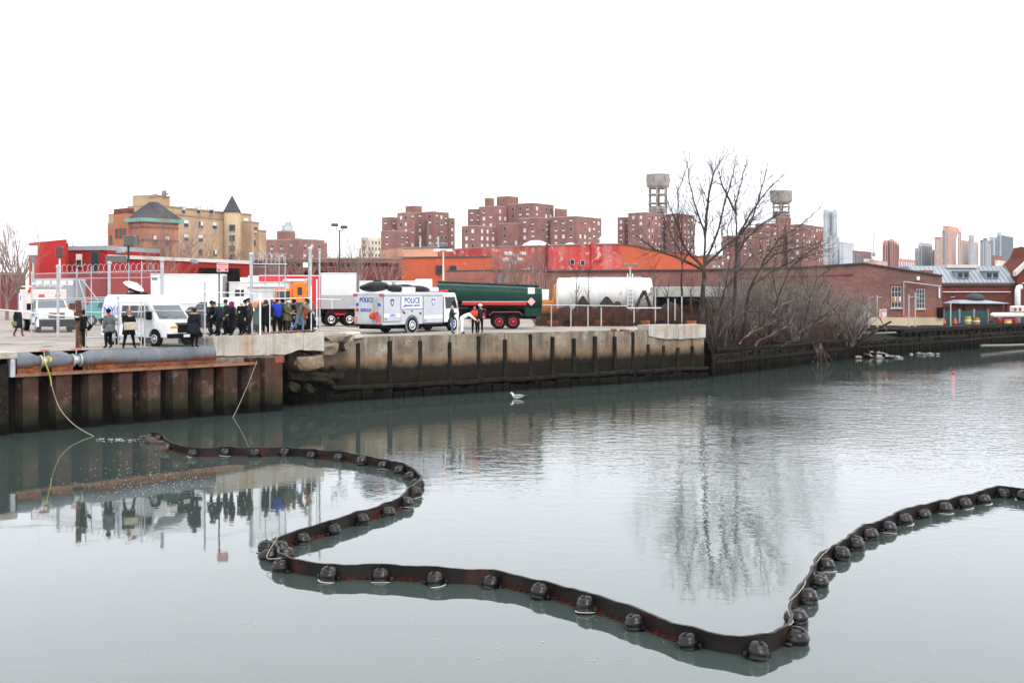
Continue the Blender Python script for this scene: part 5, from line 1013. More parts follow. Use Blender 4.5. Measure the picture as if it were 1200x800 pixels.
# tall security fence with razor wire behind the van
pa, pb = (X(28, 66), 66), (X(190, 61), 61); t, s, L = line_fence('razor_wire_fence', 'tall chain link fence topped with razor wire behind the news van', pa, pb)
dd = lambda u: pa[1] + (pb[1] - pa[1]) * s(u) / L
zz = lambda u, v: Zv(v, dd(u)) - LZ
for u, v, w in ((37, 318, .035), (68, 313, .085), (90, 314, .04), (107, 312, .03), (128, 309, .085), (151, 308, .03), (166, 306, .03), (190, 306, .095)): post(t, 'post', s(u), 0, 0, zz(u, v), w, M_galv, w > .08)
for va, vb in ((321, 317), (327, 325)):
    m = MB(); m.tube([(s(37), 0, zz(37, va)), (s(190), 0, zz(190, vb))], .025, 5); m.build('rail', M_galv, t)
for v in (351, 353): m = MB(); m.tube([(s(37), 0, zz(37, v)), (s(190), 0, zz(190, v - 5))], .03, 5); m.build('rail', M_galv, t)
m = MB(); m.tube([(s(92), 0, zz(92, 327)), (s(100), 0, zz(100, 352))], .03, 5); m.tube([(s(96), 0, zz(96, 327)), (s(115), 0, zz(115, 352))], .03, 5); m.build('brace', M_galv, t)
razor(t, s(68), s(190), zz(120, 316) + .05); chain_mesh(t, s(190) - s(37), .05, zz(120, 320), .12, .0045, s(37))
# second tall panel in the middle
pa, pb = (X(294, 63), 63), (X(336, 64), 64); t, s, L = line_fence('razor_wire_gate', 'tall fence panel with tangled razor wire left of the orange tractor', pa, pb); zz = lambda u, v: Zv(v, 63.5) - LZ
for u, v, w in ((294.5, 299, .1), (311, 306, .025), (327, 299, .03), (334, 300, .03)): post(t, 'post', s(u), 0, 0, zz(u, v), w, M_galv, w > .08)
for v in (309.5, 341): m = MB(); m.tube([(s(294), 0, zz(0, v)), (s(336), 0, zz(0, v))], .04, 5); m.build('rail', M_galv, t)
razor(t, s(294), s(336), zz(0, 303), 0, .3, .25); razor(t, s(294), s(336), zz(0, 301), .1, .25, .33); chain_mesh(t, L, .05, zz(0, 309.5), .1, .004)
for u, v0, w, lab in ((363.5, 292, .102, 'thick galvanised pole with small white notice right of the razor wire panel'), (374.5, 297, .05, 'thinner galvanised pole beside the thick one')):
    d = 63.5 if w > .1 else 60.9; t = thing('steel_pole', lab, 'pole', (X(u, d), d, LZ), 0, 'tall steel poles'); post(t, 'shaft', 0, 0, 0, Zv(v0, d) - LZ, w, M_galv, True)
    if w > .1: q = P(358.5, 310.5, d) - Vector(t.location); bx(t, 'white_notice', M_white, q.x - .14, q.x + .14, -.16, -.14, q.z - .14, q.z + .14); m = MB(); m.tube([(q.x, -.13, q.z), (0, -.05, q.z)], .02, 4); m.build('bracket', M_galv, t)
# front fence along the coping: two bays with gate frames
pa, pb = (X(97, 52.6), 52.6), (X(242, 55.3), 55.3); t, s, L = line_fence('front_chain_link_fence', 'low chain link fence along the coping in front of the news van', pa, pb); dd = lambda u: pa[1] + (pb[1] - pa[1]) * s(u) / L; zz = lambda u, v: Zv(v, dd(u)) - LZ
for u, v, w in ((100.5, 352, .028), (134.5, 357, .03), (138.8, 354, .04), (165.5, 353, .028), (169.5, 356, .035), (240, 330, .045)): post(t, 'post', s(u), 0, -.2, zz(u, v), w, M_galv)
for a, b, va, vb, w in ((100, 137, 366, 366.5, .03), (139, 168, 366, 365, .03), (100, 137, 395.5, 395, .03), (139, 168, 395, 391, .03), (95, 240, 353.5, 356, .018), (169, 240, 364, 364, .02), (169, 240, 395, 395, .018)):
    m = MB(); m.tube([(s(a), 0, zz(a, va)), (s(b), 0, zz(b, vb))], w, 5); m.build('rail', M_galv, t)
chain_mesh(t, s(240) - s(169), .0, zz(200, 356), .1, .0075, s(169))
# railing with loose mesh on the parapet
pa, pb = (X(240, 54.9), 54.9), (X(379, 60.7), 60.7); t, s, L = line_fence('parapet_railing', 'thin white pipe railing standing on the concrete parapet', pa, pb, 'railing'); dd = lambda u: pa[1] + (pb[1] - pa[1]) * s(u) / L; zz = lambda u, v: Zv(v, dd(u)) - LZ
for u, v, b, w in ((303.5, 343, 428, .045), (319, 350, 391, .025), (367.5, 335, 388, .028), (374, 327, 388, .035)): post(t, 'post', s(u), -.1 if u == 303.5 else .2, zz(u, b), zz(u, v), w, M_white)
for a, b, va, vb, w in ((303, 367, 350.5, 349, .025), (242, 303, 342, 344, .025), (242, 303, 398.5, 391.5, .03), (305, 375, 390.5, 386.5, .04), (374, 402, 350.5, 351, .025)): m = MB(); m.tube([(s(a), .2, zz(a, va)), (s(b), .2, zz(b, vb))], w, 5); m.build('rail', M_white if w < .03 else M_beam, t)
m = MB(); m.tube([(s(392), .2, zz(392, 351)), (s(392), .2, zz(392, 362))], .025, 4); m.build('hanger', M_white, t)
# leaning timber post with black elbow pipe
t = thing('timber_post', 'weathered brown timber post with black elbow pipe beside the fence', 'post', (X(92.5, 52.8), 52.8, LZ), 0); z1 = Zv(352, 52.8) - LZ
m = MB(); m.tube([(0, 0, -.2), (.02, 0, z1 * .6), (-.03, 0, z1)], [.16, .15, .13], 7); m.build('trunk', pmat('brown_post', (.12, .06, .04), .9, .4, 4, patch=[((.3, .22, .17), .58, .7, 3)]), t)
m = MB(); q = Zv(385, 52.8) - LZ; m.tube([(.12, -.1, q), (.35, -.1, q - .05), (.5, -.12, q), (.65, -.15, q + .18)], .1, 8); m.build('elbow_pipe', M_black, t)
m = MB(); m.lathe([(.19, Zv(374, 52.8) - LZ - .06), (.19, Zv(374, 52.8) - LZ + .06)], 8); m.build('band', M_black, t)
rope('caution_tape', 'pale caution tape strung from the left edge to the timber post', [P(-20, 361.5, 54), P(20, 364.5, 54), P(55, 368.5, 53.4), P(92, 371.5, 52.6)], .035, M_dwhite, 'tape')
# red sign on a dark pole
t = thing('red_sign', 'small red parking sign with white lettering on a thin dark pole', 'sign', (X(256.5, 57.0), 57.0, LZ), 0); zz = lambda v: Zv(v, 57.0) - LZ
m = MB(); m.tube([(0, .05, -.1), (0, .05, zz(309))], .04, 6); m.build('pole', paint(.03, .05, .045), t)
x0, x1 = X(254.3, 57) - X(256.5, 57), X(267.3, 57) - X(256.5, 57); pl = bx(t, 'sign_plate', paint(.55, .03, .035), x0, x1, -.01, .01, zz(318.2), zz(308.8))
w = .02
m = MB(); m.box(x0, x1, -.016, -.0105, zz(309.3), zz(308.8)); m.box(x0, x1, -.016, -.0105, zz(318.2), zz(317.7)); m.box(x0, x0 + w, -.016, -.0105, zz(317.69), zz(309.31)); m.box(x1 - w, x1, -.016, -.0105, zz(317.69), zz(309.31)); m.build('sign_border', M_white, pl)
for txt, v in (('NO PARKING', 312.4), ('TOW AWAY', 314.7), ('ZONE', 317.0)): lettering('sign_lettering', txt, .075, M_white, pl, face_mat(((x0 + x1) / 2, -.012, zz(v)), (1, 0, 0), (0, 0, 1)), .82, .004)
# lamp posts
def lamp(label, u, d, vtop, kind, mat, vbase=None, w=.08):
    t = thing('lamp_post', label, 'lamp post', (X(u, d), d, LZ), 0, 'yard lamp posts'); z = Zv(vtop, d) - LZ; m = MB(); m.tube([(0, 0, 0), (0, 0, z)], [w * 1.2, w * .8], 7); m.build('pole', mat, t)
    if kind == 'twin':
        for s in (-1, 1): m = MB(); m.tube([(0, 0, z - .1), (s * .3, 0, z + .05), (s * .3, 0, z + .35)], .035, 5); m.build('bracket', mat, t); bx(t, 'flood_light', paint(.08, .08, .085), s * .42 - .3, s * .42 + .3, -.35, .1, z + .35 - .2 * (s > 0), z + .62 - .2 * (s > 0), .04)
    elif kind == 'tee':
        bx(t, 'cross_arm', M_dwhite, -.75, .75, -.12, .12, z, z + .12, .02); 
        for s in (-1, 1): bx(t, 'lamp_head', M_dwhite, s * .55 - .3, s * .55 + .3, -.35, .2, z - .1, z - .005, .03)
    elif kind == 'box': bx(t, 'lamp_head', paint(.1, .1, .1), -.2, .55, -.5, .2, z - .25, z + .55, .06); bx(t, 'control_box', paint(.12, .12, .12), -1.6, -.2, -.2, .2, z - 1.4, z - .9, .03)
    elif kind == 'round':
        for s in (-1, 1): bx(t, 'lamp_head', M_greyd, s * .42 - .25, s * .42 + .25, -.3, .2, z + .1, z + .35, .06); m = MB(); m.tube([(0, 0, z - .1), (s * .4, 0, z + .12)], .03, 4); m.build('bracket', mat, t)
    return t
lamp('tall dark lamp post with two floodlights behind the red trailer', 398, 100, 270, 'twin', paint(.06, .06, .065)); lamp('white tee shaped lamp post behind the police truck', 519.5, 92, 293.5, 'tee', M_dwhite); lamp('dark pole with a box floodlight before the orange brick hall', 150.5, 80, 285, 'box', paint(.05, .05, .055), None, .1); lamp('short twin lamp rising over the white tank', 738.5, 101.5, 313, 'round', M_galv)
t = lamp('pale pole with dark camera head before the red building', 70, 80, 303, 'none', M_dwhite); bx(t, 'camera_head', paint(.14, .05, .05), -.25, .25, -.2, .2, Zv(302, 80) - LZ, Zv(289, 80) - LZ, .05)
t = lamp('pole with a white meter box at the left end of the red building', 39, 86, 306, 'none', M_galv); q = P(38.5, 294, 86) - Vector(t.location); bx(t, 'meter_box', M_dwhite, q.x - .3, q.x + .3, -.2, .2, q.z - .35, q.z + .4, .03); bx(t, 'lower_box', M_greyd, q.x - .1, q.x + .2, -.15, .15, q.z - .85, q.z - .4, .03)
# traffic barrel near the truck
t = thing('traffic_barrel', 'orange topped traffic barrel beside the rescue truck', 'barrel', G(83.5, 386, LZ), 0); m = MB(); m.lathe([(.3, 0), (.28, .5), (.26, 1.2)], 12); m.build('body', M_black, t); m = MB(); m.lathe([(.34, 1.2), (.34, 1.7), (.28, 1.8), (.05, 1.82)], 12); m.build('orange_top', paint(.8, .15, .02), t)
# scrap fence along the yard between tanker and thicket
pa, pb = (X(625, 84), 84), (X(835, 86), 86); t, s, L = line_fence('scrap_yard_fence', 'rusty wire fence with pale posts in front of the scrap heap', pa, pb); zz = lambda u, v: Zv(v, 85) - LZ
for u, v in ((646, 358), (669, 357), (689, 359), (704.5, 360), (743, 361), (768, 342), (783, 350), (791, 350), (799, 347), (821, 356)): post(t, 'post', s(u), 0, 0, zz(u, v), .05, M_galv)
m = MB(); m.tube([(s(625), 0, zz(0, 357)), (s(735), 0, zz(0, 358.5))], .035, 5); m.tube([(s(735), 0, zz(0, 361)), (s(775), 0, zz(0, 361))], .06, 5); m.build('rail', M_galv, t)
chain_mesh(t, L, .0, zz(0, 358), .14, .006, 0, 0, M_rust); chain_mesh(t, L, .0, zz(0, 361), .2, .012, .05, .06, M_wetwood)
# right hand yard: green screens, cones, tank, drums
for k, (u0, u1) in enumerate(((1106, 1124), (1125, 1141), (1142, 1158))):
    t = thing('green_screen_panel', ['left green mesh screen panel on the pier beside the warehouse', 'middle green mesh screen panel on the pier', 'right green mesh screen panel on the pier'][k], 'fence', (X(u0, 133), 133, 2.36), 0, 'green screens on the pier'); w = X(u1, 133) - X(u0, 133)
    bx(t, 'screen', pmat('green_screen', (.035, .085, .085), .7, .2, 2), .03, w - .03, -.01, .01, .05, Zv(364, 133) - 2.36)
    for x in (0, w): post(t, 'post', x, 0, 0, Zv(362, 133) - 2.36, .04, M_galv)
for k, (u, lab, c, h) in enumerate(((1119, 'orange traffic cone before the left green screen', (.45, .09, .03), .7), (1144, 'orange barrel before the right green screen', (.4, .16, .04), .75), (1106, 'reddish cone beside the warehouse corner', (.4, .11, .05), .6), (1181, 'yellow drum at the right end of the pier', (.5, .34, .05), .5), (1134, 'yellow jacketed bollard between the screens', (.35, .32, .1), .9))):
    t = thing('site_marker', lab, 'marker', (X(u, 130), 130, 2.345), 0, 'markers on the pier'); m = MB()
    if k in (0, 2): m.lathe([(.3, .05), (.22, .3), (.1, h), (.05, h + .02)], 12); m.build('cone', paint(*c), t); m = MB(); m.lathe([(.42, 0), (.42, .048)], 4); m.build('base', M_black, t)
    else: m.lathe([(.38, 0), (.4, h * .3), (.36, h * .6), (.36, h)], 12); m.build('drum', paint(*c), t); m = MB(); m.lathe([(.41, h * .4), (.41, h * .55)], 12); m.build('band', M_white, t)
t = thing('pipe_tank', 'long white horizontal tank with red valves at the right edge', 'tank', (X(1162, 131), 131, 2.345), R(18)); m = MB(); m.lathe([(.1, -.1), (.25, 0), (.32, .15), (.32, 6), (.25, 6.1)], 16, (0, 0, 1.0), 'x'); smooth_by_angle(m.build('shell', M_dwhite, t), 30)
for k in range(4): bx(t, 'red_drum', paint(.3, .03, .025), .3 + .75 * k, .85 + .75 * k, -.9, -.4, 0, .6, .06)
bx(t, 'valve_house', M_dwhite, 3.0, 5.0, -.3, .5, 1.34, 2.1, .1); bx(t, 'red_valve', M_red, 3.0, 3.3, -.45, -.3, 1.5, 1.9, .04); bx(t, 'red_valve', M_red, 3.7, 4.0, -.45, -.3, 1.5, 1.9, .04)
for x in (.8, 5): bx(t, 'saddle', M_greyd, x - .15, x + .15, -.4, .4, 0, .7)
t = thing('white_chimney', 'white capped chimney pipe at the right edge', 'chimney', (X(1192.5, 136), 136, 2.34), 0); z = Zv(336, 136) - 2.34; m = MB(); m.tube([(0, 0, 0), (0, 0, z - .5), (.1, 0, z - .1), (.5, 0, z)], .33, 12); m.build('flue', M_white, t, True); m = MB(); m.tube([(1.0, 0, 0), (1.0, 0, z + .3), (.6, 0, z + .5)], .06, 6); m.build('stay_pipe', M_white, t)
for k, u in enumerate((1018, 1028, 1065, 1072.5, 1114)): 
    t = thing('fence_pole', ['left', 'second', 'third', 'fourth', 'rightmost'][k] + ' thin pale fence pole before the warehouse front', 'pole', (X(u, 117 + k), 117 + k, 2.3), 0, 'thin poles before the warehouse'); post(t, 'shaft', 0, 0, 0, Zv([350, 346, 345, 343, 352][k], 117 + k) - 2.3, .07, M_galv); m = MB(); m.tube([(0, 0, 3.2), (.5, 0, 3.3)], .03, 4); m.build('bracket', M_galv, t)
# ------------------------------------------------------------------ people
def skin_mesh(joints, bones, radii, scale):
    me = bpy.data.meshes.new('tmp'); names = list(joints); idx = {n: i for i, n in enumerate(names)}
    me.from_pydata([joints[n] for n in names], [(idx[a], idx[b]) for a, b in bones], [])
    o = bpy.data.objects.new('tmp', me); COL.objects.link(o); md = o.modifiers.new('s', 'SKIN'); md.use_smooth_shade = True
    sv = me.skin_vertices[0].data
    for n in names: r = radii[n]; sv[idx[n]].radius = r if isinstance(r, tuple) else (r, r); sv[idx[n]].use_root = n == 'pelvis'
    ss = o.modifiers.new('b', 'SUBSURF'); ss.levels = 1; ss.render_levels = 1
    bpy.context.view_layer.update(); out = bpy.data.meshes.new_from_object(o.evaluated_get(bpy.context.evaluated_depsgraph_get())); bpy.data.objects.remove(o); return out
def seg_dist(p, a, b):
    ab = b - a; t = max(0, min(1, (p - a).dot(ab) / max(ab.dot(ab), 1e-9))); return (p - (a + ab * t)).length
M_skin = pmat('skin', (.5, .29, .21), .6, .08, 9)
def person(label, loc, face, height=1.75, coat=(.02, .02, .022), pants=(.02, .02, .024), hair=(.05, .03, .02), shoes=(.03, .025, .025), lean=0, arms=('down', 'down'), legs='stand', hat=None, coatlen=0, bulk=1.12, group='people in the yard', head=0, extras=None, skirt=None):
    root = thing('person', label, 'person', loc, R(face), group)
    k = height * 1.04 / 1.76; J = {}
    kx = {'stand': ((.03, .12), (-.02, -.12)), 'walk': ((.22, .1), (-.24, -.1)), 'wide': ((.05, .24), (-.03, -.24)), 'crouch': ((.3, .16), (.25, -.16)), 'lunge': ((.18, .12), (-.42, -.12))}[legs]
    pz = .93 if legs != 'crouch' else .5; bend = .06 if legs in ('walk', 'lunge') else 0
    if legs == 'walk': pz = .9
    J['pelvis'] = (0, 0, pz); V = Vector
    rot = Matrix.Rotation(R(lean), 3, 'Y'); up = lambda x, y, z: tuple(V((0, 0, pz)) + rot @ V((x, y, z)))
    J['waist'] = up(0, 0, .16); J['chest'] = up(.01, 0, .4); J['neck'] = up(.0, 0, .56); hr = Matrix.Rotation(R(head), 3, 'Y')
    nb = V(J['neck']); J['jaw'] = tuple(nb + rot @ hr @ V((.03, 0, .09))); J['crown'] = tuple(nb + rot @ hr @ V((.02, 0, .2))); J['nose'] = tuple(nb + rot @ hr @ V((.115, 0, .125)))
    for i, s in ((0, 1), (1, -1)):
        n = 'LR'[i]; J['sh' + n] = up(0, s * .19, .5); sh = V(J['sh' + n]); a = arms[i]; D = {'down': ((-.03, s * .07, -.29), (.03, s * .08, -.54)), 'front': ((.06, s * .06, -.27), (.28, -s * .03, -.33)), 'up': ((.16, s * .06, -.16), (.26, -s * .08, .06)), 'reach': ((.2, s * .02, -.2), (.42, 0, -.36)), 'hip': ((-.08, s * .16, -.25), (.06, s * .06, -.4)), 'fold': ((.05, s * .08, -.28), (.24, -s * .12, -.2))}[a]
        r2 = rot if a not in ('reach', 'down') else Matrix.Identity(3)
        J['el' + n] = tuple(sh + r2 @ V(D[0])); J['wr' + n] = tuple(sh + r2 @ V(D[1]))
        J['hip' + n] = (0, s * .1, pz - .03); fx, fy = kx[i]
        if legs == 'crouch': J['kn' + n] = (fx, fy, .45); J['an' + n] = (-.05, fy, .1); J['to' + n] = (.14, fy * 1.1, .04)
        else: J['kn' + n] = (fx * .5 + .05 + bend, (fy + s * .1) / 2, pz * .54); J['an' + n] = (fx, fy, .09); J['to' + n] = (fx + .17, fy * 1.15, .04)
    J = {n: tuple(c * k for c in p) for n, p in J.items()}
    b_ = bulk * 1.25
    Rr = {'pelvis': (.15 * b_, .12 * b_), 'waist': (.15 * b_, .115 * b_), 'chest': (.175 * b_, .125 * b_), 'neck': .058, 'jaw': .078, 'crown': .09, 'nose': .018}
    for n in 'LR': Rr.update({'sh' + n: .075 * b_, 'el' + n: .056 * b_, 'wr' + n: .042 * b_, 'hip' + n: .095 * b_, 'kn' + n: .078, 'an' + n: .058, 'to' + n: .045})
    Rr = {n: (tuple(q * k for q in r) if isinstance(r, tuple) else r * k) for n, r in Rr.items()}
    bones = [('pelvis', 'waist'), ('waist', 'chest'), ('chest', 'neck'), ('neck', 'jaw'), ('jaw', 'crown'), ('jaw', 'nose')] + [e for n in 'LR' for e in (('chest', 'sh' + n), ('sh' + n, 'el' + n), ('el' + n, 'wr' + n), ('pelvis', 'hip' + n), ('hip' + n, 'kn' + n), ('kn' + n, 'an' + n), ('an' + n, 'to' + n))]
    me = skin_mesh(J, bones, Rr, k)
    cm, pm, sm_, hm = pmat('coat', coat, .9, .15, 5, spec=.15), pmat('trousers', pants, .9, .15, 5, spec=.15), pmat('shoes', shoes, .6, .1, 5), pmat('hair', hair, .8, .2, 9)
    for q in (cm, pm, M_skin, sm_, hm): me.materials.append(q)
    cls = {}
    for a, b in bones:
        c = 0
        if b in ('jaw', 'crown', 'nose'): c = 2
        if a[:3] == 'hip' or a[:2] == 'kn': c = 1
        if b[:2] == 'to': c = 3
        cls[(a, b)] = c
    fw = (rot @ hr @ V((1, 0, 0))); hc = (V(J['jaw']) + V(J['crown'])) / 2; upv = rot @ hr @ V((0, 0, 1))
    for f in me.polygons:
        p = f.center; best = min(bones, key=lambda e: seg_dist(p, V(J[e[0]]), V(J[e[1]]))); c = cls[best]
        if c == 2 and best != ('jaw', 'nose') and ((p - hc).dot(fw) < .012 * k + .0 or (p - hc).dot(upv) > .085 * k) and (p - hc).dot(upv) > -.06 * k: c = 4
        f.material_index = c
    # hands: palm, four fingers, thumb, grown onto the wrists
    bm = bmesh.new(); bm.from_mesh(me); hb = MB()
    for i, n in enumerate('LR'):
        w, e = V(J['wr' + n]), V(J['el' + n]); d = (w - e).normalized(); sd = d.cross(V((1, 0, .2))).normalized() if abs(d.x) < .8 else d.cross(V((0, 0, 1))).normalized(); cu = d.cross(sd).normalized(); s = 1 if n == 'L' else -1
        hb.tube([w - d * .03 * k, w + d * .02 * k, w + d * .06 * k, w + d * .1 * k], [.03 * k, .04 * k, .042 * k, .036 * k], 6)
        for q in range(4):
            o = sd * (q - 1.5) * .019 * k; l = (.07, .08, .075, .058)[q] * k; b0 = w + d * .09 * k + o
            hb.tube([b0, b0 + d * l * .5 + cu * .012 * k, b0 + d * l * .85 + cu * .035 * k], [.0095 * k, .009 * k, .007 * k], 5)
        b0 = w + d * .035 * k + sd * .035 * k; hb.tube([b0, b0 + sd * .025 * k + d * .03 * k, b0 + sd * .025 * k + d * .065 * k + cu * .01 * k], [.012 * k, .0105 * k, .008 * k], 5)
    hme = hb.mesh('tmp', M_skin); nf0 = len(bm.faces); bm.from_mesh(hme); bm.faces.ensure_lookup_table()
    for f in bm.faces[nf0:]: f.material_index = 2; f.smooth = True
    bm.to_mesh(me); bm.free(); bpy.data.meshes.remove(hme); me.name = 'body'; body = link('body', me, root)
    # eyes
    ey = MB()
    for s in (1, -1): c = hc + fw * .075 * k + upv * .01 * k + V((0, s * .033 * k, 0)); ey.lathe([(.002, -.008), (.011 * k, -.004), (.011 * k, .004), (.002, .008)], 6, c)
    ey.build('eyes', M_black, body)
    if hat:
        hb = MB(); z = rot @ hr @ V((0, 0, 1)); fr = Matrix.Translation(hc + upv * .035 * k) @ z.to_track_quat('Z', 'Y').to_matrix().to_4x4(); m = MB(); kd = hat[1]
        if kd == 'helmet': m.lathe([(.14 * k, .02), (.13 * k, .03), (.125 * k, .06), (.1 * k, .12), (.05 * k, .15), (.01, .155)], 12)
        elif kd == 'hood': m.lathe([(.13 * k, -.13), (.15 * k, -.03), (.14 * k, .06), (.1 * k, .12), (.01, .15)], 12)
        elif kd == 'cap': m.lathe([(.108 * k, .0), (.112 * k, .03), (.1 * k, .08), (.05 * k, .115), (.01, .12)], 12); m.box(.06 * k, .2 * k, -.07 * k, .07 * k, .0, .018)
        else: m.lathe([(.11 * k, -.03), (.118 * k, 0), (.115 * k, .04), (.1 * k, .09), (.06 * k, .13), (.01, .145)], 12)
        hm_ = m.mesh('hat', pmat('hat', hat[0], .9, .15, 9)); hm_.transform(fr); smooth_by_angle(link('hat', hm_, root), 60)
    if coatlen:
        m = MB(); c = V(J['pelvis']); w = V(J['waist']); n = 12; rings = []
        sets = [(w, .165 * b_, .125 * b_), (c, .175 * b_, .14 * b_), (c + V((0, 0, -coatlen * .5 * k)), .18 * b_, .16 * b_), (c + V((0, 0, -coatlen * k)), .2 * b_, .19 * b_)]
        vs_ = [];
        for q, (cc, ry, rx) in enumerate(sets):
            for i in range(n): a = 2 * math.pi * i / n; vs_.append(cc + V((math.cos(a) * rx * k, math.sin(a) * ry * k, .012 * math.sin(3 * a) * q)))
        m.add(vs_, [(i * n + j, i * n + (j + 1) % n, (i + 1) * n + (j + 1) % n, (i + 1) * n + j) for i in range(3) for j in range(n)]); o = m.build('coat_skirt', cm, root, True); o.modifiers.new('t', 'SOLIDIFY').thickness = .012
    def at(name): return V(J[name])
    if extras: extras(root, at, k, rot)
    return root
def pt(u, v, z=LZ): g = G(u, v, z); return (g.x, g.y, z)
def at_d(u, d, z): return (X(u, d), d, z)
def satchel(col, y=-.22, z=.62):
    def f(root, at, k, rot): m = MB(); m.bevbox(-.2, .12, y - .1, y + .04, z, z + .28, .03); m.build('bag', pmat('bag', col, .8, .2, 5), root); m = MB(); m.tube([(0, y, z + .26), (0, -.05, 1.42), (0, .1, 1.45)], .015, 4); m.build('bag_strap', pmat('strap', col, .8, .2, 5), root)
    return f
def scarf(col):
    def f(root, at, k, rot): m = MB(); c = at('neck'); m.lathe([(.08, -.04), (.105, 0), (.1, .05), (.07, .07)], 10, c); m.build('scarf', pmat('scarf', col, .9, .2, 8), root, True)
    return f
def camera(col=(.015, .015, .016), big=False):
    def f(root, at, k, rot):
        c = (at('wrL') + at('wrR')) / 2 + Vector((.06, 0, .03)); m = MB(); s = 1.7 if big else 1; m.bevbox(c.x - .05 * s, c.x + .05 * s, c.y - .08 * s, c.y + .08 * s, c.z - .05 * s, c.z + .06 * s, .012); o = m.build('camera', pmat('camera_black', col, .4, .1, 9), root); m = MB(); m.lathe([(.035 * s, .05 * s), (.04 * s, .2 * s)], 10, c, 'x'); m.build('lens', M_black, o)
    return f
def vest(col):
    def f(root, at, k, rot):
        m = MB(); n = 14; a, b = at('waist'), at('chest') + Vector((0, 0, .12)); vs_ = []
        for q, (c, ry, rx) in enumerate(((a - Vector((0, 0, .05)), .2, .165), ((a + b) / 2, .215, .175), (b, .2, .15))):
            for i in range(n): w = 2 * math.pi * i / n; vs_.append(c + Vector((math.cos(w) * rx, math.sin(w) * ry, 0)))
        m.add(vs_, [(i * n + j, i * n + (j + 1) % n, (i + 1) * n + (j + 1) % n, (i + 1) * n + j) for i in range(2) for j in range(n)]); o = m.build('vest', pmat('vest', col, .7, .1, 5), root, True); o.modifiers.new('t', 'SOLIDIFY').thickness = .02
    return f
def both(*fs):
    def f(*a):
        for g in fs: g(*a)
    return f
def badge(root, at, k, rot): m = MB(); c = at('chest'); m.box(c.x + .155, c.x + .165, -.04, .04, c.z - .18, c.z - .08); m.build('badge', paint(.75, .72, .35), root)
def carton(root, at, k, rot):
    c = (at('wrL') + at('wrR')) / 2 + Vector((.12, 0, -.05)); m = MB(); m.bevbox(c.x - .1, c.x + .16, -.3, .3, c.z - .2, c.z + .16, .02); o = m.build('cloth_bag', pmat('tan_bag', (.42, .37, .28), .9, .15, 6), root)
    for s in (-.2, .2): m = MB(); m.tube([(c.x + .03, s, c.z + .15), (c.x - .12, s * .8, c.z + .3)], .012, 4); m.build('bag_strap', M_black, o)
def fur(root, at, k, rot): m = MB(); c = at('neck') + Vector((-.04, 0, .04)); m.lathe([(.12, -.05), (.17, 0), (.16, .05), (.11, .07)], 12, c, 'z', .9, 1.1); m.build('fur_collar', pmat('fur', (.3, .2, .14), .95, .3, 20), root, True)
def paper(root, at, k, rot): c = (at('wrL') + at('wrR')) / 2 + Vector((.1, 0, .06)); m = MB(); m.slab([(c.x - .08, -.1, c.z - .02), (c.x + .06, -.1, c.z + .1), (c.x + .06, .1, c.z + .1), (c.x - .08, .1, c.z - .02)], (.004, 0, .006)); m.build('notebook', M_white, root)
NV, BK = (.018, .022, .035), (.012, .012, .013)
# raised slab the onlookers stand on, just behind the parapet
m = MB(); m.box(seg[0] + .2, seg[5] + .3, .62, 3.4, 3.0, 3.9); m.build('walk_slab', M_lot, pp)
def onp(u, back=1.0):
    t = Vector((PB[0] - PA[0], PB[1] - PA[1])).normalized(); n = Vector((-t.y, t.x)); w = ray_line(u, (PA[0] + n.x * back, PA[1] + n.y * back), (PB[0] + n.x * back, PB[1] + n.y * back)); return (w.x, w.y, 3.905)
person('person in navy coat and red boots walking past the rescue truck', pt(21, 394), -20, 1.68, NV, (.2, .05, .04), (.03, .015, .012), (.15, .04, .03), legs='walk', coatlen=.38, extras=satchel((.16, .17, .05)))
person('person in black half hidden behind the timber post', pt(98, 407.5), 40, 1.7, BK, BK, arms=('hip', 'down'), hat=((.02, .02, .02), 'beanie'))
person('person in grey jacket with red scarf and dark woollen hat at the fence', pt(127.5, 408), 150, 1.76, (.11, .115, .12), BK, hat=((.015, .02, .035), 'beanie'), extras=scarf((.45, .03, .05)), bulk=1.2, coatlen=.2)
person('person in black coat striding along the fence with a tan cloth bag', pt(151, 408), -60, 1.74, BK, BK, (.3, .15, .1), legs='wide', arms=('front', 'front'), hat=((.35, .1, .12), 'beanie'), extras=carton, coatlen=.3, bulk=1.2)
person('person in dark parka with fur hood seen from behind beside the van front', pt(227.5, 407), 75, 1.78, NV, BK, hat=((.03, .025, .025), 'cap'), extras=fur, coatlen=.3, bulk=1.3)
person('person in dark blue jacket bending over a camera by the sign pole', onp(257, 1.2), 190, 1.72, (.025, .03, .06), BK, lean=18, arms=('front', 'front'), hat=((.05, .04, .04), 'cap'), extras=camera(), group='onlookers behind the parapet', bulk=1.2)
person('person with purple hood and black jacket among the onlookers', onp(272, .9), 215, 1.66, BK, BK, hat=((.2, .03, .14), 'hood'), arms=('front', 'down'), extras=scarf((.25, .03, .16)), group='onlookers behind the parapet', bulk=1.2)
person('person in long black coat with a yellow badge on the chest', onp(283.5, 1.1), 235, 1.7, BK, BK, (.35, .28, .2), coatlen=.45, extras=badge, group='onlookers behind the parapet', bulk=1.15)
person('tall person in brown grey jacket and black cap looking left', onp(293, 1.0), 190, 1.86, (.07, .06, .05), (.025, .027, .035), hat=((.02, .02, .025), 'cap'), arms=('front', 'front'), head=18, group='onlookers behind the parapet')
person('person in long black coat and reddish cap seen from behind', onp(311.5, 1.0), 95, 1.72, BK, BK, hat=((.13, .04, .045), 'beanie'), coatlen=.45, group='onlookers behind the parapet', bulk=1.2)
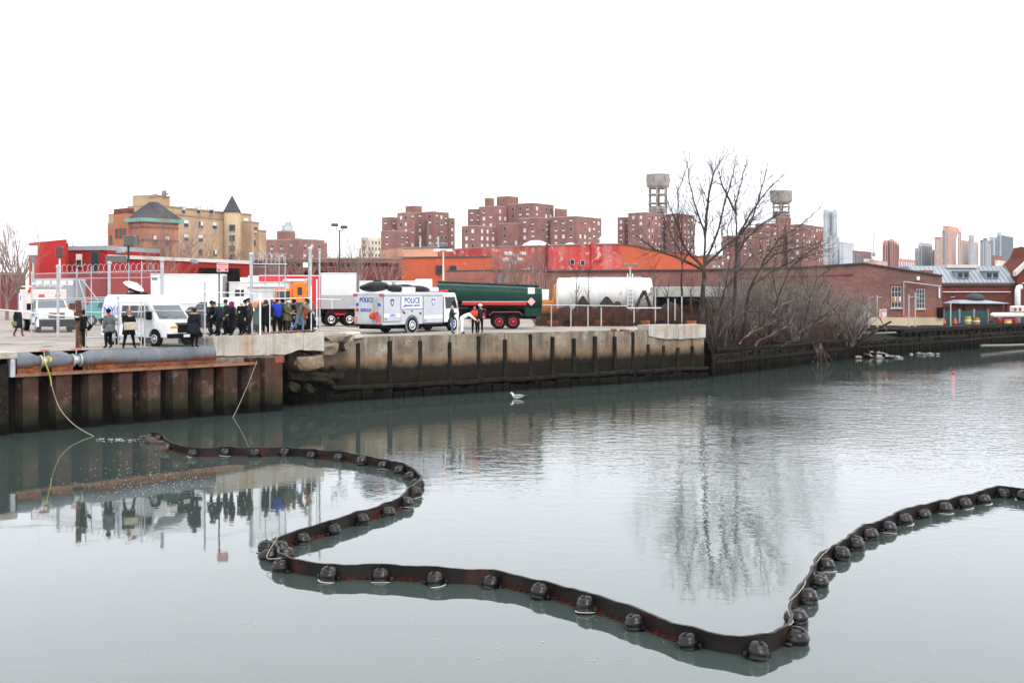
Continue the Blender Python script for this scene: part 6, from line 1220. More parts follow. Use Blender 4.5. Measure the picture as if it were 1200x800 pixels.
person('person in bright blue jacket holding up a big video camera', onp(325, 1.1), 130, 1.8, (.02, .05, .38), BK, arms=('up', 'up'), extras=camera(big=True), group='onlookers behind the parapet', bulk=1.2, hat=((.015, .015, .018), 'cap'))
person('person in olive coat and white cap reading a notebook', onp(337, 1.0), -20, 1.72, (.12, .105, .05), (.06, .05, .035), arms=('front', 'front'), hat=((.55, .53, .48), 'cap'), extras=paper, group='onlookers behind the parapet', coatlen=.25, head=15)
person('person in brown jacket and blue jeans leaning far forward over the railing', tuple(Vector(onp(350, .4)) + Vector((0, 0, .03))), 5, 1.88, (.16, .12, .09), (.1, .15, .27), lean=28, legs='lunge', arms=('reach', 'reach'), hat=((.02, .02, .02), 'cap'), group='onlookers behind the parapet')
person('person in black crouching at the end of the railing', onp(366.5, .8), 180, 1.8, BK, BK, legs='crouch', arms=('front', 'front'), lean=15, group='onlookers behind the parapet', coatlen=.2, bulk=1.3)
person('person in dark green jacket and blue jeans beside the truck cab', pt(529.5, 391), 10, 1.78, (.045, .05, .04), (.09, .14, .26), (.3, .28, .26), arms=('fold', 'fold'), group='responders by the police truck')
person('person in white coveralls bending over by the truck', pt(541, 391), 5, 1.8, (.68, .68, .66), (.68, .68, .66), lean=62, legs='wide', arms=('reach', 'reach'), hat=((.66, .66, .64), 'hood'), group='responders by the police truck')
person('person in black with a bright red life vest', pt(556, 391), -80, 1.74, BK, BK, hat=((.03, .03, .035), 'cap'), extras=vest((.72, .05, .03)), group='responders by the police truck')
person('person with white helmet standing behind the red life vest', pt(563, 390), -100, 1.76, (.03, .03, .035), BK, hat=((.75, .75, .73), 'helmet'), group='responders by the police truck', arms=('hip', 'down'))
for u, bk, fc, ht, cc, hc_, lab, arm in ((248.5, 1.6, 200, 1.7, BK, (.03, .03, .035), 'person in black jacket and dark cap at the left end of the onlookers', ('front', 'front')), (265, 1.9, 180, 1.76, (.03, .03, .035), (.06, .05, .05), 'person in charcoal coat standing behind the purple hood', ('down', 'down')), (288, 2.0, 200, 1.74, (.02, .022, .03), (.02, .02, .02), 'person in navy coat half hidden behind the yellow badge', ('down', 'front')),
        (318, 1.9, 110, 1.74, (.02, .02, .022), (.1, .09, .08), 'person in black hidden behind the blue jacket', ('up', 'up')), (331, 1.9, 60, 1.76, (.03, .028, .025), (.02, .02, .022), 'person in dark jacket between blue jacket and olive coat', ('front', 'front')), (344, 1.6, 10, 1.74, BK, (.02, .02, .022), 'person in black between olive coat and leaning person', ('front', 'down')), (360, 1.8, 0, 1.7, (.35, .07, .03), (.03, .03, .03), 'person in orange red jacket beyond the leaning person', ('down', 'down'))):
    person(lab, onp(u, bk), fc, ht, cc, BK, hat=(hc_, 'beanie'), arms=arm, group='onlookers behind the parapet', bulk=1.2, coatlen=.2)
m = MB(); g = G(536, 391.5); m.tube([(0, 0, 0), (.02, 0, 1.5)], .025, 5); tag(m.build('white_pole', M_white, None, False, (g.x, g.y, LZ)), 'thin white pole standing beside the person in blue jeans', 'pole')

# ------------------------------------------------------------------ bare trees and thicket
def limb(mb, pts, r0, r1, n=5): 
    m_ = len(pts); mb.tube(pts, [r0 + (r1 - r0) * i / (m_ - 1) for i in range(m_)], n)
def sprout(mb, rd, p, d, L, r, lvl, up=.25, spread=42, kids=(4, 6)):
    """a branch with its own side branches, down to twigs"""
    n = 5 if lvl > 0 else 3; pts = [Vector(p)]; dd_ = Vector(d).normalized()
    for i in range(n):
        dd_ = (dd_ + Vector((rd.uniform(-1, 1), rd.uniform(-1, 1), rd.uniform(-.6, 1) * .9 + up * .35)) * .17).normalized(); pts.append(pts[-1] + dd_ * L / n)
    mb.tube(pts, [r * (1 - .72 * i / n) for i in range(n + 1)], 5 if r > .04 else (4 if r > .015 else 3), False)
    if lvl <= 0: return
    for k in range(rd.randint(*kids)):
        f = rd.uniform(.25, 1.0); i = min(int(f * n), n - 1); q = pts[i].lerp(pts[i + 1], f * n - i); t = (pts[i + 1] - pts[i]).normalized()
        ax = t.orthogonal().normalized(); ax.rotate(Matrix.Rotation(rd.uniform(0, 6.28), 3, t)); nd = Matrix.Rotation(R(rd.uniform(spread * .6, spread * 1.25)), 3, ax) @ t; nd.z += up * .5
        sprout(mb, rd, q, nd, L * rd.uniform(.42, .68), max(.005, r * (1 - .65 * f) * rd.uniform(.5, .7)), lvl - 1, up, spread, kids)
M_bark = pmat('bark', (.06, .048, .043), .95, .3, 3, patch=[((.15, .13, .12), .58, .72, 2)]); M_twig = pmat('twig', (.085, .068, .06), .95, .3, 2); M_twigp = pmat('pinkish_twig', (.23, .16, .135), .95, .3, 1.5); M_grayt = pmat('grey_twig', (.16, .128, .11), .95, .35, 2, patch=[((.06, .042, .034), .46, .58, .9), ((.36, .33, .31), .62, .7, 1.3)])
def big_tree(label, d, limbs, seed, r0, twig_l=2.9, wob=1.2, lvl=2):
    rd2 = random.Random(seed); base = P(limbs[0][0][0], limbs[0][0][1], d); base.z -= .6; t = thing('bare_tree', label, 'tree', base, 0, 'bare trees on the bank'); tk = MB(); cr = MB()
    for li, lb in enumerate(limbs):
        off = 0; pts = []
        for i, (u, v) in enumerate(lb):
            if li > 0: off += rd2.uniform(-.2, .25) * wob * (i > 0) * 2
            pts.append(P(u, v, d + off) - base)
        if li == 0: pts[0].z -= .4
        ra = r0 if li == 0 else r0 * rd2.uniform(.42, .62); rb = r0 * .62 if li == 0 else .03
        fine_ = []
        for i in range(len(pts) - 1):
            for q in range(3): f = q / 3; fine_.append(pts[i].lerp(pts[i + 1], f) + Vector((rd2.uniform(-.05, .05), rd2.uniform(-.05, .05), 0)) * (1 if (i, q) != (0, 0) else 0))
        fine_.append(pts[-1]); limb(tk if li == 0 else cr, fine_, ra, rb, 8 if li == 0 else 6)
        if li == 0: continue
        for i in range(1, len(fine_)):
            for q in range(3 if i > 2 else 1):
                f = i / len(fine_); tdir = (fine_[i] - fine_[i - 1]).normalized(); ax = tdir.orthogonal().normalized(); ax.rotate(Matrix.Rotation(rd2.uniform(0, 6.28), 3, tdir)); nd = Matrix.Rotation(R(rd2.uniform(25, 55)), 3, ax) @ tdir
                sprout(cr, rd2, fine_[i], nd, twig_l * rd2.uniform(.5, 1.1) * (1.1 - .45 * f), max(.012, (ra + (rb - ra) * f) * .34), lvl - (1 if q > 0 else 0), .3, 34, (4, 6))
        sprout(cr, rd2, fine_[-1], fine_[-1] - fine_[-2], twig_l * .6, .02, 1, .2, 35, (3, 4))
    tk.build('trunk', M_bark, t, True); cr.build('crown', M_twig, t); return t
big_tree('tallest bare tree with dark forked trunk at the end of the bulkhead', 85, [[(822, 385), (824, 350), (824.8, 314)], [(824.8, 314), (804.7, 293.6), (794, 266), (783, 238)], [(824, 316), (792, 301), (766, 292), (749, 278)], [(825, 312), (826, 272), (815, 243), (809, 217), (805, 192)],
    [(826, 276), (829, 238), (835, 206), (843, 190)], [(825, 310), (838, 281), (848, 243), (858, 209), (861, 192)], [(825, 312), (846, 292), (866, 276), (881, 258), (893, 220), (899, 195)]], 3, .23)
big_tree('bare tree with a straight pale trunk right of the tallest one', 88, [[(859, 392), (861, 344), (862, 312)], [(862, 314), (863.7, 275), (862, 238), (869, 212), (875, 190)], [(863.5, 252), (846, 217), (841, 198)], [(863, 280), (880, 250), (900, 222), (915, 208)], [(862, 300), (876, 278), (893, 262), (915, 250)]], 8, .18)
big_tree('leaning bare tree reaching right over the thicket', 87, [[(870, 394), (878, 341), (884, 327)], [(884, 327), (895, 306), (912, 281), (938, 264), (953, 251)], [(890, 316), (905, 300), (930, 292), (958, 285)], [(880, 336), (905, 318), (935, 303), (960, 296)]], 12, .15)
big_tree('slender bare tree left of the tallest one', 86, [[(798, 385), (799, 352), (799, 320)], [(799, 322), (799, 295), (795, 252), (794.6, 223), (801, 206)], [(799, 300), (786, 275), (776, 248)], [(799, 310), (812, 285), (815, 260)]], 21, .11)
big_tree('thin dark tree rising at the left side of the thicket', 86, [[(842, 396), (846, 355), (851, 330)], [(851, 332), (856, 300), (852, 272), (858, 250)], [(850, 338), (868, 315), (880, 300)]], 31, .1, 2.0)
big_tree('thin dark tree leaning right in the middle of the thicket', 90, [[(898, 398), (908, 360), (914, 342)], [(914, 344), (925, 315), (940, 300), (962, 288)], [(911, 350), (905, 322), (910, 300)]], 37, .1, 2.0)
big_tree('thin dark tree near the right side of the thicket', 95, [[(940, 396), (946, 362), (950, 345)], [(950, 347), (958, 326), (975, 312)], [(949, 350), (940, 330), (938, 312)]], 41, .09, 1.8)
# saplings on the scrap yard
for k, (u, d, h, lab) in enumerate([(767, 86.5, 4.6, 'thin pale sapling left of the raised parapet'), (676, 90, 4.2, 'thin bare sapling before the white tank'), (690, 92, 4.6, 'taller thin sapling before the white tank'), (783, 87.5, 3.2, 'short pale sapling behind the raised parapet'), (810, 87.0, 3.6, 'bare sapling behind the right of the parapet')]):
    t = thing('sapling', lab, 'tree', (X(u, d), d, LZ), 0, 'saplings in the scrap yard'); rd2 = random.Random(k + 60); tk = MB(); pts = [(0, 0, 0), (.05, 0, h * .3), (-.06, .05, h * .65), (.05, 0, h)]; limb(tk, pts, .06, .02, 5); tk.build('trunk', M_grayt, t); cr = MB()
    for i in range(14): z = h * rd2.uniform(.25, 1); sprout(cr, rd2, (0, 0, z), (rd2.uniform(-1, 1), rd2.uniform(-1, 1), 1.2), h * .32 * (1.2 - z / h * .5), .018, 1, .3, 35, (2, 4))
    cr.build('crown', M_twig, t)
# bank shrubs: four shapes, copied
M_palet = pmat('pale_grey_twig', (.2, .172, .155), .95, .35, 2, patch=[((.1, .075, .065), .48, .6, .9)])
def shrub_mesh(seed, stems, hgt, spread, mat, lean=0):
    rd2 = random.Random(seed); st = MB(); cr = MB()
    for k in range(stems):
        a = rd2.uniform(0, 6.28); tilt = rd2.uniform(.05, spread); d0 = Vector((math.cos(a) * tilt + lean, math.sin(a) * tilt, 1)); L = hgt * rd2.uniform(.6, 1.1)
        sprout(cr if k % 2 else st, rd2, (math.cos(a) * rd2.uniform(0, .5), math.sin(a) * rd2.uniform(0, .5), -.1), d0, L, rd2.choice((.018, .025, .03, .05, .075)), 2, .12, 46, (3, 5))
    return st.mesh('stems', mat), cr.mesh('crown', mat)
SH = [shrub_mesh(1, 10, 3.6, .6, M_palet), shrub_mesh(2, 13, 2.4, .8, M_twig), shrub_mesh(3, 9, 4.6, .5, M_palet), shrub_mesh(4, 14, 1.8, 1.0, pmat('red_brown_twig', (.11, .055, .04), .95, .3, 2)), shrub_mesh(5, 9, 4.4, .6, M_grayt, .45)]
def shrub(label, u, d, z, kind, sc, rzz, group):
    t = thing('shrub', label, 'shrub', (X(u, d), d, z), rzz, group); t.scale = (sc,) * 3
    link('stems', SH[kind][0], t); link('crown', SH[kind][1], t); return t
rd3 = random.Random(77); rows_ = [('front', 84.5), ('second', 87.5), ('third', 91), ('rear', 96)]; cnt = 0
ords = ['first', 'second', 'third', 'fourth', 'fifth', 'sixth', 'seventh', 'eighth', 'ninth', 'tenth', 'eleventh', 'twelfth', 'thirteenth']
for ri, (rn, d0) in enumerate(rows_):
    us = [842 + 14.5 * k for k in range(12)] if ri else [842 + 15 * k for k in range(12)]
    for k, u in enumerate(us):
        d = d0 + (u - 842) * .105; kind = rd3.choice([0, 2, 4, 0] if ri > 0 else [1, 3, 1, 0]); hz_ = .82 if u > 970 else 1.0
        shrub('%s bare shrub from the left in the %s row of the bank thicket' % (ords[k], rn), u + rd3.uniform(-4, 4), d, (1.35, 1.75, 2.1, 2.5)[ri], kind, rd3.uniform(1.0, 1.45) * hz_, rd3.uniform(0, 6.28), 'bare shrubs of the bank thicket')
# big arching and fallen limbs in the thicket
for k, (u0, v0, u1, v1, u2, v2, d, r, lab) in enumerate([(842, 392, 862, 358, 905, 366, 83.5, .09, 'pale arching limb at the left front of the thicket'), (905, 366, 920, 350, 948, 352, 86, .07, 'arching limb crossing the middle of the thicket'), (866, 400, 885, 384, 915, 376, 84, .08, 'low pale limb slanting over the thicket foot'),
        (838, 388, 846, 352, 856, 330, 84, .07, 'upright grey limb beside the raised parapet'), (885, 402, 905, 392, 930, 378, 86, .09, 'thick fallen limb leaning up from the bank'), (930, 396, 958, 372, 985, 362, 91, .07, 'grey limb reaching right from the thicket foot'), (1000, 398, 985, 370, 968, 352, 99, .06, 'grey limb leaning left at the right end of the thicket'),
        (850, 402, 850, 380, 872, 352, 84, .06, 'forked grey limb in front of the pale trunk'), (1040, 386, 1022, 360, 1003, 352, 108, .06, 'curved bare limb in front of the warehouse door'), (915, 404, 940, 395, 962, 398, 88, .06, 'fallen branch drooping towards the water')]):
    a, b, c = P(u0, v0, d), P(u1, v1, d + 1), P(u2, v2, d + .5); m = MB(); rd2 = random.Random(k + 300); pl_ = [Vector((0, 0, -.2)) if i == 0 else (a * (1 - f) ** 2 + b * 2 * f * (1 - f) + c * f * f) - a + Vector((rd2.uniform(-.06, .06), rd2.uniform(-.1, .1), rd2.uniform(-.05, .05))) for i, f in enumerate([q / 9 for q in range(10)])]
    m.tube(pl_, [r * (1 - .7 * i / 9) for i in range(10)], 6)
    for i in range(2, 10):
        for q in range(2): sprout(m, rd2, pl_[i], (pl_[i] - pl_[i - 1]).normalized() + Vector((rd2.uniform(-1, 1), rd2.uniform(-1, 1), rd2.uniform(-.3, 1))), rd2.uniform(.8, 2.0), r * .35, 1, .15, 45, (2, 4))
    tag(m.build('thicket_limb', M_grayt if k % 3 else M_twig, None, False, a), lab, 'branch', 'large limbs in the thicket')
# undergrowth: uncountable dead stalks
ug = MB(); rd2 = random.Random(9)
for k in range(4200):
    u = rd2.uniform(836, 1008); d = 83 + (u - 836) * .115 + rd2.uniform(0, 14); zz_ = 1.3 + min(1.2, (d - 83 - (u - 836) * .115) * .12); p = Vector((X(u, d), d, zz_)); v_ = Vector((rd2.gauss(0, .5), rd2.gauss(0, .5), rd2.uniform(.3, 1.2))) * rd2.uniform(.3, 1.4); ug.tube([p, p + v_ * .5 + Vector((0, 0, .1)), p + v_ + Vector((rd2.gauss(0, .15), 0, -.1))], [.014, .011, .005], 3, False)
tag(ug.build('undergrowth', pmat('dead_stalks', (.05, .033, .026), .95, .4, 1.5)), 'tangled dead stalks covering the bank', None, None, 'stuff')
# scrap heap behind the rusty fence
def heap(name, label, u0, u1, d0, d1, hf, mat, nx=40, ny=8, seed=1, cat='heap'):
    rd2 = random.Random(seed); m = MB(); x0, x1 = X(u0, d0), X(u1, d0); vs_ = []
    for j in range(ny + 1):
        for i in range(nx + 1):
            fx, fy = i / nx, j / ny; e = min(1, 6 * min(fx, 1 - fx)) * math.sin(math.pi * fy) ** .6 if 0 < fy < 1 else 0; vs_.append((x0 + (x1 - x0) * fx, d0 + (d1 - d0) * fy, LZ - .02 + e * (hf(fx) + rd2.uniform(-.22, .22))))
    m.add(vs_, [(j * (nx + 1) + i, j * (nx + 1) + i + 1, (j + 1) * (nx + 1) + i + 1, (j + 1) * (nx + 1) + i) for j in range(ny) for i in range(nx)]); return tag(m.build(name, mat), label, cat)
M_scrap = pmat('scrap_soil', (.055, .035, .028), .95, .5, 1.5, patch=[((.12, .05, .035), .55, .65, 1.2), ((.2, .17, .15), .64, .7, 3)], bump=.06, bscale=6)
heap('scrap_heap', 'long dark brown heap of scrap and soil behind the rusty fence', 628, 838, 86, 97, lambda f: 1.25 + .25 * math.sin(17 * f) + .25 * math.sin(41 * f), M_scrap, 60, 9)
for k, (u, r, h, lab) in enumerate([(683, .95, 2.3, 'left dark gravel cone before the white tank'), (711, 1.15, 2.25, 'right dark gravel cone before the white tank')]):
    m = MB(); m.lathe([(r * 1.5, 0), (r * .9, h * .45), (r * .45, h * .78), (r * .15, h * .97), (.02, h)], 18); o = m.build('gravel_pile', pmat('dark_gravel', (.06, .045, .045), .95, .4, 6, bump=.04, bscale=14), None, True, (X(u, 94), 94, LZ)); tag(o, lab, 'gravel pile', 'gravel piles in the scrap yard')
t = thing('timber_a_frame', 'brown timber trestle leaning at the right end of the white tank', 'trestle', (X(755, 92), 92, LZ), 0); z = Zv(340.5, 92) - LZ
for x0_, x1_ in ((-1.1, 0), (.75, .02)): m = MB(); m.tube([(x0_, -.1, .6), (x1_, 0, z)], .14, 4); m.build('leg', pmat('brown_timber', (.1, .055, .045), .9, .3, 3), t)
m = MB(); m.tube([(-.6, 0, 1.7), (.6, 0, 2.6)], .12, 4); m.build('brace', M_parapet, t)
sc_ = MB(); rd2 = random.Random(31)
for k in range(1500):
    u = rd2.uniform(628, 836); d = rd2.uniform(85.6, 88); p = Vector((X(u, d), d, LZ + rd2.uniform(0, .5))); v_ = Vector((rd2.gauss(0, .5), rd2.gauss(0, .3), rd2.uniform(.2, 1.2))) * rd2.uniform(.4, 1.2); sc_.tube([p, p + v_ * .5 + Vector((0, 0, .1)), p + v_], [.018, .014, .006], 3, False)
tag(sc_.build('dead_weeds', pmat('dead_weeds', (.09, .055, .04), .95, .4, 1.5)), 'dead weeds along the rusty fence', None, None, 'stuff')
for k in range(10):
    u = 648 + k * 18; o = chunk('scrap_lump', (X(u, 85.4), 85.4, LZ + .2), (.5, .4, .35), [M_rust, M_wetwood, M_scrap][k % 3], None, k + 40, 2); tag(o, '%s scrap lump from the left at the foot of the rusty fence' % ords[k], 'scrap', 'scrap lumps under the fence')
# far trees behind the yard: two shapes copied
def far_tree_mesh(seed, h, mat, spread=34):
    rd2 = random.Random(seed); tk, cr = MB(), MB(); limb(tk, [(0, 0, 0), (.1, 0, h * .2), (0, .1, h * .35)], h * .025, h * .018, 6)
    for k in range(9):
        a = 6.28 * k / 9 + rd2.uniform(-.3, .3); sprout(cr, rd2, (0, 0, h * rd2.uniform(.18, .35)), (math.cos(a) * rd2.uniform(.25, .75), math.sin(a) * rd2.uniform(.25, .75), 1), h * rd2.uniform(.5, .7), h * .011, 3, .3, spread, (3, 5))
    return tk.mesh('trunk', mat), cr.mesh('crown', mat)
FT = [far_tree_mesh(1, 9, M_twigp), far_tree_mesh(2, 9, M_twigp, 30)]
for k, (u, d, vt, lab) in enumerate([(22, 98, 262, 'bare tree at the left edge beside the red building'), (8, 104, 280, 'smaller bare tree at the far left edge'), (118, 116, 296, 'small bare tree before the step of the red building'), (178, 125, 272, 'bare tree before the orange brick hall'), (205, 128, 268, 'broad bare tree between orange hall and tan building'), (232, 122, 276, 'bare tree before the tan building'), (262, 130, 284, 'low bare tree below the turret'),
        (330, 128, 276, 'bare tree before the brown block'), (356, 127, 284, 'bare tree right of the brown block'), (405, 130, 288, 'small bare tree beside the twin floodlight post'), (420, 128, 282, 'bare tree between the cream and brown blocks'), (450, 130, 292, 'low bare tree before the stepped apartment block'), (585, 118, 296, 'thin bare tree behind the green tanker'), (616, 112, 288, 'bare tree before the pink brick shed'), (634, 114, 296, 'bare tree right of the pink brick shed'), (190, 96, 300, 'sparse bare tree before the red garage'), (600, 112, 305, 'low bare tree behind the tanker end'), (1010, 112, 340, 'low bare tree before the warehouse gable')]):
    hh = (Zv(vt, d) - LZ) / 9.0; t = thing('distant_bare_tree', lab, 'tree', (X(u, d), d, LZ), k * 1.7, 'bare trees behind the yard'); t.scale = (hh * .95, hh * .95, hh)
    for nm, me in zip(('trunk', 'crown'), FT[k % 2]): link(nm, me, t)
# ------------------------------------------------------------------ oil boom on the water
st = [(174.7, 516), (185.5, 519), (196, 528), (226.5, 535.6), (263.5, 535), (299, 536), (333.8, 535), (365.9, 538), (397.6, 541), (425, 545.5), (449.7, 550.7), (469, 556), (482, 563), (488.6, 572), (486, 584), (476, 596), (453.7, 605.6), (424, 616), (390, 628), (353.5, 639), (327, 650),
      (316.5, 658), (329.8, 672), (385, 682.7), (446.7, 683), (510.7, 687.7), (575, 691), (633, 704), (687.5, 720.5), (745, 740.6), (808, 763), (886.6, 775.4), (932, 757), (933.5, 733), (945.5, 709), (957.6, 689.5), (967, 670), (984.6, 657.4), (1002.6, 645.4), (1019, 633.4), (1040, 625), (1059.6, 615.4), (1082, 608.5), (1106, 602), (1130, 596.5), (1151.7, 591), (1175, 584), (1200, 587), (1226, 590), (1252, 592)]
pts = []
for u, v in st: g = G(u, v, 0); d = Vector((g.x, g.y, 0)).normalized(); pts.append(g + d * .22)
o0 = pts[0].copy(); bo = thing('containment_boom', 'black floating oil boom with round floats snaking across the canal', 'boom', o0, 0)
def crv(P_, n=8):
    out = []
    for i in range(len(P_) - 1):
        a, b, c, d = P_[max(i - 1, 0)], P_[i], P_[i + 1], P_[min(i + 2, len(P_) - 1)]
        for k in range(n): f = k / n; out.append(.5 * ((2 * b) + (c - a) * f + (2 * a - 5 * b + 4 * c - d) * f * f + (3 * b - a - 3 * c + d) * f ** 3))
    return out + [P_[-1]]
def cam_side(i, L_):                                     # which way the curtain lies behind the float row
    t = (L_[min(i + 1, len(L_) - 1)] - L_[max(i - 1, 0)]).normalized(); n = Vector((-t.y, t.x, 0)); w = L_[i].normalized() + Vector((-.75, 0, 0)) * (i > 32); return n if n.dot(w) > 0 else -n
nrm = [cam_side(i, pts) for i in range(len(pts))]
cur_pts = [p + n * .13 for p, n in zip(pts, nrm)]
cl = crv(cur_pts, 8); rdb = random.Random(4)
M_curt = pmat('boom_curtain', (.018, .011, .009), .5, .4, 3, patch=[((.075, .024, .014), .5, .66, 1.6)], spec=.3); M_fr = pmat('red_fringe', (.13, .028, .017), .9, .4, 8)
M_float = pmat('boom_float', (.014, .013, .0125), .24, .4, 6, patch=[((.07, .05, .036), .54, .68, 3), ((.2, .18, .15), .68, .73, 9)], bump=.006, bscale=14, spec=.3)
m = MB(); vs_ = []; nseg = len(cl)
for i, p in enumerate(cl):
    t = (cl[min(i + 1, nseg - 1)] - cl[max(i - 1, 0)]).normalized(); n = Vector((-t.y, t.x, 0)); hgt = .34 + .012 * math.sin(i * .23) + .008 * math.sin(i * .61); lean = .06 * math.sin(i * .31) + .05 * math.sin(i * 1.37) + rdb.uniform(-.04, .04); hgt += -.025 * abs(math.sin(i * math.pi / 8)) + rdb.uniform(-.006, .006)
    for s_, z, w in ((1, -.5, .02), (1, .0, .02), (1, hgt * .6, .018), (1, hgt, .03), (-1, hgt, .03), (-1, hgt * .6, .018), (-1, 0, .02), (-1, -.5, .02)): vs_.append(p + n * (w * s_ + lean * max(z, 0)) + Vector((0, 0, z)) - o0)
m.add(vs_, [(i * 8 + k, i * 8 + k + 1, (i + 1) * 8 + k + 1, (i + 1) * 8 + k) for i in range(nseg - 1) for k in range(7)]); smooth_by_angle(m.build('curtain', M_curt, bo), 50)
fr_ = MB()
for i in range(nseg - 1):
    if (i // 8) % 8 in (1, 6) or i > 30 * 8: continue
    for q in range(7):
        f = rdb.random(); p = cl[i].lerp(cl[i + 1], f) - o0; n = -nrm[min(i // 8, len(nrm) - 1)]; e = p + n * rdb.uniform(.03, .13); fr_.tube([p + Vector((0, 0, rdb.uniform(.02, .09))), e + Vector((rdb.uniform(-.05, .05), 0, rdb.uniform(-.005, .05)))], .01, 3, False)
tag(fr_.build('red_weed_fringe', M_fr, bo), None, None, None, 'stuff')
# float: clamped two-lobed bladder with a dark notch on top
m = MB(); n = 20; prof = [(.18, -.12), (.235, -.03), (.262, .02), (.262, .04), (.248, .06), (.268, .12), (.272, .17), (.258, .215), (.25, .225), (.246, .25), (.225, .3), (.18, .345), (.12, .375), (.06, .38), (.015, .365)]
vs_ = []
for r, z in prof:
    for k in range(n):
        a = 2 * math.pi * k / n; sq = 1 - .10 * (1 + math.cos(2 * a)) * .5; dent = 1 - .12 * math.exp(-((a - 4.71) / .35) ** 2) * (z > .2); vs_.append((r * math.cos(a) * sq * dent * 1.02, r * math.sin(a) * dent * .95, z + (-.03 * math.exp(-((abs(a - 4.71)) / .5) ** 2) if z > .3 else 0)))
m.add(vs_, [(i * n + k, i * n + (k + 1) % n, (i + 1) * n + (k + 1) % n, (i + 1) * n + k) for i in range(len(prof) - 1) for k in range(n)] + [tuple(range(n))[::-1], tuple((len(prof) - 1) * n + k for k in range(n))]); fl_me = m.mesh('float', M_float, True)
m = MB(); m.slab([(-.07, -.15, .322), (.07, -.15, .322), (.03, .02, .385), (-.03, .02, .385)], (0, .01, .02)); m.box(-.03, .03, .0, .06, .34, .4); cap_me = m.mesh('clamp_notch', M_black)
m = MB(); m.bevbox(-.05, .05, -.06, .06, .1, .2, .02); lug_me = m.mesh('lug', M_float)
m = MB(); m.lathe([(.262, .004), (.292, .004), (.29, .014), (.262, .014)], 20, (0, 0, 0)); scum = m.mesh('scum_ring', paint(.5, .48, .42, .7))
for i in range(len(pts)):
    reps = [(pts[i], 1.0)]
    if i in (21, 20): reps.append((cur_pts[i] + nrm[i] * .2, .94))
    for q, (p, s_) in enumerate(reps):
        nn = -nrm[i]; a = math.atan2(nn.y, nn.x) + math.pi / 2; o = link('float', fl_me, bo, p - o0 + Vector((0, 0, rdb.uniform(-.03, .015))), a + rdb.uniform(-.12, .12)); o.scale = (rdb.uniform(.72, .8) * s_, rdb.uniform(.86, .96) * s_, rdb.uniform(.7, .82) * s_); o.scale.x *= 1.22 if i > 31 else 1.0; o.rotation_euler = (rdb.uniform(-.16, .12), rdb.uniform(-.15, .15), a + rdb.uniform(-.12, .12))
        link('clamp_notch', cap_me, o); link('lug', lug_me, o, (-.3, .02, -.06)); link('lug', lug_me, o, (.3, .02, -.06))
        if rdb.random() < .35: link('scum_ring', scum, o)
rp_ = []
for i in range(31, 38): rp_.append(pts[i] * 1.0 + nrm[i] * (.05 + .12 * (i % 2)) + Vector((0, 0, .34)) - o0); rp_.append((pts[i] + pts[i + 1]) / 2 + nrm[i] * .12 + Vector((0, 0, .3)) - o0)
m = MB(); m.tube(crv(rp_, 4), .007, 4); m.build('white_rope', M_prope, bo)
rp_ = [pts[20] + Vector((0, 0, .42)) - o0, (pts[21] + pts[22]) / 2 - nrm[21] * .2 + Vector((0, 0, .2)) - o0, pts[22] + Vector((0, 0, .3)) - o0]; m = MB(); m.tube(crv(rp_, 5), .008, 4); m.build('white_rope', M_prope, bo)
# muddy bundle at the boom's tail
for k, (u, v, r) in enumerate([(171, 514, .22), (178, 516.5, .25), (188, 521, .24), (192, 526, .2)]):
    g = G(u, v, .08); o = chunk('mud_clump', g - o0, (r * 1.3, r, r * .9), pmat('muddy_bundle', (.1, .08, .065), .9, .4, 8, bump=.03, bscale=20), bo, k + 70, 2)
# ------------------------------------------------------------------ floating bits
fm = MB(); rf_ = random.Random(12)
def flake(u, v, r, n=6):
    g = G(u, v, .006); a0 = rf_.uniform(0, 6.28); fm.add([(g.x + r * rf_.uniform(.6, 1.2) * math.cos(a0 + 6.28 * k / n), g.y + r * rf_.uniform(.6, 1.2) * math.sin(a0 + 6.28 * k / n), .006) for k in range(n)] + [(g.x, g.y, .014)], [(k, (k + 1) % n, n) for k in range(n)])
for k in range(380): flake(rf_.gauss(185, 50), rf_.gauss(566, 14), rf_.uniform(.006, .026))
for k in range(90): flake(rf_.uniform(112, 172), rf_.gauss(515, 1.2), rf_.uniform(.02, .06))
for k in range(30): flake(rf_.gauss(640, 60), rf_.gauss(768, 10), rf_.uniform(.005, .02))
for k in range(20): flake(rf_.gauss(310, 50), rf_.gauss(718, 12), rf_.uniform(.006, .02))
for k in range(70): flake(rf_.uniform(0, 1200), rf_.uniform(480, 790), rf_.uniform(.004, .014))
tag(fm.build('floating_foam', paint(.42, .44, .43, .8)), 'white specks of foam drifting on the water', None, None, 'stuff')
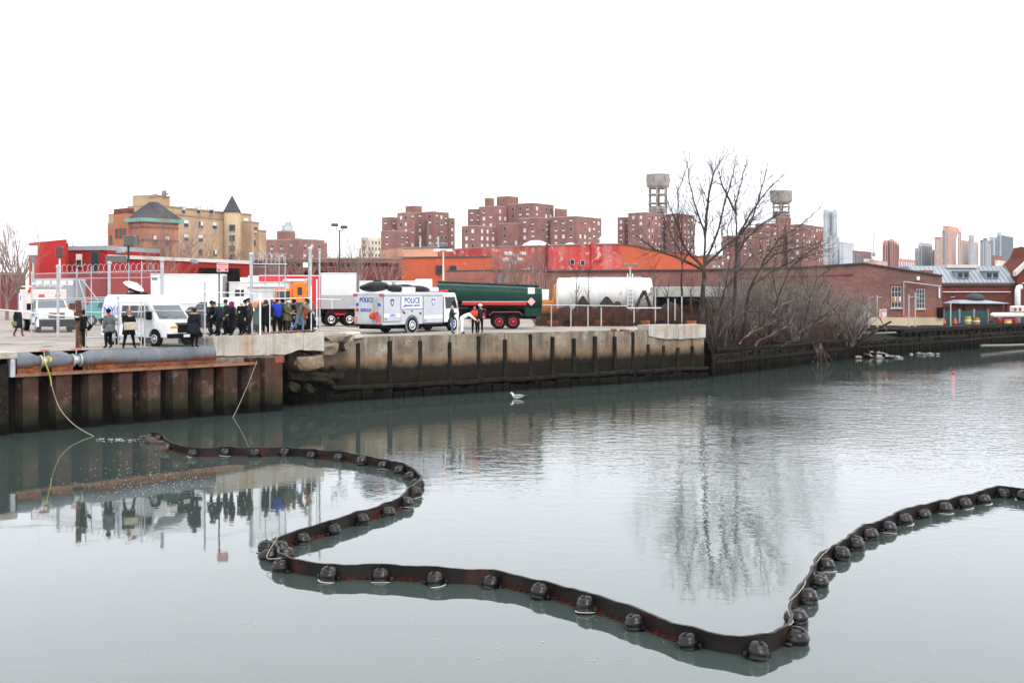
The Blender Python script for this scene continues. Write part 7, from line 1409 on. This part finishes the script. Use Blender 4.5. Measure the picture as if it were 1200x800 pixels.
# rubble islet
is_ = thing('rubble_islet', 'low islet of pale rubble and rubbish before the timber piles', 'rubble', G(1018, 421, 0), 0); b0 = Vector(is_.location); ri = random.Random(8)
for k in range(80):
    u = ri.gauss(1020, 12); f = max(.1, 1 - abs(u - 1022) / 32); o = chunk('stone', G(u, 420 - 2.5 * ri.random(), 0) - b0 + Vector((0, 0, ri.uniform(-.05, .75) * f * f)), (ri.uniform(.2, .55), ri.uniform(.2, .4), ri.uniform(.1, .25)), [M_conc, M_greyd, M_parapet, M_wetwood, M_parapet, M_greyd, M_pile][k % 7], is_, k)
is_ = thing('rubble_patch', 'small patch of pale rubble right of the larger islet', 'rubble', G(1090, 417, 0), 0); b0 = Vector(is_.location)
for k in range(16): o = chunk('stone', G(ri.gauss(1088, 9), 416.5 - 2 * ri.random(), 0) - b0 + Vector((0, 0, ri.uniform(0, .12))), (ri.uniform(.15, .4), .25, ri.uniform(.08, .16)), [M_parapet, M_wetwood, M_greyd][k % 3], is_, k)
t = thing('float_marker', 'tiny red float far out on the water', 'buoy', G(1117, 438, 0), 0); m = MB(); m.lathe([(.05, -.08), (.11, 0), (.12, .08), (.07, .17), (.02, .2)], 12); m.build('ball', paint(.6, .05, .03), t, True); m = MB(); m.tube([(0, 0, .19), (0, 0, .28)], .015, 5); m.build('eye', M_black, t)
# gull
t = thing('gull', 'pale gull resting on the water below the concrete bulkhead', 'gull', G(605, 467, 0), R(160)); m = MB(); m.tube([(-.42, 0, .16), (-.3, 0, .13), (-.1, 0, .11), (.1, 0, .12), (.2, 0, .19), (.24, 0, .29), (.3, 0, .33), (.36, 0, .31)], [.01, .06, .13, .12, .07, .05, .058, .02], 10); b_ = m.build('body', paint(.62, .62, .6, .7), t, True)
for s in (-1, 1): m = MB(); m.tube([(.1, s * .1, .17), (-.15, s * .12, .2), (-.5, s * .04, .2)], [.05, .06, .01], 6); m.build('wing', paint(.3, .31, .33, .7), t, True)
m = MB(); m.tube([(.35, 0, .315), (.43, 0, .295)], [.016, .004], 5); m.build('beak', paint(.7, .45, .05), t)
# driftwood branch hanging off the piles
dw = MB(); rd2 = random.Random(15); 
for k in range(7): sprout(dw, rd2, (rd2.uniform(-.4, .4), 0, 1.2), (rd2.uniform(-.5, .5), -.5, -1), 2.0, .05, 1, -.6, 40, (2, 4))
g = P(953, 404, 95.0); tag(dw.build('drooping_branch', M_grayt, None, False, (g.x, g.y - 1.0, g.z - 1.0)), 'pale drooping dead branch hanging over the timber piles', 'branch')
# ------------------------------------------------------------------ air
hz = MB(); hz.box(-4800, 4800, -220, 7100, -3, 130)
m, t, b = _new('haze'); t.nodes.remove(b)
pv = N(t, 'ShaderNodeVolumePrincipled'); pv.inputs['Color'].default_value = (.93, .95, 1, 1); pv.inputs['Density'].default_value = .00009; pv.inputs['Anisotropy'].default_value = 0.0
t.links.new(pv.outputs[0], t.nodes['Material Output'].inputs['Volume'])
tag(hz.build('haze', m), None, None, None, 'stuff')
